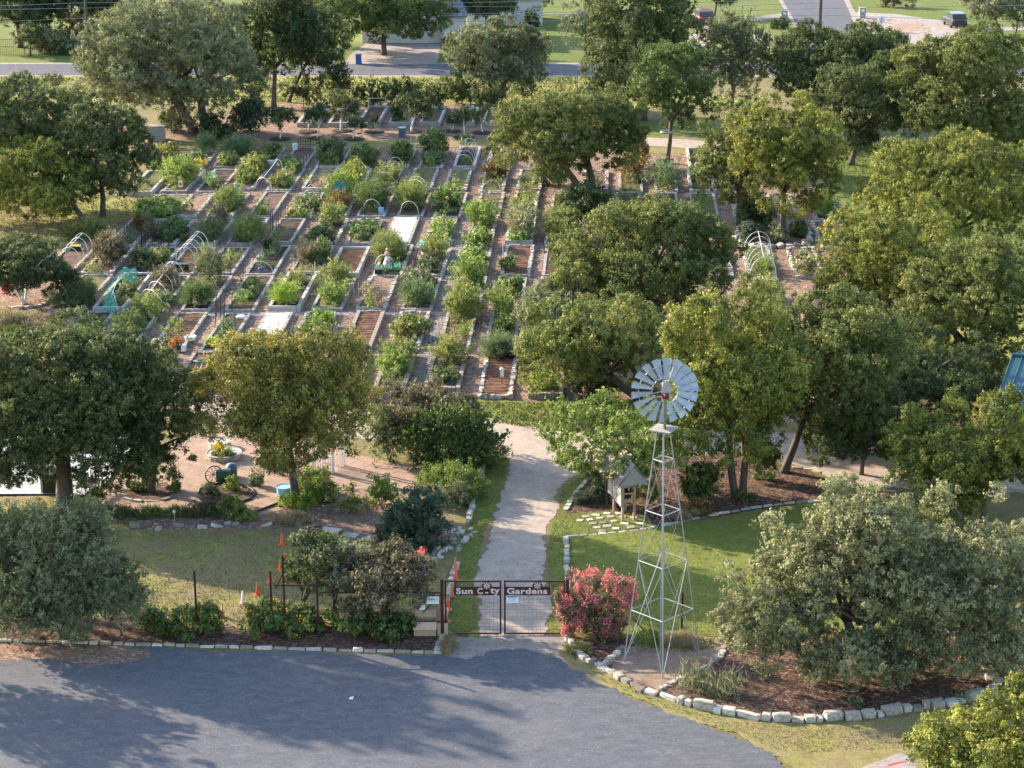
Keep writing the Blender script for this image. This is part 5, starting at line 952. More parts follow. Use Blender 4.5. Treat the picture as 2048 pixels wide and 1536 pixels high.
def ringm(r, y, t=.012, n=48):
    mb = MB(); mb.tube([(r * math.cos(2 * math.pi * k / n), y, r * math.sin(2 * math.pi * k / n)) for k in range(n + 1)], t, 5, cap=False); return mb
ringm(.50, -.02, .014).build('inner_ring', M['steel'], wh); ringm(1.0, -.05, .011).build('outer_ring', M['steel'], wh)
mb = MB()
for k in range(6):
    a = 2 * math.pi * k / 6 + .2; mb.tube([(0, 0, 0), (1.0 * math.cos(a), 0, 1.0 * math.sin(a))], .012, 5)
mb.build('spoke', M['steel'], wh)
for k in range(18):
    a = 2 * math.pi * (k + .35) / 18; mb = MB(); nu, nv = 4, 6; er = Vector((math.cos(a), 0, math.sin(a))); et = Vector((-math.sin(a), 0, math.cos(a))); ey = Vector((0, 1, 0))
    vs = []
    for j in range(nv + 1):
        rr = .46 + (1.275 - .46) * j / nv; wv = .14 + .23 * j / nv; tw = R(30) - R(8) * j / nv
        for i in range(nu + 1):
            u_ = (i / nu - .5); cv = .035 * (1 - 4 * u_ * u_) * (.6 + j / nv)
            p = er * (rr - (.03 * (2 * u_) ** 2 if j == nv else 0)) + (et * math.cos(tw) + ey * math.sin(tw)) * (u_ * wv) + (ey * math.cos(tw) - et * math.sin(tw)) * cv
            vs.append(tuple(p))
    fs = [(j * (nu + 1) + i, j * (nu + 1) + i + 1, (j + 1) * (nu + 1) + i + 1, (j + 1) * (nu + 1) + i) for j in range(nv) for i in range(nu)]
    m_ = bpy.data.meshes.new('blade'); m_.from_pydata(vs, [], fs); m_.update(); m_.shade_smooth(); link('blade', m_, M['blade'], wh)

# ------------------------------------------------------------------ gate with cut out lettering
def textcurve(body, size, wide=1.0, bold=.0):
    cu = bpy.data.curves.new('lettering', 'FONT'); cu.body = body; cu.size = size; cu.align_x = 'LEFT'; cu.offset = bold; cu.space_character = 1.08
    cu.resolution_u = 4; return cu
def textmesh(name, body, width, height, mat, parent, origin, ex=.004, bold=.0):
    """flat lettering standing in the XZ plane, scaled into width x height"""
    cu = textcurve(body, 1.0, bold=bold); cu.extrude = .01
    o = bpy.data.objects.new('tmp', cu); C.objects.link(o); dg = bpy.context.evaluated_depsgraph_get()
    me = bpy.data.meshes.new_from_object(o.evaluated_get(dg)); bpy.data.objects.remove(o)
    co = np.zeros(len(me.vertices) * 3, np.float32); me.vertices.foreach_get('co', co); co = co.reshape(-1, 3)
    lo, hi = co.min(0), co.max(0); sx = width / (hi[0] - lo[0]); sy = height / (hi[1] - lo[1])
    out = np.stack([(co[:, 0] - lo[0]) * sx, -(co[:, 2]) / .01 * ex, (co[:, 1] - lo[1]) * sy], 1)
    me.vertices.foreach_set('co', out.astype(np.float32).ravel()); me.update(); me.name = name
    return link(name, me, mat, parent, origin)
GL, GR = G(889, 1271), G(1130, 1271)
gx, gy = (GL + GR) / 2, None
gate = thing('farm_gate', 'brown steel double gate with cut out garden lettering across the drive', 'gate', (GL + GR) / 2, math.atan2(GR.y - GL.y, GR.x - GL.x))
gw = (GR - GL).length; GH = 2.34
def gx_(px): return (px - 889) / (1130 - 889) * gw - gw / 2
for (a, b) in ((890, 1003), (1008, 1130)):
    A, B_ = gx_(a), gx_(b); leaf = thing('gate_leaf', None, None); leaf.parent = gate
    mb = MB(); r = .035
    mb.box((A + r, 0, GH / 2 + .06), (.07, .07, GH)); mb.box((B_ - r, 0, GH / 2 + .06), (.07, .07, GH))
    mb.box(((A + B_) / 2, 0, GH + .02), (B_ - A - .15, .06, .06)); mb.box(((A + B_) / 2, 0, .09), (B_ - A - .15, .06, .06)); mb.build('leaf_frame', M['rust'], leaf)
    mb = MB(); n = int((B_ - A) / .16)
    for k in range(1, n): mb.box((A + (B_ - A) * k / n, .0, GH / 2 + .05), (.004, .004, GH - .14))
    for k in range(1, 15): mb.box(((A + B_) / 2, .006, .09 + (GH - .1) * k / 15), (B_ - A - .15, .004, .004))
    mb.build('wire_mesh', M['darkmetal'], leaf)
def zg(py): return (1271 - py) / 113.0 * (GH + .06) + .0
M['letters'] = plain('pale_letter_plate', (.62, .50, .46), .6, var=.03)
def signpanel(px0, px1, pieces, sunx, hang):
    t = thing('sign_panel', None, None); t.parent = gate; PX0, PX1, PZ0, PZ1 = gx_(px0), gx_(px1), zg(1187.2), zg(1170.2); sx = gx_(sunx)
    arc = [Vector((sx + .21 * math.cos(math.pi * k / 16), 0, PZ1 + .21 * math.sin(math.pi * k / 16))) for k in range(17)]
    mb = MB(); mb.prism([Vector((PX0, 0, PZ0)), Vector((PX1, 0, PZ0)), Vector((PX1, 0, PZ1))] + arc + [Vector((PX0, 0, PZ1))], Vector((0, .012, 0))); mb.build('plate', M['rust'], t, loc=(0, -.06, 0))
    for (w, a, b, ya, yb) in pieces: textmesh('letters', w, gx_(b) - gx_(a), zg(ya) - zg(yb), M['letters'], t, (gx_(a), -.066, zg(yb)), ex=.004, bold=.03)
    mb = MB()
    for k in range(8):
        a = 2 * math.pi * k / 8; ca, sa = math.cos(a), math.sin(a); cx_, cz_ = sx, PZ1 + .055; q = [(.03, .012), (.03, -.012), (.135, -.026), (.15, 0), (.135, .026)]
        mb.prism([Vector((cx_ + ca * r - sa * w, 0, cz_ + sa * r + ca * w)) for r, w in q], Vector((0, .004, 0)))
    mb.build('sun_emblem', M['letters'], t, loc=(0, -.067, 0))
    mb = MB(); hxp = gx_(hang); mb.box((hxp, -.05, (PZ1 + GH) / 2 + .02), (.03, .02, GH - PZ1 + .02)); mb.build('hanger', M['rust'], t)
    return t
t_ = signpanel(909, 1002, [('Sun', 913, 946, 1172.5, 1184.8), ('C', 955, 966, 1172.5, 1184.8), ('ty', 981, 1000, 1172.5, 1187)], 974, 912)
mb = MB(); mb.box((gx_(974), -.068, zg(1182)), (.12, .005, .06)); mb.build('letter_foot', M['letters'], t_)
signpanel(1010, 1100, [('Gardens', 1014, 1094, 1172.5, 1184.8)], 1074.5, 1098)
def notice(name, label, cx, cz, w, h, parent, lines, group=None, title=None, loc=None, band=False):
    b = thing(name, label, 'sign', loc); 
    mb = MB(); mb.box((0, 0, 0), (w, .012, h)); mb.build('board', M['white'], b)
    rn = random.Random(int(w * 1000))
    if band: mb = MB(); mb.box((0, -.008, h * .36), (w * .98, .006, h * .2)); mb.build('title_band', M['bluesign'], b)
    if title: textmesh('lettering', title, w * .72, h * .36, M['signtext'], b, (-w * .36, -.009, h * .02), bold=.015)
    mb = MB()
    for k in range(lines): 
        z = (h * .22 if not title else -h * .14) - k * h * (.62 if not title else .5) / max(1, lines)
        mb.box((-w * .04 * rn.random(), -.008, z), (w * rn.uniform(.55, .8), .004, h * .028))
    if lines: mb.build('text_lines', M['signtext'], b)
    return b
q = gate.location
def onfence(px, py, dy=-.07): 
    p = RY(px, py, q.y + dy); return p
notice('notice_sign', 'white notice with a blue band wired to the right gate leaf', 0, 0, .46, .32, None, 5, loc=onfence(1025, 1198), band=True)
notice('gate_sign', 'white sign reading Gate 2 left of the gate', 0, 0, .50, .32, None, 1, title='Gate 2', loc=onfence(865.5, 1200.5))
notice('notice_sign', 'small white paper notice left of the gate number sign', 0, 0, .24, .26, None, 5, loc=onfence(844, 1213))
for i, (px, nm) in enumerate(((885, 'left'), (1134, 'right'))):
    p = G(px, 1271); mb = MB(); mb.box((0, 0, 1.22), (.13, .13, 2.44)); mb.box((0, 0, 2.45), (.15, .15, .02))
    o = mb.build('gate_post', M['rust'], loc=p); tag(o, f'thick brown steel gate post at the {nm} of the double gate', 'post', 'gate posts')
# deer fence: posts, rails and wire, left and right of the gate
fy = gate.location.y
def fence(name, label, pts, posts, rails, braces, hh=2.3):
    t = thing(name, label, 'fence', (0, fy, 0))
    for (px, top) in posts:
        p = RY(px, 1271, fy); z = RY(px, top, fy).z
        mb = MB(); mb.box((0, 0, z / 2), (.08, .08, z)); mb.build('post', M['rust'], t, loc=(p.x, 0, 0))
    for (a, b, py) in rails:
        A, B_ = RY(a, py, fy), RY(b, py, fy); mb = MB(); mb.box(((A.x + B_.x) / 2, 0, A.z), (B_.x - A.x, .055, .055)); mb.build('rail', M['rust'], t)
    for (a, ya, b, yb) in braces:
        A, B_ = RY(a, ya, fy), RY(b, yb, fy); mb = MB(); mb.tube([(A.x, 0, max(A.z, 0)), (B_.x, 0, B_.z)], .028, 6); mb.build('brace', M['rust'], t)
    A, B_ = RY(pts[0], 1271, fy).x, RY(pts[1], 1271, fy).x; mb = MB()
    for k in range(int((B_ - A) / .15)): mb.box((A + .15 * k, .03, hh / 2), (.004, .004, hh))
    for k in range(16): mb.box(((A + B_) / 2, .034, .02 + hh * k / 15), (B_ - A, .004, .004))
    mb.build('wire_mesh', M['darkmetal'], t); return t
fence('wire_fence', 'brown posted deer fence running left from the gate behind the lantanas', (-40, 880), [(243, 1148), (395, 1142), (545, 1142), (571, 1110), (637, 1150)], [(548, 634, 1171), (641, 881, 1185)], [(552, 1176, 568, 1143), (846, 1225, 882, 1188)])
fence('wire_fence', 'deer fence behind the pink crape myrtle and windmill tower', (1140, 1460), [(1363, 1184)], [(1140, 1200, 1262 - 42)], [(1140, 1190, 1170, 1215), (1262, 1232, 1290, 1262)])
# cones
def cone(px, py, hgt, label, mat='orange', grp='orange traffic cones', tilt=0.0):
    p = G(px, py); t = thing('traffic_cone', label, 'traffic cone', p, random.Random(px).uniform(0, 1.5), grp)
    mb = MB(); mb.box((0, 0, .02), (hgt * .52, hgt * .52, .04)); mb.build('base', M['fadedorange' if mat == 'white' else mat], t)
    mb = MB(); mb.lathe([(hgt * .19, .04), (hgt * .15, .1), (hgt * .04, hgt), (hgt * .02, hgt)], n=14); mb.build('cone_body', M[mat], t, smooth=True)
    return t
CN = [(445, 1235, .52, 'small orange cone on the mulch, furthest left', 'fadedorange'), (486, 1207, .56, 'faded white traffic cone on the left lawn', 'white'), (515, 1190, .56, 'orange cone on a green post base right of the white cone', 'orange'),
      (541, 1165, .6, 'orange cone against the leftmost brown fence post', 'orange'), (561, 1140, .55, 'orange cone half hidden by the left crape myrtle, lower', 'orange'), (571, 1118, .4, 'orange cone glimpsed through the left crape myrtle, middle', 'orange'), (564, 1090, .58, 'orange cone above the left crape myrtle, farthest on the lawn', 'orange'),
      (911, 1141, .62, 'farthest orange cone of the line inside the gate', 'fadedorange'), (912, 1162, .66, 'second farthest orange cone inside the gate', 'orange'), (903, 1192, .6, 'red orange cone partly behind the sign panel, inside the gate', 'fadedorange'), (896, 1220, .6, 'bright orange cone beside the gate number sign', 'orange'), (893, 1244, .6, 'nearest orange cone behind the left gate post', 'fadedorange')]
for c_ in CN: cone(*c_)
# cardboard boxes
def carton(px, py, w, d, h, rz, label, flaps=True):
    p = G(px, py); t = thing('cardboard_box', label, 'box', (p.x, p.y + d / 2, 0), rz)
    mb = MB(); th = .008
    for (c_, s_) in (((0, -d / 2, h / 2), (w, th, h)), ((0, d / 2, h / 2), (w, th, h)), ((-w / 2, 0, h / 2), (th, d - .02, h)), ((w / 2, 0, h / 2), (th, d - .02, h)), ((0, 0, .01), (w - .02, d - .02, th))): mb.box(c_, s_)
    mb.build('box_body', M['card'], t)
    if flaps:
        mb = MB(); mb.quad((-w / 2, d / 2, h + .002), (w / 2, d / 2, h + .002), (w / 2, d / 2 + .05, h + .3), (-w / 2, d / 2 + .05, h + .3)); mb.build('flap', M['cardin'], t)
        mb = MB(); mb.quad((-w / 2 - .02, -d / 2 - .006, h), (w / 2 + .02, -d / 2 - .006, h), (w / 2 + .02, -d / 2 - .12, h - .28), (-w / 2 - .02, -d / 2 - .12, h - .28)); mb.build('flap', M['cardin'], t)
        mb = MB(); mb.box((0, -d / 2 - .009, h * .25), (.015, .006, h * .5)); mb.build('tape', M['cardin'], t)
    return t
carton(850, 1273, .88, .5, .62, 0, 'wide open cardboard box by the gate, flaps out')
carton(885, 1272, .42, .4, .56, R(3), 'narrow cardboard box standing against the left gate post', False)

# ------------------------------------------------------------------ notice kiosk
kf = G(1245, 1043); dk = Vector((-.65, 2.45, 0)).normalized(); nk = Vector((dk.y, -dk.x, 0)); Lk, Wk, He, AP = 1.85, .55, 1.85, .40
M['boardpanel'] = plain('pale_board', (.42, .40, .37), .7, var=.25, scale=4)
kio = thing('notice_kiosk', 'small shingle roofed notice kiosk on light wooden legs by the drive', 'kiosk', kf)
def kp(a, b, z): return dk * a + nk * b + Vector((0, 0, z))
ang = math.atan2(dk.y, dk.x)
for (a, b) in ((0, 0), (0, Wk), (1.3, 0), (1.3, Wk), (Lk + .3, -.1), (Lk + .3, Wk + .3)):
    mb = MB(); p = kp(a, b, 0); mb.box((p.x, p.y, He / 2), (.10, .10, He), ang); mb.build('leg', M['pine'] if a < 1.5 else M['bark'], kio)
R0, R1 = kp(-.42, AP, He + .95), kp(Lk + .55, AP, He + .95)
for b in (-.38, 1.18):
    e0, e1 = kp(-.42, b, He), kp(Lk + .55, b, He); mb = MB(); mb.prism([e0, e1, R1, R0], Vector((0, 0, .06))); mb.build('roof', M['shingle'], kio)
for a in (-.36, Lk + .45):
    mb = MB(); mb.prism([kp(a, -.30, He + .01), kp(a, 1.10, He + .01), kp(a, AP, He + .90)], dk * .04); mb.build('gable', M['greywood'], kio)
for k in range(3):
    p = kp(.28 + k * .66, -.075, 1.28); mb = MB(); mb.box((p.x, p.y, p.z), (.64, .04, 1.08), ang); mb.build('display_board', M['boardpanel'], kio)
for k in range(4):
    p = kp(-.04 + k * .66, -.08, 1.28); mb = MB(); mb.box((p.x, p.y, p.z), (.05, .07, 1.12), ang); mb.build('batten', M['greywood'], kio)
p = kp(-.02, Wk / 2, 0)
for (z, h_, m_) in ((1.7, .12, 'greywood'), (1.35, .08, 'pine'), (1.0, .16, 'pine')):
    mb = MB(); mb.box((p.x, p.y, z), (.05, Wk - .12, h_), ang); mb.build('rail', M[m_], kio)
mb = MB(); p = kp(.5, Wk / 2, 1.18); mb.box((p.x, p.y, p.z), (.8, .3, .22), ang); mb.build('leaflet_box', M['black'], kio)

# ------------------------------------------------------------------ hoops, frames, netting in the beds
def hoops(label, fl_, fr2, nb, n, hh, ridge=True, z0=.2, mat='pvc', rad=.026, name='hoop_frame', group='white pipe hoops over garden beds'):
    """fl_,fr2: front feet pixels; nb: (backleft,backright) pixels"""
    a, b = G(*fl_, z0), G(*fr2, z0); c_, d = G(*nb[0], z0), G(*nb[1], z0); o = (a + b) / 2
    t = thing(name, label, 'hoops', o, 0, group); tops_ = []
    for k in range(n):
        f_ = k / max(1, n - 1); p, q2 = a.lerp(c_, f_), b.lerp(d, f_); pts = []
        for j in range(13):
            u_ = math.pi * j / 12; m2 = (p + q2) / 2; pts.append(m2 + (p - q2) / 2 * math.cos(u_) + Vector((0, 0, hh * math.sin(u_) ** .8)) - o)
        tops_.append(pts[6]); mb = MB(); mb.tube(pts, rad, 5); mb.build('hoop', M[mat], t, smooth=True)
    if ridge and n > 1: mb = MB(); mb.tube([tops_[0] + Vector((0, 0, .02)), tops_[-1] + Vector((0, 0, .02))], rad, 5); mb.build('ridge_pipe', M[mat], t)
    return t
hoops('six tall white hoops with ridge pipe over the weedy bed at the right', (1500, 555), (1552, 552), ((1489, 502), (1541, 498)), 6, 1.3, rad=.022)
hoops('five tall white hoops with ridge pipe over the tilled bed at left', (352, 526), (392, 530), ((384, 492), (418, 500)), 5, 1.15)
hoops('three white hoops over low squash beside the green netted bed', (284, 600), (326, 620), ((310, 572), (346, 582)), 3, .95)
hoops('four thin white hoops behind the holly at the left edge', (122, 520), (160, 524), ((150, 490), (184, 496)), 4, .95)
hoops('five white hoops over the pale bed at the back, right of the tall dark shrub', (908, 336), (946, 336), ((922, 304), (954, 302)), 5, 1.1, ridge=False)
hoops('five white hoops in front of the olive thicket, top centre', (751, 368), (790, 374), ((776, 340), (806, 340)), 5, 1.05, ridge=False)
hoops('hoops half hidden by the big forked elm', (972, 335), (1012, 336), ((982, 306), (1020, 304)), 4, 1.1, ridge=False)
hoops('single white hoop at the near end of the dark green mound bed', (727, 424), (762, 426), ((727, 424), (762, 426)), 1, 1.0, ridge=False)
hoops('single white hoop at the near end of the olive mound bed', (801, 428), (837, 430), ((801, 428), (837, 430)), 1, 1.0, ridge=False)
hoops('single white hoop over weeds right of the rust bush', (963, 388), (1000, 380), ((963, 388), (1000, 380)), 1, .9, ridge=False)
hoops('single white hoop at the near end of the netted dark bed', (493, 552), (547, 553), ((493, 552), (547, 553)), 1, 1.0, ridge=False)
hoops('two low white hoops at the far end of the big leafy patch, front one', (604, 402), (622, 404), ((608, 392), (632, 394)), 2, .5, ridge=False)
hoops('two low white hoops inside the pale bed of dead vines', (614, 382), (634, 382), ((622, 370), (642, 370)), 2, .5, ridge=False)
hoops('two white hoops over the round olive mound, upper pair', (815, 378), (850, 386), ((820, 372), (854, 380)), 2, .9, ridge=False)
hoops('white hoop beside the red sign at the left beds', (320, 390), (356, 394), ((320, 390), (356, 394)), 1, .55, ridge=False, rad=.03)
hoops('white hoop left of the dark canna clump', (1466, 438), (1500, 436), ((1467, 432), (1502, 430)), 2, 1.2, ridge=False)
hoops('dark hoop over the shaded bed in front of the rock ring', (1576, 520), (1620, 520), ((1576, 516), (1622, 516)), 1, 1.2, ridge=False, mat='darkmetal')
hoops('two white hoops around the scarecrow', (750, 538), (789, 540), ((772, 508), (812, 510)), 2, 1.0, ridge=False)
hoops('brown hoop over dry tomatoes left of the paver path', (850, 502), (886, 505), ((850, 502), (886, 505)), 1, 1.1, ridge=False, mat='barkpale')
hoops('bent white hoops beside the pale feathery plant above the oak', (302, 700), (326, 712), ((306, 696), (334, 716)), 2, .8, ridge=False)
hoops('pink hoop over squash near the paver path', (840, 535), (876, 536), ((840, 535), (876, 536)), 1, 1.0, ridge=False, mat='barkpale')
hoops('three white hoops over the dull bed left of the tall caged tomatoes', (318, 566), (352, 574), ((330, 548), (368, 556)), 3, .95)
hoops('arched pipe over the pale bushes in the back rows', (512, 378), (544, 384), ((548, 340), (566, 346)), 2, 1.0)
# bent pipe and pvc frames
def pipes(name, label, cat, segs, mat='pvc', rad=.02, group=None, part='pipe'):
    o = segs[0][0]; t = thing(name, label, cat, (o.x, o.y, 0), 0, group)
    for s2 in segs: mb = MB(); mb.tube([p - Vector((o.x, o.y, 0)) for p in s2], rad, 5); mb.build(part, M[mat], t)
    return t
def vp(px, py, z0=.2): return G(px, py, z0)
def upr(px, py, top, z0=.15): b = G(px, py, z0); return [b, RY(px, top, b.y)]
def frame4(label, x0, x1, y, top, mat='pvc', name='pipe_frame', rad=.022, cat='frame', group=None):
    a, b = G(x0, y, .1), G(x1, y, .1); ta, tb = RY(x0, top, a.y), RY(x1, top, b.y)
    return pipes(name, label, cat, [[a, ta], [b, tb], [ta, tb]], mat, rad, group)
frame4('white goal shaped pipe frame standing behind the orchard', 737, 771, 219, 196.5, rad=.035)
frame4('white square pvc frame over the pale green tomatoes right of the path', 1028, 1063, 446, 413)
frame4('white pvc trellis frame over the tall tomatoes at the right of the path, near end', 986, 1029, 632, 599)
frame4('black bar trellis over the bed with five hoops', 740, 790, 386, 361, 'darkmetal', rad=.018)
frame4('dark trellis frame between the potato plants and the shade cloth', 636, 668, 438, 419, 'darkmetal', rad=.018)
# stakes
def stakes(label, pts, mat='darkmetal', rad=.028, group='stakes in the beds', name='garden_stake', cat='stake'):
    for si, (px, py, top) in enumerate(sorted(pts)):
        b, tp = upr(px, py, top, .1); mb = MB(); mb.tube([(0, 0, 0), (tp.x - b.x, 0, tp.z - b.z)], rad, 5)
        tag(mb.build(name, M[mat], loc=b), f'{label}, {ordn(si + 1)} from left', cat, group)
stakes('black stake in the dark bed with the chartreuse row', [(433, 632, 588), (441, 640, 590), (449, 648, 594), (431, 650, 600), (464, 626, 586), (447, 668, 620), (470, 660, 622)], group='black stakes at the chartreuse row')
stakes('tall dark rod between the rocky grey bed and the bare bed', [(541, 470, 428), (546, 476, 432), (552, 462, 424), (557, 452, 420), (545, 462, 420)], group='dark rods by the bare soil bed')
stakes('black rod beside the leafy bed with the orange bucket', [(562, 436, 404), (570, 430, 400), (576, 440, 408)], group='dark rods by the orange bucket')
stakes('pale wooden stake among the tomatoes left of the orange soil bed', [(615, 494, 480), (625, 500, 484), (634, 492, 474), (653, 494, 480), (634, 530, 514), (625, 548, 530), (630, 545, 524), (588, 548, 522), (596, 525, 500)], 'pvc', group='pale stakes left of the orange soil bed')
stakes('dark post in the bed right of the paver path', [(942, 478, 438), (918, 575, 540), (923, 572, 542)], group='dark posts right of the paver path')
stakes('white pipe post in the bed right of the paver path', [(947, 578, 550), (944, 580, 556)], 'pvc', group='white posts right of the paver path')
stakes('black corner stake of the rusty trellis bed', [(186, 540, 496), (160, 556, 540), (156, 560, 544)], group='stakes near the netted bed')
stakes('black iron rod in the shaded beds at the left', [(248, 482, 440), (254, 484, 444), (260, 482, 446), (273, 500, 476), (283, 494, 452), (338, 492, 452), (337, 496, 470), (320, 500, 480)], group='iron rods in the shaded left beds')
stakes('thin stake at the front of a bed on the left', [(524, 388, 360), (558, 386, 362), (728, 430, 414), (730, 446, 430), (846, 372, 342), (1249, 392, 378), (1407, 400, 372)], group='thin dark stakes')
stakes('green bamboo cane beside the tall dark round shrub', [(855, 310, 275), (880, 306, 266)], 'greenplastic', rad=.03, group='green canes')
stakes('small white pipe at the near end of a back bed', [(637, 332, 322), (672, 332, 322), (676, 332, 322), (604, 330, 318), (610, 328, 312), (616, 322, 308), (841, 334, 324), (860, 334, 326), (822, 282, 275)], 'pvc', rad=.03, group='short white pipes')
stakes('thin bamboo cane in the tomato rows left of the paver path', [(708, 600, 566), (690, 596, 562), (666, 560, 520), (652, 566, 528), (812, 560, 524), (826, 556, 520), (870, 470, 436), (886, 474, 440), (664, 432, 396), (700, 420, 384)], 'pine', .022, group='bamboo canes left of the paver path')
stakes('black metal rod in the beds at centre left', [(346, 452, 418), (352, 458, 424), (480, 556, 528), (486, 552, 522), (400, 560, 506), (420, 566, 508), (440, 566, 512), (520, 612, 574), (648, 600, 558), (590, 532, 500), (500, 366, 338), (540, 372, 344), (640, 412, 380), (648, 420, 388)], group='metal rods at centre left')
stakes('pale cane in the beds right of the paver path', [(1006, 520, 486), (1036, 470, 436), (1056, 466, 430), (1000, 610, 574), (1018, 600, 560), (930, 520, 484), (956, 610, 570), (1090, 470, 436)], 'pvc', .02, group='pale canes right of the path')
# trellis with dead vines
def panelgrid(name, label, cat, x0, x1, y, top, nx, ny, mat, rad=.008, lean=0.0, z0=.15):
    a, b = G(x0, y, z0), G(x1, y, z0); ta, tb = RY(x0, top, a.y + lean), RY(x1, top, b.y + lean); t = thing(name, label, cat, a)
    mb = MB()
    for k in range(nx + 1): f_ = k / nx; mb.tube([a.lerp(b, f_) - a, ta.lerp(tb, f_) - a], rad, 4)
    for k in range(1, ny + 1): f_ = k / ny; mb.tube([a.lerp(ta, f_) - a, b.lerp(tb, f_) - a], rad, 4)
    mb.build('grid', M[mat], t); return t
panelgrid('wire_trellis', 'wire trellis with dead tan vines, leaning over the stone edged bed', 'trellis', 717, 763, 614, 562, 9, 11, 'barkpale', .012, 1.8)
bush('dead_vines', 'dry tan vines clinging to the leaning wire trellis', (720, 566, 762, 612), .7, 'straw', 701, z0=.35, cat='vines', lai=.8, stem=False, gap=.6, K=5)
panelgrid('wire_trellis', 'black iron trellis panels in the shaded left bed, left one', 'trellis', 276, 300, 494, 462, 8, 3, 'darkmetal', .012)
panelgrid('wire_trellis', 'black iron trellis panels in the shaded left bed, right one', 'trellis', 302, 330, 496, 470, 8, 3, 'darkmetal', .012)
panelgrid('wire_trellis', 'black lattice trellis behind the white bucket in the back row', 'trellis', 596, 626, 303, 276, 6, 4, 'darkmetal', .02)
panelgrid('wire_trellis', 'green net trellis in the bed in front of the pale hoop bed', 'trellis', 918, 926, 372, 346, 3, 8, 'greenplastic', .015)
# netting draped
def drape(name, label, cat, quads, mat, seed=1, amp=.12, n=9, parts=None):
    """quads: list of 4 world points (two rows) made into a rumpled cloth"""
    mb = MB(); o = quads[0][0]
    for (a, b, c_, d) in quads:
        base = len(mb.v)
        for j in range(n + 1):
            for i in range(n + 1):
                p = a.lerp(b, i / n).lerp(d.lerp(c_, i / n), j / n)
                q2 = mnoise.noise(p * 2.2 + Vector((seed, 0, 0))) * amp + mnoise.noise(p * 6 + Vector((0, seed, 0))) * amp * .5
                mb.v.append((p.x - o.x + q2, p.y - o.y + q2 * .6, max(.03, p.z + q2)))
        for j in range(n):
            for i in range(n): k = base + j * (n + 1) + i; mb.f.append((k, k + 1, k + n + 2, k + n + 1))
    ob = mb.build(name, M[mat], smooth=True, loc=(o.x, o.y, 0)); return tag(ob, label, cat)
nm_, n_, b_ = newmat('sheer_green_net'); tcn = N(n_, "ShaderNodeTexCoord")
b_.inputs['Base Color'].default_value = (.03, .33, .20, 1); b_.inputs['Roughness'].default_value = .6
wv = N(n_, "ShaderNodeTexNoise", i_Scale=3.5, i_Detail=5.0); n_.links.new(tcn.outputs['Object'], wv.inputs[0])
al = ramp(n_, wv.outputs[0], [(.35, (.35, .35, .35)), (.65, (.95, .95, .95))]); n_.links.new(al, b_.inputs['Alpha']); M['sheernet'] = nm_
def gz(px, py, z): return G(px, py, z)
drape('netting', 'sheer green netting sagging on poles over the big pale concrete bed', 'netting', [
    (gz(206, 622, .3), gz(238, 622, .3), RY(226, 573, G(206, 600).y), RY(209, 588, G(206, 606).y)),
    (RY(209, 588, G(206, 604).y), RY(226, 573, G(216, 598).y), RY(240, 553, G(240, 570).y), RY(224, 560, G(224, 584).y)),
    (RY(224, 560, G(224, 586).y), RY(276, 566, G(276, 580).y), RY(275, 545, G(275, 568).y), RY(251, 530, G(250, 566).y))], 'sheernet', 3, .16, 12)
pipes('pipe_frame', 'white poles holding up the green netting', 'frame', [[G(236, 620, .3), RY(226, 580, G(226, 606).y)], [G(216, 610, .3), RY(238, 552, G(230, 592).y)], [RY(238, 552, G(230, 592).y), RY(272, 568, G(272, 584).y)]], 'pvc', .018)
drape('shade_cloth', 'dark green shade cloth hooped over tomatoes, in the left of the sixth row', 'cloth', [(RY(450, 376, G(450, 398).y), RY(478, 366, G(478, 394).y), gz(491, 400, .2), gz(470, 405, .2))], 'shade', 5, .14)
drape('shade_cloth', 'bright green cloth over a small plant in the seventh row', 'cloth', [(RY(405, 362, G(406, 372).y), RY(425, 340, G(425, 366).y), RY(433, 350, G(433, 372).y), gz(418, 372, .3))], 'netting', 6, .1)
drape('shade_cloth', 'folded dark green and white cloth on top of the tall tomato tangle', 'cloth', [(RY(660, 384, G(660, 420).y), RY(692, 386, G(692, 420).y), RY(690, 366, G(690, 416).y), RY(676, 358, G(676, 414).y))], 'shade', 7, .15)
drape('shade_cloth', 'green netting folded at the near end of the scarecrow bed', 'cloth', [(gz(750, 538, .3), gz(800, 538, .3), RY(800, 526, G(800, 540).y), RY(756, 528, G(756, 540).y))], 'netting', 8, .12)
drape('shade_cloth', 'dark green cloth hanging at the right of the scarecrow bed', 'cloth', [(gz(800, 503, .2), gz(814, 505, .2), RY(812, 482, G(812, 500).y), RY(803, 486, G(803, 500).y))], 'shade', 9, .08)
drape('shade_cloth', 'strip of green netting left of the dry tomatoes by the paver path', 'cloth', [(gz(840, 500, .2), gz(848, 500, .2), RY(845, 478, G(845, 496).y), RY(838, 482, G(838, 496).y))], 'netting', 10, .06)
# scarecrow
p = G(775, 541, .3); sc_ = thing('scarecrow', 'scarecrow in a white skirt standing in the fennel bed', 'scarecrow', p)
mb = MB(); mb.tube([(0, 0, 0), (0, 0, 1.5)], .025, 6); mb.tube([(-.4, 0, 1.1), (.4, 0, 1.15)], .02, 5); mb.build('post', M['wood'], sc_)
mb = MB(); mb.lathe([(.30, .35), (.26, .5), (.10, .95), (.06, 1.0)], n=12); mb.build('skirt', M['white'], sc_)
mb = MB(); mb.lathe([(.10, .95), (.17, 1.1), (.15, 1.25), (.05, 1.3)], n=10); mb.build('shirt', plain('faded_pink_cloth', (.5, .3, .27), .8), sc_)
mb = MB(); mb.lathe([(.02, 1.3), (.09, 1.36), (.1, 1.44), (.06, 1.52), (.0, 1.54)], n=10); mb.build('head', M['cardin'], sc_, smooth=True)

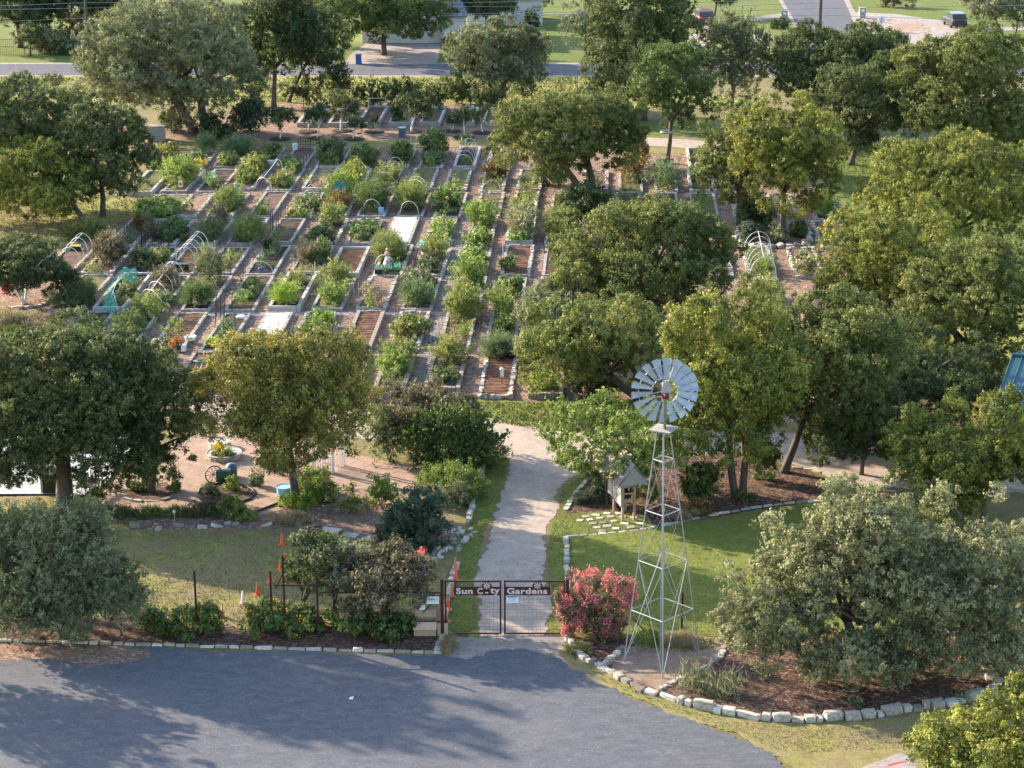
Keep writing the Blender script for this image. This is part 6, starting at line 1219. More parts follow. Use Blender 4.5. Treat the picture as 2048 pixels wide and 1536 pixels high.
# ------------------------------------------------------------------ containers and small things
def bucket(px, py, r, h, mat, label, name='bucket', cat='bucket', z0=.0, taper=1.15, lid=None, group=None):
    p = G(px, py, z0); t = thing(name, label, cat, (p.x, p.y + r, z0), 0, group)
    mb = MB(); mb.lathe([(r, 0), (r * taper, h), (r * taper * 1.06, h), (r * taper * 1.06, h - .03), (r * taper, h - .03)], n=16); mb.v = mb.v; mb.build('body', M[mat], t, smooth=False)
    if lid: mb = MB(); mb.lathe([(r * taper * 1.08, h + .002), (r * taper * 1.08, h + .04), (r * .3, h + .07)], n=16); mb.build('lid', M[lid], t)
    return t
bucket(804, 276, .30, .85, 'slate', 'round slate blue bin with pale lid on the orchard floor', 'rubbish_bin', 'bin', lid='lightblue')
bucket(585, 434, .17, .55, 'orange', 'bright orange bucket in front of the leafy bed', z0=.1)
bucket(590, 300, .2, .5, 'white', 'white bucket on the ridge of the back row soil bed', z0=.2)
bucket(762, 432, .2, .6, 'lightblue', 'pale blue bucket at the corner of the dark green mound bed')
bucket(540, 332, .25, .4, 'white', 'white tub beside the green thicket in the back row')
bucket(357, 700, .16, .3, 'black', 'black pot at the near end of the marigold bed', 'plant_pot', 'pot', z0=.2)
bucket(366, 703, .17, .38, 'white', 'white pot beside the black pot and marigolds', 'plant_pot', 'pot', z0=.1)
bucket(438, 697, .12, .26, 'white', 'white jug at the near end of the chartreuse row, left one', 'jug', 'jug', z0=.2)
bucket(453, 695, .12, .24, 'white', 'white jug at the near end of the chartreuse row, right one', 'jug', 'jug', z0=.2)
bucket(379, 682, .3, .22, 'white', 'pale round tub on the right edge of the marigold bed', 'tub', 'tub', z0=.2)
bucket(158, 451, .25, .5, 'terracotta', 'terracotta pot by the leaning elm trunk', 'plant_pot', 'pot')
bucket(1024, 722, .22, .35, 'carred', 'red pot beside the airy fern right of the path', 'plant_pot', 'pot')
bucket(1676, 436, .25, .5, 'terracotta', 'terracotta pot with saucer behind the orange mesh', 'plant_pot', 'pot')
bucket(1279, 368, .14, .4, 'black', 'black bucket hung in the right bed beside orange tinted plant', z0=.3)
bucket(872, 546, .15, .2, 'black', 'black bowl on a stake by the paver path', 'bowl', 'bowl', z0=.6)
bucket(940, 222, .3, .4, 'lightblue', 'blue tub on the white table behind the orchard beds', 'tub', 'tub', z0=.5)
bucket(567, 997, .32, .5, 'lightblue', 'blue grey planter tub filled with gravel in front of the golden elm', 'planter_tub', 'planter')
p = G(717, 129); bn = thing('wheelie_bin', 'dark blue wheeled bin on the far kerb by the driveway', 'bin', p)
mb = MB(); mb.box((0, .3, .5), (.58, .6, .95)); mb.build('body', M['blue'], bn); mb = MB(); mb.box((0, .28, 1.02), (.64, .7, .08)); mb.build('lid', M['blue'], bn)
for sx in (-.25, .25): mb = MB(); mb.tube([(sx, .58, .12), (sx + .06, .58, .12)], .12, 10); mb.build('wheel', M['black'], bn)
# mailbox like white box in bed 1, bird feeder, red sign
def postbox(px, py, hgt, bw, bd, bh, label, name='white_box', mat='white', cat='box'):
    p = G(px, py, .15); t = thing(name, label, cat, p); mb = MB(); mb.tube([(0, 0, 0), (0, 0, hgt)], .03, 6); mb.build('post', M['barkpale'], t)
    mb = MB(); mb.box((0, 0, hgt + bh / 2), (bw, bd, bh)); mb.prism([Vector((-bw / 2 - .02, -bd / 2, hgt + bh)), Vector((bw / 2 + .02, -bd / 2, hgt + bh)), Vector((0, -bd / 2, hgt + bh + bw * .35))], Vector((0, bd, 0))); mb.build('box', M[mat], t); return t
postbox(1004, 768, .45, .2, .25, .42, 'white house shaped box on a post in the front tilled bed', 'bird_house', cat='bird house')
postbox(895, 430, 1.2, .22, .2, .12, 'wooden bird feeder on a post in front of the glossy round bush', 'bird_feeder', 'wood', 'bird feeder')
p = G(362, 386, .1); t = thing('garden_sign', 'small white sign with a red house shape in the left beds', 'sign', p)
mb = MB(); mb.tube([(0, 0, 0), (0, 0, .5)], .02, 5); mb.build('post', M['red'], t); mb = MB(); mb.box((0, 0, .72), (.32, .02, .48)); mb.build('board', M['white'], t)
mb = MB(); mb.prism([Vector((-.1, -.02, .6)), Vector((.1, -.02, .6)), Vector((.1, -.02, .75)), Vector((0, -.02, .88)), Vector((-.1, -.02, .75))], Vector((0, .005, 0))); mb.build('emblem', M['red'], t)
p = G(349, 1042); t = thing('plant_marker', 'small white plant marker sign above the left lawn boulders', 'sign', p)
mb = MB(); mb.tube([(0, 0, 0), (0, 0, .42)], .01, 5); mb.build('post', M['white'], t); mb = MB(); mb.box((0, 0, .47), (.12, .012, .11)); mb.build('board', M['white'], t)
# white sacks
def sack(px, py, l, w, h, label, z0=.25, rz=.2):
    p = G(px, py, z0); rn = random.Random(px); bm = bmesh.new(); bmesh.ops.create_uvsphere(bm, u_segments=14, v_segments=9, radius=1)
    for v in bm.verts:
        sx = 1 if v.co.x > 0 else -1; v.co.x = sx * abs(v.co.x) ** .6 * l / 2; v.co.y = math.copysign(abs(v.co.y) ** .6, v.co.y) * w / 2; v.co.z = v.co.z * h / 2 + h / 2 + mnoise.noise(v.co * 5) * .04
    me = bpy.data.meshes.new('sack'); bm.to_mesh(me); bm.free(); me.shade_smooth(); o = link('sack', me, M['white'], loc=p); o.rotation_euler = (0, 0, rz); return tag(o, label, 'sack')
sack(471, 469, .5, .4, .22, 'white sack at the left edge of the brownish fern bed'); sack(502, 441, .6, .4, .2, 'white sack left on the far end of the brownish fern bed', rz=-.2); sack(526, 448, .6, .4, .16, 'flattened pale blue white sack right of the brownish fern')
sack(482, 637, .6, .45, .22, 'lower bag of the pair of white soil bags by the black stakes', z0=.1); sack(483, 637, .6, .42, .2, 'upper bag of the pair of white soil bags by the black stakes', z0=.33, rz=0); 
sack(523, 540, .4, .3, .2, 'blue bag hung under the near hoop of the netted bed', z0=.3)
bpy.data.objects['sack.005'].data.materials[0] = M['blue']
# table and bins in the hoop bed, yellow tub
p = G(152, 506, 0); t = thing('garden_cart', 'black cart with a yellow tray under the left edge hoops', 'cart', p); mb = MB(); mb.box((0, .2, .3), (.7, .5, .3)); mb.build('tub', M['black'], t); mb = MB(); mb.box((0, .2, .47), (.66, .46, .04)); mb.build('tray', M['yellowp'], t)
p = G(365, 540, .2); t = thing('plastic_crate', 'dark green lidded crate under the tall left hoops', 'crate', p); mb = MB(); mb.box((0, .2, .17), (.8, .4, .34)); mb.build('body', M['black'], t); mb = MB(); mb.box((0, .2, .37), (.86, .46, .05)); mb.build('lid', M['greenplastic'], t)
p = G(757, 548, .3); t = thing('plastic_crate', 'black crate at the front corner of the scarecrow bed', 'crate', p); mb = MB(); mb.box((0, .15, .14), (.5, .3, .28)); mb.build('body', M['black'], t)
p = G(1333, 340); t = thing('garden_bench', 'dark green bench against the bare trunk with the ring feeder', 'bench', p)
mb = MB(); mb.box((0, 0, .45), (1.2, .42, .05)); mb.build('seat', M['greenplastic'], t); mb = MB(); mb.box((0, .22, .72), (1.2, .04, .32)); mb.build('backrest', M['greenplastic'], t)
for sx in (-.52, .52): mb = MB(); mb.box((sx, 0, .21), (.06, .4, .42)); mb.build('leg', M['darkmetal'], t)
pr = RY(1334, 264, G(1333, 326).y - .3); mb = MB(); mb.tube([(.5 * math.cos(2 * math.pi * k / 16), .4 * math.sin(2 * math.pi * k / 16), 0) for k in range(17)], .09, 6, cap=False); tag(mb.build('ring_feeder', M['steel'], loc=pr, smooth=True), 'pale metal ring hung around the bare elm trunk', 'feeder')
p = G(1060, 432, .2)
# hose coil and drip lines in the front left bed
def coil(px, py, r, mat, label, z0=.28, n=4):
    p = G(px, py, z0); mb = MB(); mb.tube([((r - .05 * k / 24) * 1.2 * math.cos(2 * math.pi * k / 24), (r - .05 * k / 24) * .8 * math.sin(2 * math.pi * k / 24), .02 * (k % 24) / 24 + .02) for k in range(24 * n + 1)], .022, 5)
    return tag(mb.build('garden_hose', M[mat], loc=p, smooth=True), label, 'hose')
coil(408, 722, .5, 'netting', 'green garden hose coiled at the far end of the front left bed')
for k, (a, b) in enumerate((((392, 728), (352, 790)), ((405, 726), (368, 786)), ((418, 722), (396, 750)))):
    A, B_ = G(*a, .3), G(*b, .3); mb = MB(); mb.tube([(0, 0, 0), tuple((B_ - A) * .5 + Vector((.15, 0, .02))), tuple(B_ - A)], .014, 5)
    tag(mb.build('drip_line', M['pvc'], loc=A), f'pale drip line on the front left soil bed, {ordn(k + 1)} from left', 'hose', 'drip lines in the front left bed')
drape('safety_mesh', 'crumpled orange mesh at the far end of the bed right of the rock ring', 'mesh', [(gz(1640, 449, .25), gz(1676, 455, .25), gz(1674, 445, .45), gz(1640, 444, .4))], 'orange', 12, .12)
# green armchair like sculpture of bins in gravel garden -> tank and cart
p = G(452, 962); t = thing('water_tank', 'dark green barrel lying beside a grey barrel in the gravel garden', 'barrel', p)
mb = MB(); mb.tube([(-.45, 0, .3), (.25, .05, .32)], .3, 14); mb.build('barrel_body', M['greenplastic'], t, smooth=False)
p = G(462, 958); t = thing('barrel', 'grey green upright barrel in the ring bed of the gravel garden', 'barrel', p); mb = MB(); mb.lathe([(.24, 0), (.28, .2), (.28, .5), (.22, .66), (.0, .7)], (0, .3, 0), 14); mb.build('barrel_body', M['slate'], t, smooth=True)
p = G(428, 965); t = thing('old_wheel', 'dark spoked iron wheel leaning beside the green barrel', 'wheel', p, .5)
mb = MB(); mb.tube([(.42 * math.cos(2 * math.pi * k / 20), 0, .42 + .42 * math.sin(2 * math.pi * k / 20)) for k in range(21)], .03, 6, cap=False); mb.build('rim', M['darkmetal'], t)
mb = MB()
for k in range(5): a = math.pi * k / 5; mb.tube([(.42 * math.cos(a), 0, .42 + .42 * math.sin(a)), (-.42 * math.cos(a), 0, .42 - .42 * math.sin(a))], .014, 4)
mb.build('spoke', M['darkmetal'], t)
def edging_line(label, pts, closed=True):
    P = [G(*q_) for q_ in pts]; P = P + [P[0]] if closed else P; o = P[0]; sm = []
    for i in range(len(P) - 1):
        for j in range(4): sm.append(P[i].lerp(P[i + 1], j / 4) - o)
    sm.append(P[-1] - o); mb = MB(); mb.tube([q_ + Vector((0, 0, .05)) for q_ in sm], .06, 5); return tag(mb.build('bed_edging', M['black'], loc=o, smooth=True), label, 'edging')
edging_line('black plastic edging around the ring bed', [(396, 992), (400, 980), (418, 971), (470, 965), (505, 980), (511, 990), (500, 1000), (478, 1007), (440, 1010), (408, 1003)])
edging_line('black edging curving from the blue planter tub over gravel', [(508, 1027), (530, 1018), (556, 1008)], False)
# arbor with picket sides
p = G(667, 946); t = thing('garden_arbor', 'white picket sided arbor in the shade right of the golden elm', 'arbor', p)
for (dx, dy) in ((0, 0), (-1.0, .35), (.45, 1.0), (-.55, 1.35)): mb = MB(); mb.box((dx, dy, 1.1), (.1, .1, 2.2)); mb.build('post', M['white'], t)
mb = MB()
for k in range(7): mb.box((-.12 - .13 * k, .04 + .045 * k, .45), (.04, .02, .8))
mb.box((-.5, .175, .8), (1.0, .03, .06), R(-19.3)); mb.build('picket_panel', M['white'], t)
mb = MB()
for k in range(7): mb.box((.02 + .06 * k, .14 + .125 * k, .45), (.03, .03, .8))
mb.build('picket_panel', M['white'], t)
mb = MB(); mb.box((-.28, .68, 2.24), (1.9, .12, .08), R(-19)); mb.box((-.0, .5, 2.32), (.1, 1.5, .08), R(-22)); mb.build('top_beam', M['white'], t)
# planters by gravel path
for (px, py, r, h_, lb) in ((437, 902, .55, .35, 'round white ribbed planter with yellow flowers by the gravel path'), (444, 926, .8, .3, 'long curved pale planter by the gravel path')):
    bucket(px, py, r, h_, 'concrete', lb, 'planter', 'planter', taper=1.05)
bush('flower_clump', 'yellow flowers in the round ribbed planter', (424, 886, 450, 902), .25, 'yflower', 720, z0=.35, cat='flowers', stem=False, K=4)
# patio furniture under the oak
for (px, py, k) in ((56, 965, 1), (120, 975, 2), (100, 985, 3)): pass
for i, (px, py) in enumerate(((186, 984), (196, 978), (205, 968), (176, 990))):
    p = G(px, py, .09); t = thing('patio_chair', f'black metal patio chair at the right edge of the white slab, {ordn(i + 1)} of four', 'chair', p, .5 + i * .3, 'black patio chairs'); 
    for sx in (-.22, .22):
        for sy in (-.2, .2): mb = MB(); mb.tube([(sx, sy, 0), (sx, sy, .45 if sy < 0 else .95)], .02, 5); mb.build('leg', M['darkmetal'], t)
    mb = MB(); mb.box((0, 0, .46), (.46, .44, .03)); mb.build('seat', M['darkmetal'], t)
    mb = MB()
    for k in range(5): mb.box((-.18 + .09 * k, .2, .72), (.02, .02, .46))
    mb.build('backrest', M['darkmetal'], t)
def table(px, py, label, w=1.3, d=.75, z0=.09, mat='white'):
    p = G(px, py, z0); t = thing('patio_table', label, 'table', p); mb = MB(); mb.box((0, 0, .74), (w, d, .05)); mb.build('table_top', M[mat], t)
    for sx in (-1, 1):
        for sy in (-1, 1): mb = MB(); mb.box((sx * (w / 2 - .08), sy * (d / 2 - .08), .36), (.06, .06, .72)); mb.build('leg', M['darkmetal'], t)
table(212, 920, 'white topped table under the smaller oak'); table(60, 925, 'white table under the big oak, left one'); table(130, 905, 'white table under the big oak, middle one')
p = G(95, 985, .09); t = thing('patio_grill', 'dark cabinet with grey side post on the slab left of the oak trunk', 'grill', p)
mb = MB(); mb.box((.15, .2, .45), (.7, .5, .9)); mb.build('cabinet', M['black'], t); mb = MB(); mb.box((-.25, 0, .45), (.1, .1, .9)); mb.build('side_post', M['steel'], t)
# garden shed and compost crates at the back left
p = G(312, 280); t = thing('compost_crate', 'weathered grey wooden crate box at the back left of the gardens', 'crate', p, .25)
mb = MB()
for k in range(6): mb.box((0, -.62, .12 + .2 * k), (1.5, .04, .17)); mb.box((-.76, 0, .12 + .2 * k), (.04, 1.2, .17)); mb.box((.76, 0, .12 + .2 * k), (.04, 1.2, .17)); mb.box((0, .62, .12 + .2 * k), (1.5, .04, .17))
mb.build('slats', M['greywood'], t); mb = MB(); mb.box((0, 0, 1.27), (1.6, 1.35, .05)); mb.build('lid', M['greywood'], t)
# wire fences at the back
def wirefence(name, label, a, b, hgt, step, mat='darkmetal', pr_=.035, wires=4, pickets=0):
    A, B_ = G(*a), G(*b); d = B_ - A; L = d.length; t = thing(name, label, 'fence', A)
    for k in range(int(L / step) + 1): p_ = d * (k * step / L); mb = MB(); mb.tube([(0, 0, 0), (0, 0, hgt)], pr_, 5); mb.build('post', M[mat], t, loc=p_)
    mb = MB()
    for k in range(wires): z = hgt * (k + 1) / wires - .03; mb.tube([(0, 0, z), (d.x, d.y, z)], .012 if not pickets else .02, 4)
    mb.build('wire' if not pickets else 'rail', M[mat], t)
    if pickets:
        mb = MB()
        for k in range(int(L / pickets)): p_ = d * (k * pickets / L); mb.box((p_.x, p_.y, hgt * .5), (.025, .025, hgt))
        mb.build('picket', M[mat], t)
wirefence('wire_fence', 'dark wire fence along the back of the orchard and meadow', (300, 216), (1240, 208), 2.1, 7.2, wires=6)
wirefence('iron_fence', 'black iron picket fence behind the far verge at the top left', (-40, 106), (160, 112), 1.6, 5.2, pickets=.22, wires=2)
wirefence('wire_fence', 'low wire fence with climbing vines at the back left of the gardens', (330, 268), (440, 262), 1.4, 2.6, wires=5)
# ------------------------------------------------------------------ house beyond the street
h0 = G(725, 86); h1 = G(884, 86); hy = h0.y; hw = h1.x - h0.x
hs = thing('brick_house', 'white house with grey shingle roof and two garage doors across the street', 'house', ((h0.x + h1.x) / 2, hy, 0))
def hX(px): return RY(px, 86, hy).x - (h0.x + h1.x) / 2
mb = MB(); mb.box((0, 5, 1.4), (hw, 10, 2.8)); mb.build('wall', M['stucco'], hs)
mb = MB(); e = 2.82; x0_, x1_ = -hw / 2 - .5, hw / 2 + .4
rv = [Vector((x0_, -.5, e)), Vector((x1_, -.5, e)), Vector((x1_, 10.5, e)), Vector((x0_, 10.5, e)), Vector((x0_ + 3.5, 5, e + 2.6)), Vector((x1_ - 3.5, 5, e + 2.6))]
o_ = len(mb.v); mb.v += [tuple(v) for v in rv]; mb.f += [(o_, o_ + 1, o_ + 5, o_ + 4), (o_ + 2, o_ + 3, o_ + 4, o_ + 5), (o_ + 1, o_ + 2, o_ + 5), (o_ + 3, o_, o_ + 4), (o_ + 3, o_ + 2, o_ + 1, o_)]; mb.build('roof', M['greyshingle'], hs)
for (a, b) in ((738, 783), (800, 882)):
    X0, X1 = hX(a), hX(b); g_ = thing('garage_door', None, None); g_.parent = hs
    for k in range(4): mb = MB(); mb.box(((X0 + X1) / 2, -.02, .28 + .54 * k), (X1 - X0, .06, .52)); mb.build('door_panel', M['garagedoor'], g_)
W0, W1 = hX(884), hX(929); mb = MB(); mb.box(((W0 + W1) / 2, 3.5, 1.5), (W1 - W0 - .02, 9, 3.0)); mb.build('wing_wall', M['stucco'], hs)
mb = MB(); e = 3.02; mb.v = []; a_, b2 = W0 - .35, W1 + .35; rr = [Vector((a_, -1.3, e)), Vector((b2, -1.3, e)), Vector((b2, 9, e)), Vector((a_, 9, e)), Vector(((a_ + b2) / 2, .8, e + 2.8)), Vector(((a_ + b2) / 2, 7, e + 2.8))]
mb.v = [tuple(v) for v in rr]; mb.f = [(0, 1, 4), (1, 2, 5, 4), (2, 3, 5), (3, 0, 4, 5), (3, 2, 1, 0)]; mb.build('roof', M['greyshingle'], hs)
for zz in (0,): w_ = thing('window', None, None); w_.parent = hs; mb = MB(); mb.box((W1 + .01, 1.6, 1.7), (.04, .9, 1.5)); mb.build('pane', M['glass'], w_); mb = MB(); mb.box((W1 + .005, 1.6, .9), (.08, 1.0, .06)); mb.build('sill', M['white'], w_)
# a second house glimpsed at the top
p = G(1010, 52); h2 = thing('brick_house', 'pale brick house corner glimpsed at the top edge beside bushes', 'house', p); mb = MB(); mb.box((0, 4, 1.5), (9, 7, 3.0)); mb.build('wall', M['stucco'], h2)
mb = MB(); mb.v = [(-5, 0, 3.02), (5, 0, 3.02), (5, 8, 3.02), (-5, 8, 3.02), (-2, 4, 5.4), (2, 4, 5.4)]; mb.f = [(0, 1, 5, 4), (2, 3, 4, 5), (1, 2, 5), (3, 0, 4), (3, 2, 1, 0)]; mb.build('roof', M['greyshingle'], h2)
# teal roofed building at the right
r0 = RY(2024, 711, 99.3); ev = RY(1968, 868, 92.1); vd = (ev - r0); vd_h = Vector((vd.x, vd.y, 0)); Lr = vd_h.length; vd_h.normalize(); ud = Vector((-vd_h.y, vd_h.x, 0)); ud = ud if ud.x > 0 else -ud
tb = thing('pavilion', 'building with a standing seam teal metal roof at the right edge', 'building', (r0.x, r0.y, 0)); ex = ev.z
A0 = Vector((0, 0, r0.z)); B0 = vd_h * Lr + Vector((0, 0, ex)); LL = 9.0
for sgn in (1, -1):
    Bs = vd_h * (Lr * sgn) + Vector((0, 0, ex)); rp = thing('roof', None, None); rp.parent = tb
    mb = MB(); mb.prism([A0, A0 + ud * LL, Bs + ud * LL, Bs], Vector((0, 0, -.05))); mb.build('roof_sheet', M['teal'], rp)
    mb = MB()
    for k in range(int(LL / .5) + 1): q_ = ud * (k * .5 + .02); mb.tube([A0 + q_ + Vector((0, 0, .03)), Bs + q_ + Vector((0, 0, .03))], .03, 4)
    mb.build('seam', M['teal'], rp)
mb = MB(); mb.tube([A0 + Vector((0, 0, .05)), A0 + ud * LL + Vector((0, 0, .05))], .1, 6); mb.build('ridge_cap', M['teal'], tb)
mb = MB(); q0 = ud * .8; c4 = [q0 + vd_h * (Lr - .8), q0 - vd_h * (Lr - .8), ud * (LL - .6) - vd_h * (Lr - .8), ud * (LL - .6) + vd_h * (Lr - .8)]
mb.prism([Vector((v.x, v.y, 0)) for v in c4], Vector((0, 0, ex + .1))); mb.build('wall', M['stone'], tb)
# ------------------------------------------------------------------ vehicles
def car(px, py, rz, mat, label, L=4.5, Wd=1.85, Hh=1.7):
    p = G(px, py); t = thing('parked_car', label, 'car', p, rz); w = Wd / 2
    prof = [(-L / 2, .35), (-L / 2, .9), (-L / 2 + .12, 1.02), (-L / 2 + .45, 1.05), (L / 2 - 1.25, 1.02), (L / 2 - .15, .82), (L / 2, .6), (L / 2, .35)]
    mb = MB(); mb.prism([Vector((x, -w, z)) for x, z in prof], Vector((0, Wd, 0))); o = mb.build('body', M[mat], t)
    bv = o.modifiers.new('b', 'BEVEL'); bv.width = .08; bv.segments = 2
    cab = [(-L / 2 + .1, 1.04), (-L / 2 + .35, Hh - .05), (-L / 2 + .8, Hh), (L / 2 - 2.1, Hh), (L / 2 - 1.35, 1.02)]
    mb = MB(); mb.prism([Vector((x, -w * .88, z)) for x, z in cab], Vector((0, Wd * .88, 0))); mb.build('cabin', M[mat], t)
    for sy in (-1, 1): mb = MB(); mb.prism([Vector((x * .94 - .02, sy * w * .89, 1.1 + (z - 1.04) * .82)) for x, z in cab], Vector((0, sy * .012, 0))); mb.build('side_window', M['glass'], t)
    mb = MB(); mb.quad((-L / 2 + .12, -w * .75, 1.15), (-L / 2 + .12, w * .75, 1.15), (-L / 2 + .31, w * .72, Hh - .1), (-L / 2 + .31, -w * .72, Hh - .1)); mb.build('rear_window', M['glass'], t)
    mb = MB(); mb.quad((L / 2 - 1.36, w * .75, 1.1), (L / 2 - 1.36, -w * .75, 1.1), (L / 2 - 2.0, -w * .72, Hh - .05), (L / 2 - 2.0, w * .72, Hh - .05)); mb.build('windscreen', M['glass'], t)
    for sx in (-L / 2 + .85, L / 2 - .9):
        for sy in (-1, 1): mb = MB(); mb.tube([(sx, sy * (w - .22), .34), (sx, sy * (w + .01), .34)], .34, 14); mb.build('wheel', M['black'], t)
    for sy in (-1, 1):
        mb = MB(); mb.box((-L / 2 - .005, sy * w * .78, .9), (.03, .25, .22)); mb.build('tail_light', M['red'], t)
        mb = MB(); mb.box((L / 2 + .005, sy * w * .7, .68), (.03, .35, .14)); mb.build('headlight', M['white'], t)
    return t
car(1908, 52, R(95), 'carblue', 'dark blue hatchback parked on the pale driveway at the top right')
car(1404, 46, R(100), 'carred', 'maroon car parked on the far driveway behind the dark oak')
# mailboxes, signs, pole and wires
def mbox(px, py, label): 
    p = G(px, py); t = thing('brick_mailbox', label, 'mailbox', p); mb = MB(); mb.box((0, 0, .6), (.75, .65, 1.2)); mb.build('pillar', M['block'], t); mb = MB(); mb.box((0, -.3, .95), (.35, .08, .25)); mb.build('door', M['white'], t); mb = MB(); mb.box((0, 0, 1.24), (.85, .75, .08)); mb.build('cap', M['stone'], t)
mbox(1724, 36, 'brick mailbox pillar right of the side street by the rock bed'); mbox(1568, 42, 'white brick mailbox pillar left of the side street')
p = G(1762, 62); t = thing('street_sign', 'white round cornered sign with a blue emblem on a post at the rock bed', 'sign', p); mb = MB(); mb.tube([(0, 0, 0), (0, 0, 1.7)], .04, 6); mb.build('post', M['steel'], t); mb = MB(); mb.box((0, 0, 1.25), (.85, .04, .95)); mb.build('board', M['white'], t)
mb = MB()
for k in range(5): a = math.pi / 2 + 2 * math.pi * k / 5; mb.box((.2 * math.cos(a), -.03, 1.25 + .2 * math.sin(a)), (.13, .01, .13), 0)
mb.build('emblem', M['blue'], t)
p = G(1636, 118); Yp = p.y; t = thing('utility_pole', 'brown wooden utility pole with a grey conduit at the side street', 'pole', p)
mb = MB(); mb.tube([(0, 0, 0), (0, 0, 11)], [.19, .13], 10); mb.build('pole_shaft', M['bark'], t); mb = MB(); mb.tube([(.2, -.05, 0), (.2, -.05, 9)], .05, 6); mb.build('conduit', M['steel'], t)
p = G(178, 118); t = thing('utility_pole', 'reddish utility pole behind the iron fence at the top left', 'pole', p); mb = MB(); mb.tube([(0, 0, 0), (0, 0, 9.5)], [.16, .11], 8); mb.build('pole_shaft', M['bark'], t)
for k, pts in enumerate(([(-60, 14), (178, 5), (640, 10), (1000, 4), (1300, -6)], [(-60, 20), (300, 14), (700, 31), (1130, 24), (1636, 6)], [(-60, 46), (178, 36), (690, 12), (1150, 14), (1636, -4)], [(640, 34), (1000, 31), (1300, 27), (1636, 17), (2100, 10)], [(690, 44), (1100, 42), (1636, 30), (2100, 46)])):
    A = [RY(x, y, Yp) for x, y in pts]; o0 = A[0]; mb = MB(); mb.tube([q_ - o0 for q_ in A], .022, 4)
    tag(mb.build('power_line', M['steel'], loc=o0), f'overhead power line across the top of the view, {ordn(k + 1)} of five', 'cable', 'power lines')
# scrap of white paper on the asphalt
p = G(702, 1397, .02); mb = MB(); mb.quad((-.08, -.1, .03), (.07, -.08, .0), (.1, .09, .05), (-.06, .1, .01)); tag(mb.build('paper_scrap', M['white'], loc=p), 'scrap of white litter on the open asphalt', 'litter')
# bleached fallen twigs and litter in the dirt around the tower
# ------------------------------------------------------------------ uncountable ground cover: grass blades, chips, leaf litter
def inpoly(X, Y, px):
    ins = np.zeros(X.shape, bool); n = len(px)
    for i in range(n):
        (x0, y0), (x1, y1) = px[i], px[(i + 1) % n]
        if y0 != y1: ins ^= ((y0 > Y) != (y1 > Y)) & (X < (x1 - x0) * (Y - y0) / (y1 - y0) + x0)
    return ins
def vnoise(x, y, sc, seed):
    return (np.sin(x * sc * 1.3 + seed) * np.sin(y * sc * 1.7 + seed * 2) + np.sin((x + y) * sc * .9 + seed * 3) * np.sin((x - y) * sc * 2.3 + seed)) * .5
def scatter(name, px, key, dens, size, seed, kind='blade', z=.012, mat=None, clumpy=.3, label=None, nmax=120000, holes=()):
    P = np.array([tuple(G(*p))[:2] for p in px]); rg = np.random.default_rng(seed)
    lo, hi = P.min(0), P.max(0); n = int(min(nmax * 2, dens * (hi[0] - lo[0]) * (hi[1] - lo[1])))
    q = rg.uniform(lo, hi, (n, 2)); ok = inpoly(q[:, 0], q[:, 1], [tuple(p) for p in P])
    for h_ in holes: ok &= ~inpoly(q[:, 0], q[:, 1], [tuple(G(*p))[:2] for p in h_])
    if clumpy: ok &= (vnoise(q[:, 0], q[:, 1], 1.6, seed) + vnoise(q[:, 0], q[:, 1], .5, seed + 5) + rg.normal(0, .5, n)) > -1.1 + clumpy
    q = q[ok][:nmax]; n = len(q); ang = rg.uniform(0, 2 * math.pi, n); sz = size * rg.uniform(.5, 1.5, n)
    u = np.stack([np.cos(ang), np.sin(ang), np.zeros(n)], 1); base = np.column_stack([q, np.full(n, z)])
    if kind == 'blade':
        tip = base + np.stack([rg.normal(0, .5, n) * sz, rg.normal(0, .5, n) * sz, sz], 1)
        V = np.stack([base - u * (sz * .28)[:, None], base + u * (sz * .28)[:, None], tip], 1)
    else:
        v = np.stack([-np.sin(ang), np.cos(ang), rg.normal(0, .35, n)], 1); up = np.array([0, 0, 1.0]) * (rg.uniform(0, .6, n) * size)[:, None]
        V = np.stack([base - u * sz[:, None] + up * .3, base + u * sz[:, None] + up, base + v * sz[:, None] * .7 + np.array([0, 0, .008])], 1)
    t = np.clip(rg.random(n) * .75 + .2 * vnoise(q[:, 0], q[:, 1], .8, seed) + .12, 0, 1)
    o = link(name, leafmesh(name, V.reshape(-1, 3), np.repeat(t, 3)), mat or leafmat(key)); return tag(o, label, name.replace('_', ' '), kind='stuff')
def chipmat(name, a, b, c):
    m, n, bb = newmat(name); at = N(n, "ShaderNodeAttribute", attribute_name="tint"); n.links.new(ramp(n, at.outputs['Fac'], [(0, a), (.5, b), (1, c)]), bb.inputs['Base Color']); bb.inputs['Roughness'].default_value = .9; bb.inputs['Specular IOR Level'].default_value = .15; return m
M['chipd'] = chipmat('bark_chips', (.03, .016, .011), (.11, .06, .042), (.33, .22, .16))
M['chipl'] = chipmat('wood_chips', (.08, .05, .04), (.26, .185, .145), (.50, .41, .35))
M['grit'] = chipmat('road_grit', (.05, .05, .055), (.14, .14, .145), (.55, .54, .50))
FM['turf'] = leafmat('green'); 
LAWN_R = [(1137, 1280), (1135, 1078), (1250, 1068), (1330, 1054), (1420, 1040), (1520, 1022), (1620, 1010), (1900, 1002), (1900, 1282), (1420, 1288), (1250, 1282)]
scatter('grass', LAWN_R, 'turf1', 230, .038, 901, mat=chipmat('lawn_blades', (.085, .11, .02), (.16, .19, .038), (.28, .29, .075)), clumpy=.1, label='mown green lawn behind the windmill')
M['bladed'] = chipmat('dry_blades', (.11, .105, .032), (.24, .21, .075), (.42, .35, .17))
M['bladeg'] = chipmat('verge_blades', (.08, .10, .02), (.15, .175, .04), (.27, .28, .08))
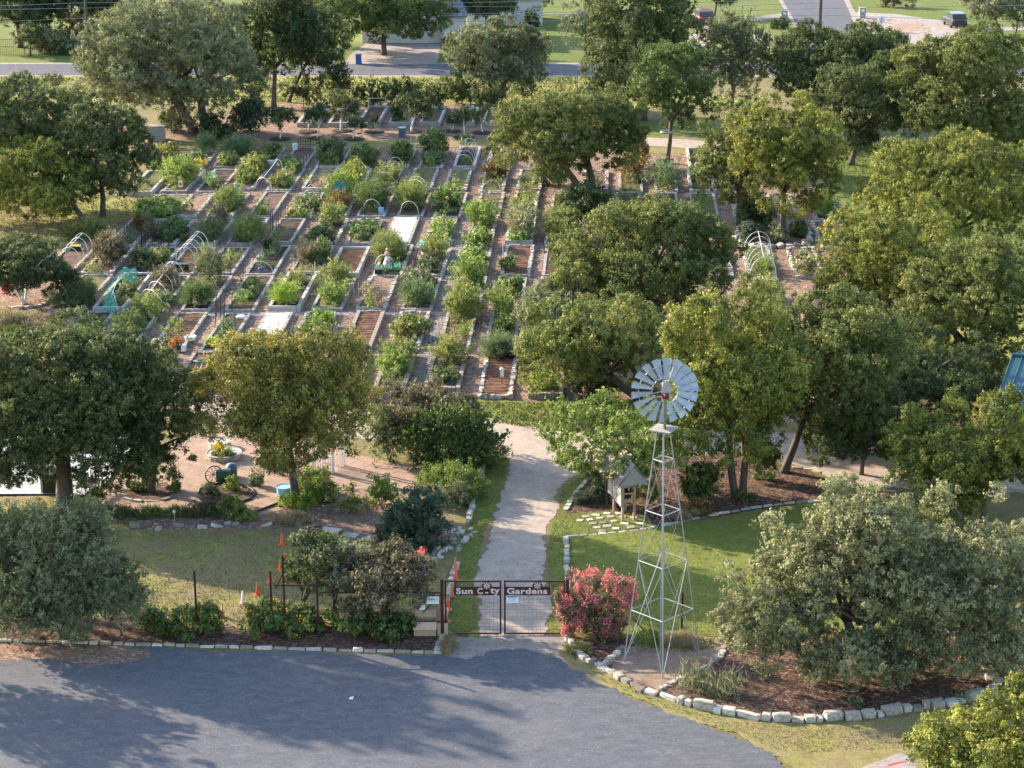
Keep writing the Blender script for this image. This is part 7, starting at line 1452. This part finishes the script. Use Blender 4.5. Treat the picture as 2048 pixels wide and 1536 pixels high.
scatter('grass', [(895, 1272), (900, 1180), (925, 1092), (945, 1002), (970, 932), (1000, 908), (1018, 925), (1004, 960), (985, 1010), (962, 1098), (944, 1165), (952, 1200), (958, 1274)], 'x', 300, .045, 902, mat=M['bladeg'], clumpy=.2, label='grass verge left of the drive')
scatter('grass', [(1092, 1274), (1104, 1190), (1092, 1110), (1108, 1040), (1122, 985), (1150, 960), (1188, 950), (1160, 985), (1134, 1022), (1240, 1040), (1300, 1060), (1133, 1074), (1132, 1270)], 'x', 300, .045, 903, mat=M['bladeg'], clumpy=.25, label='grass verge right of the drive')
scatter('grass', [(270, 1064), (560, 1058), (740, 1082), (880, 1116), (890, 1135), (880, 1262), (560, 1262), (380, 1238), (250, 1240)], 'x', 150, .06, 904, mat=M['bladed'], clumpy=.35, label='patchy dry lawn at the left')
scatter('grass', [(-60, 1240), (-60, 998), (120, 998), (190, 1045), (260, 1060), (250, 1240)], 'x', 120, .06, 905, mat=M['bladed'], clumpy=.35, label='dry grass at the left edge')
scatter('grass', [(927, 802), (1060, 806), (1330, 803), (1500, 822), (1500, 850), (1330, 862), (1200, 864), (1080, 862), (1000, 846), (932, 836)], 'x', 150, .09, 906, mat=M['bladeg'], clumpy=.2, label='grass strip in front of the nearest beds')
scatter('grass', [(1130, 1280), (1150, 1304), (1200, 1344), (1290, 1392), (1400, 1428), (1500, 1447), (1640, 1454), (1830, 1436), (1830, 1500), (1700, 1500), (1600, 1508), (1545, 1498), (1470, 1466), (1390, 1440), (1290, 1404), (1210, 1366), (1150, 1332), (1120, 1305)], 'x', 240, .055, 907, mat=M['bladed'], clumpy=.45, label='dry grass between the stone arc and the asphalt')
scatter('grass', [(1250, 1280), (1300, 1270), (1440, 1278), (1440, 1292), (1390, 1304), (1330, 1303), (1270, 1293)], 'x', 260, .08, 908, mat=M['bladed'], clumpy=.4, label='weedy strip behind the windmill')
scatter('grass', [(-40, 430), (60, 420), (130, 394), (250, 394), (335, 398), (280, 428), (215, 466), (60, 520), (-40, 550)], 'x', 40, .12, 909, mat=M['bladed'], clumpy=.35, label='sunlit grass under the left elms')
scatter('grass', [(1650, 320), (1700, 290), (2060, 275), (2060, 820), (1900, 770), (1760, 730), (1740, 600), (1730, 480)], 'x', 26, .13, 910, mat=M['bladeg'], clumpy=.2, label='mown lawn at the right beyond the beds')
scatter('grass', [(-20, 156), (1250, 156), (1250, 205), (880, 204), (-20, 208)], 'x', 16, .2, 911, mat=M['bladed'], clumpy=.2, label='yellow green meadow along the street')
MULCH_F = [(-40, 1284), (-40, 1240), (60, 1242), (250, 1240), (400, 1244), (520, 1264), (700, 1256), (875, 1266), (872, 1300), (700, 1296), (250, 1287)]
scatter('bark_mulch', MULCH_F, 'x', 190, .045, 920, kind='chip', mat=M['chipd'], clumpy=0, label='dark bark mulch behind the front kerb')
scatter('bark_mulch', [(1140, 1280), (1150, 1298), (1200, 1330), (1290, 1380), (1400, 1412), (1500, 1432), (1640, 1438), (1760, 1426), (1900, 1404), (1975, 1380), (1985, 1330), (2060, 1290), (2060, 1250), (1700, 1266), (1460, 1276), (1440, 1320), (1380, 1360), (1320, 1380), (1260, 1355), (1215, 1322), (1240, 1290)], 'x', 170, .05, 921, kind='chip', mat=M['chipd'], clumpy=0, label='reddish bark mulch around the big silvery oak')
scatter('bark_mulch', [(1135, 1022), (1170, 968), (1200, 948), (1290, 922), (1480, 910), (1610, 942), (1650, 962), (1780, 988), (1620, 1000), (1520, 1014), (1420, 1032), (1330, 1046), (1290, 1050)], 'x', 90, .055, 922, kind='chip', mat=M['chipd'], clumpy=0, label='bark mulch on the windmill side island')
scatter('wood_chips', [(120, 520), (230, 402), (300, 345), (320, 302), (470, 294), (1000, 294), (1240, 314), (1440, 302), (1640, 382), (1730, 480), (1760, 620), (1780, 790), (1330, 798), (938, 797), (850, 804), (560, 810), (300, 830), (70, 760), (20, 590)], 'x', 26, .075, 923, kind='chip', mat=M['chipl'], clumpy=0, label='wood chips on the paths between the raised beds', nmax=170000)
scatter('wood_chips', [(258, 1044), (500, 1032), (560, 1020), (690, 972), (800, 1003), (868, 1024), (895, 1060), (880, 1104), (790, 1086), (740, 1068), (560, 1052), (270, 1056)], 'x', 110, .05, 924, kind='chip', mat=M['chipl'], clumpy=0, label='wood chips in the gravel garden beds')
scatter('road_grit', [(-40, 1310), (230, 1310), (700, 1314), (1000, 1300), (1140, 1335), (1290, 1414), (1400, 1452), (1500, 1488), (1560, 1536), (-40, 1536)], 'x', 34, .03, 925, kind='chip', z=.006, mat=M['grit'], clumpy=0, label='loose pale grit on the asphalt')
scatter('leaf_litter', [(-40, 1294), (240, 1300), (310, 1314), (180, 1336), (-40, 1334)], 'x', 200, .035, 926, kind='chip', mat=M['chipl'], clumpy=.3, label='leaf litter along the left kerb')
scatter('leaf_litter', [(882, 1278), (1128, 1278), (1160, 1320), (1290, 1400), (1200, 1400), (1100, 1330), (1000, 1306), (890, 1318)], 'x', 60, .035, 927, kind='chip', mat=M['chipl'], clumpy=.5, label='dust and litter where the drive meets the asphalt')
scatter('road_grit', [(960, 1310), (1100, 1330), (1200, 1372), (1300, 1420), (1400, 1462), (1300, 1470), (1150, 1440), (1050, 1400), (980, 1360)], 'x', 90, .035, 928, kind='chip', z=.006, mat=M['chipl'], clumpy=.9, label='dusty gravel washed onto the asphalt by the drive')
scatter('road_grit', [(-40, 1304), (880, 1312), (880, 1330), (-40, 1326)], 'x', 110, .03, 929, kind='chip', z=.006, mat=M['grit'], clumpy=.5, label='gravel gathered along the kerb of the lot')
scatter('grass', [(1134, 1276), (1160, 1310), (1150, 1320), (1128, 1290)], 'x', 300, .09, 930, mat=M['bladeg'], clumpy=.2, label='tall weeds at the right gate post')
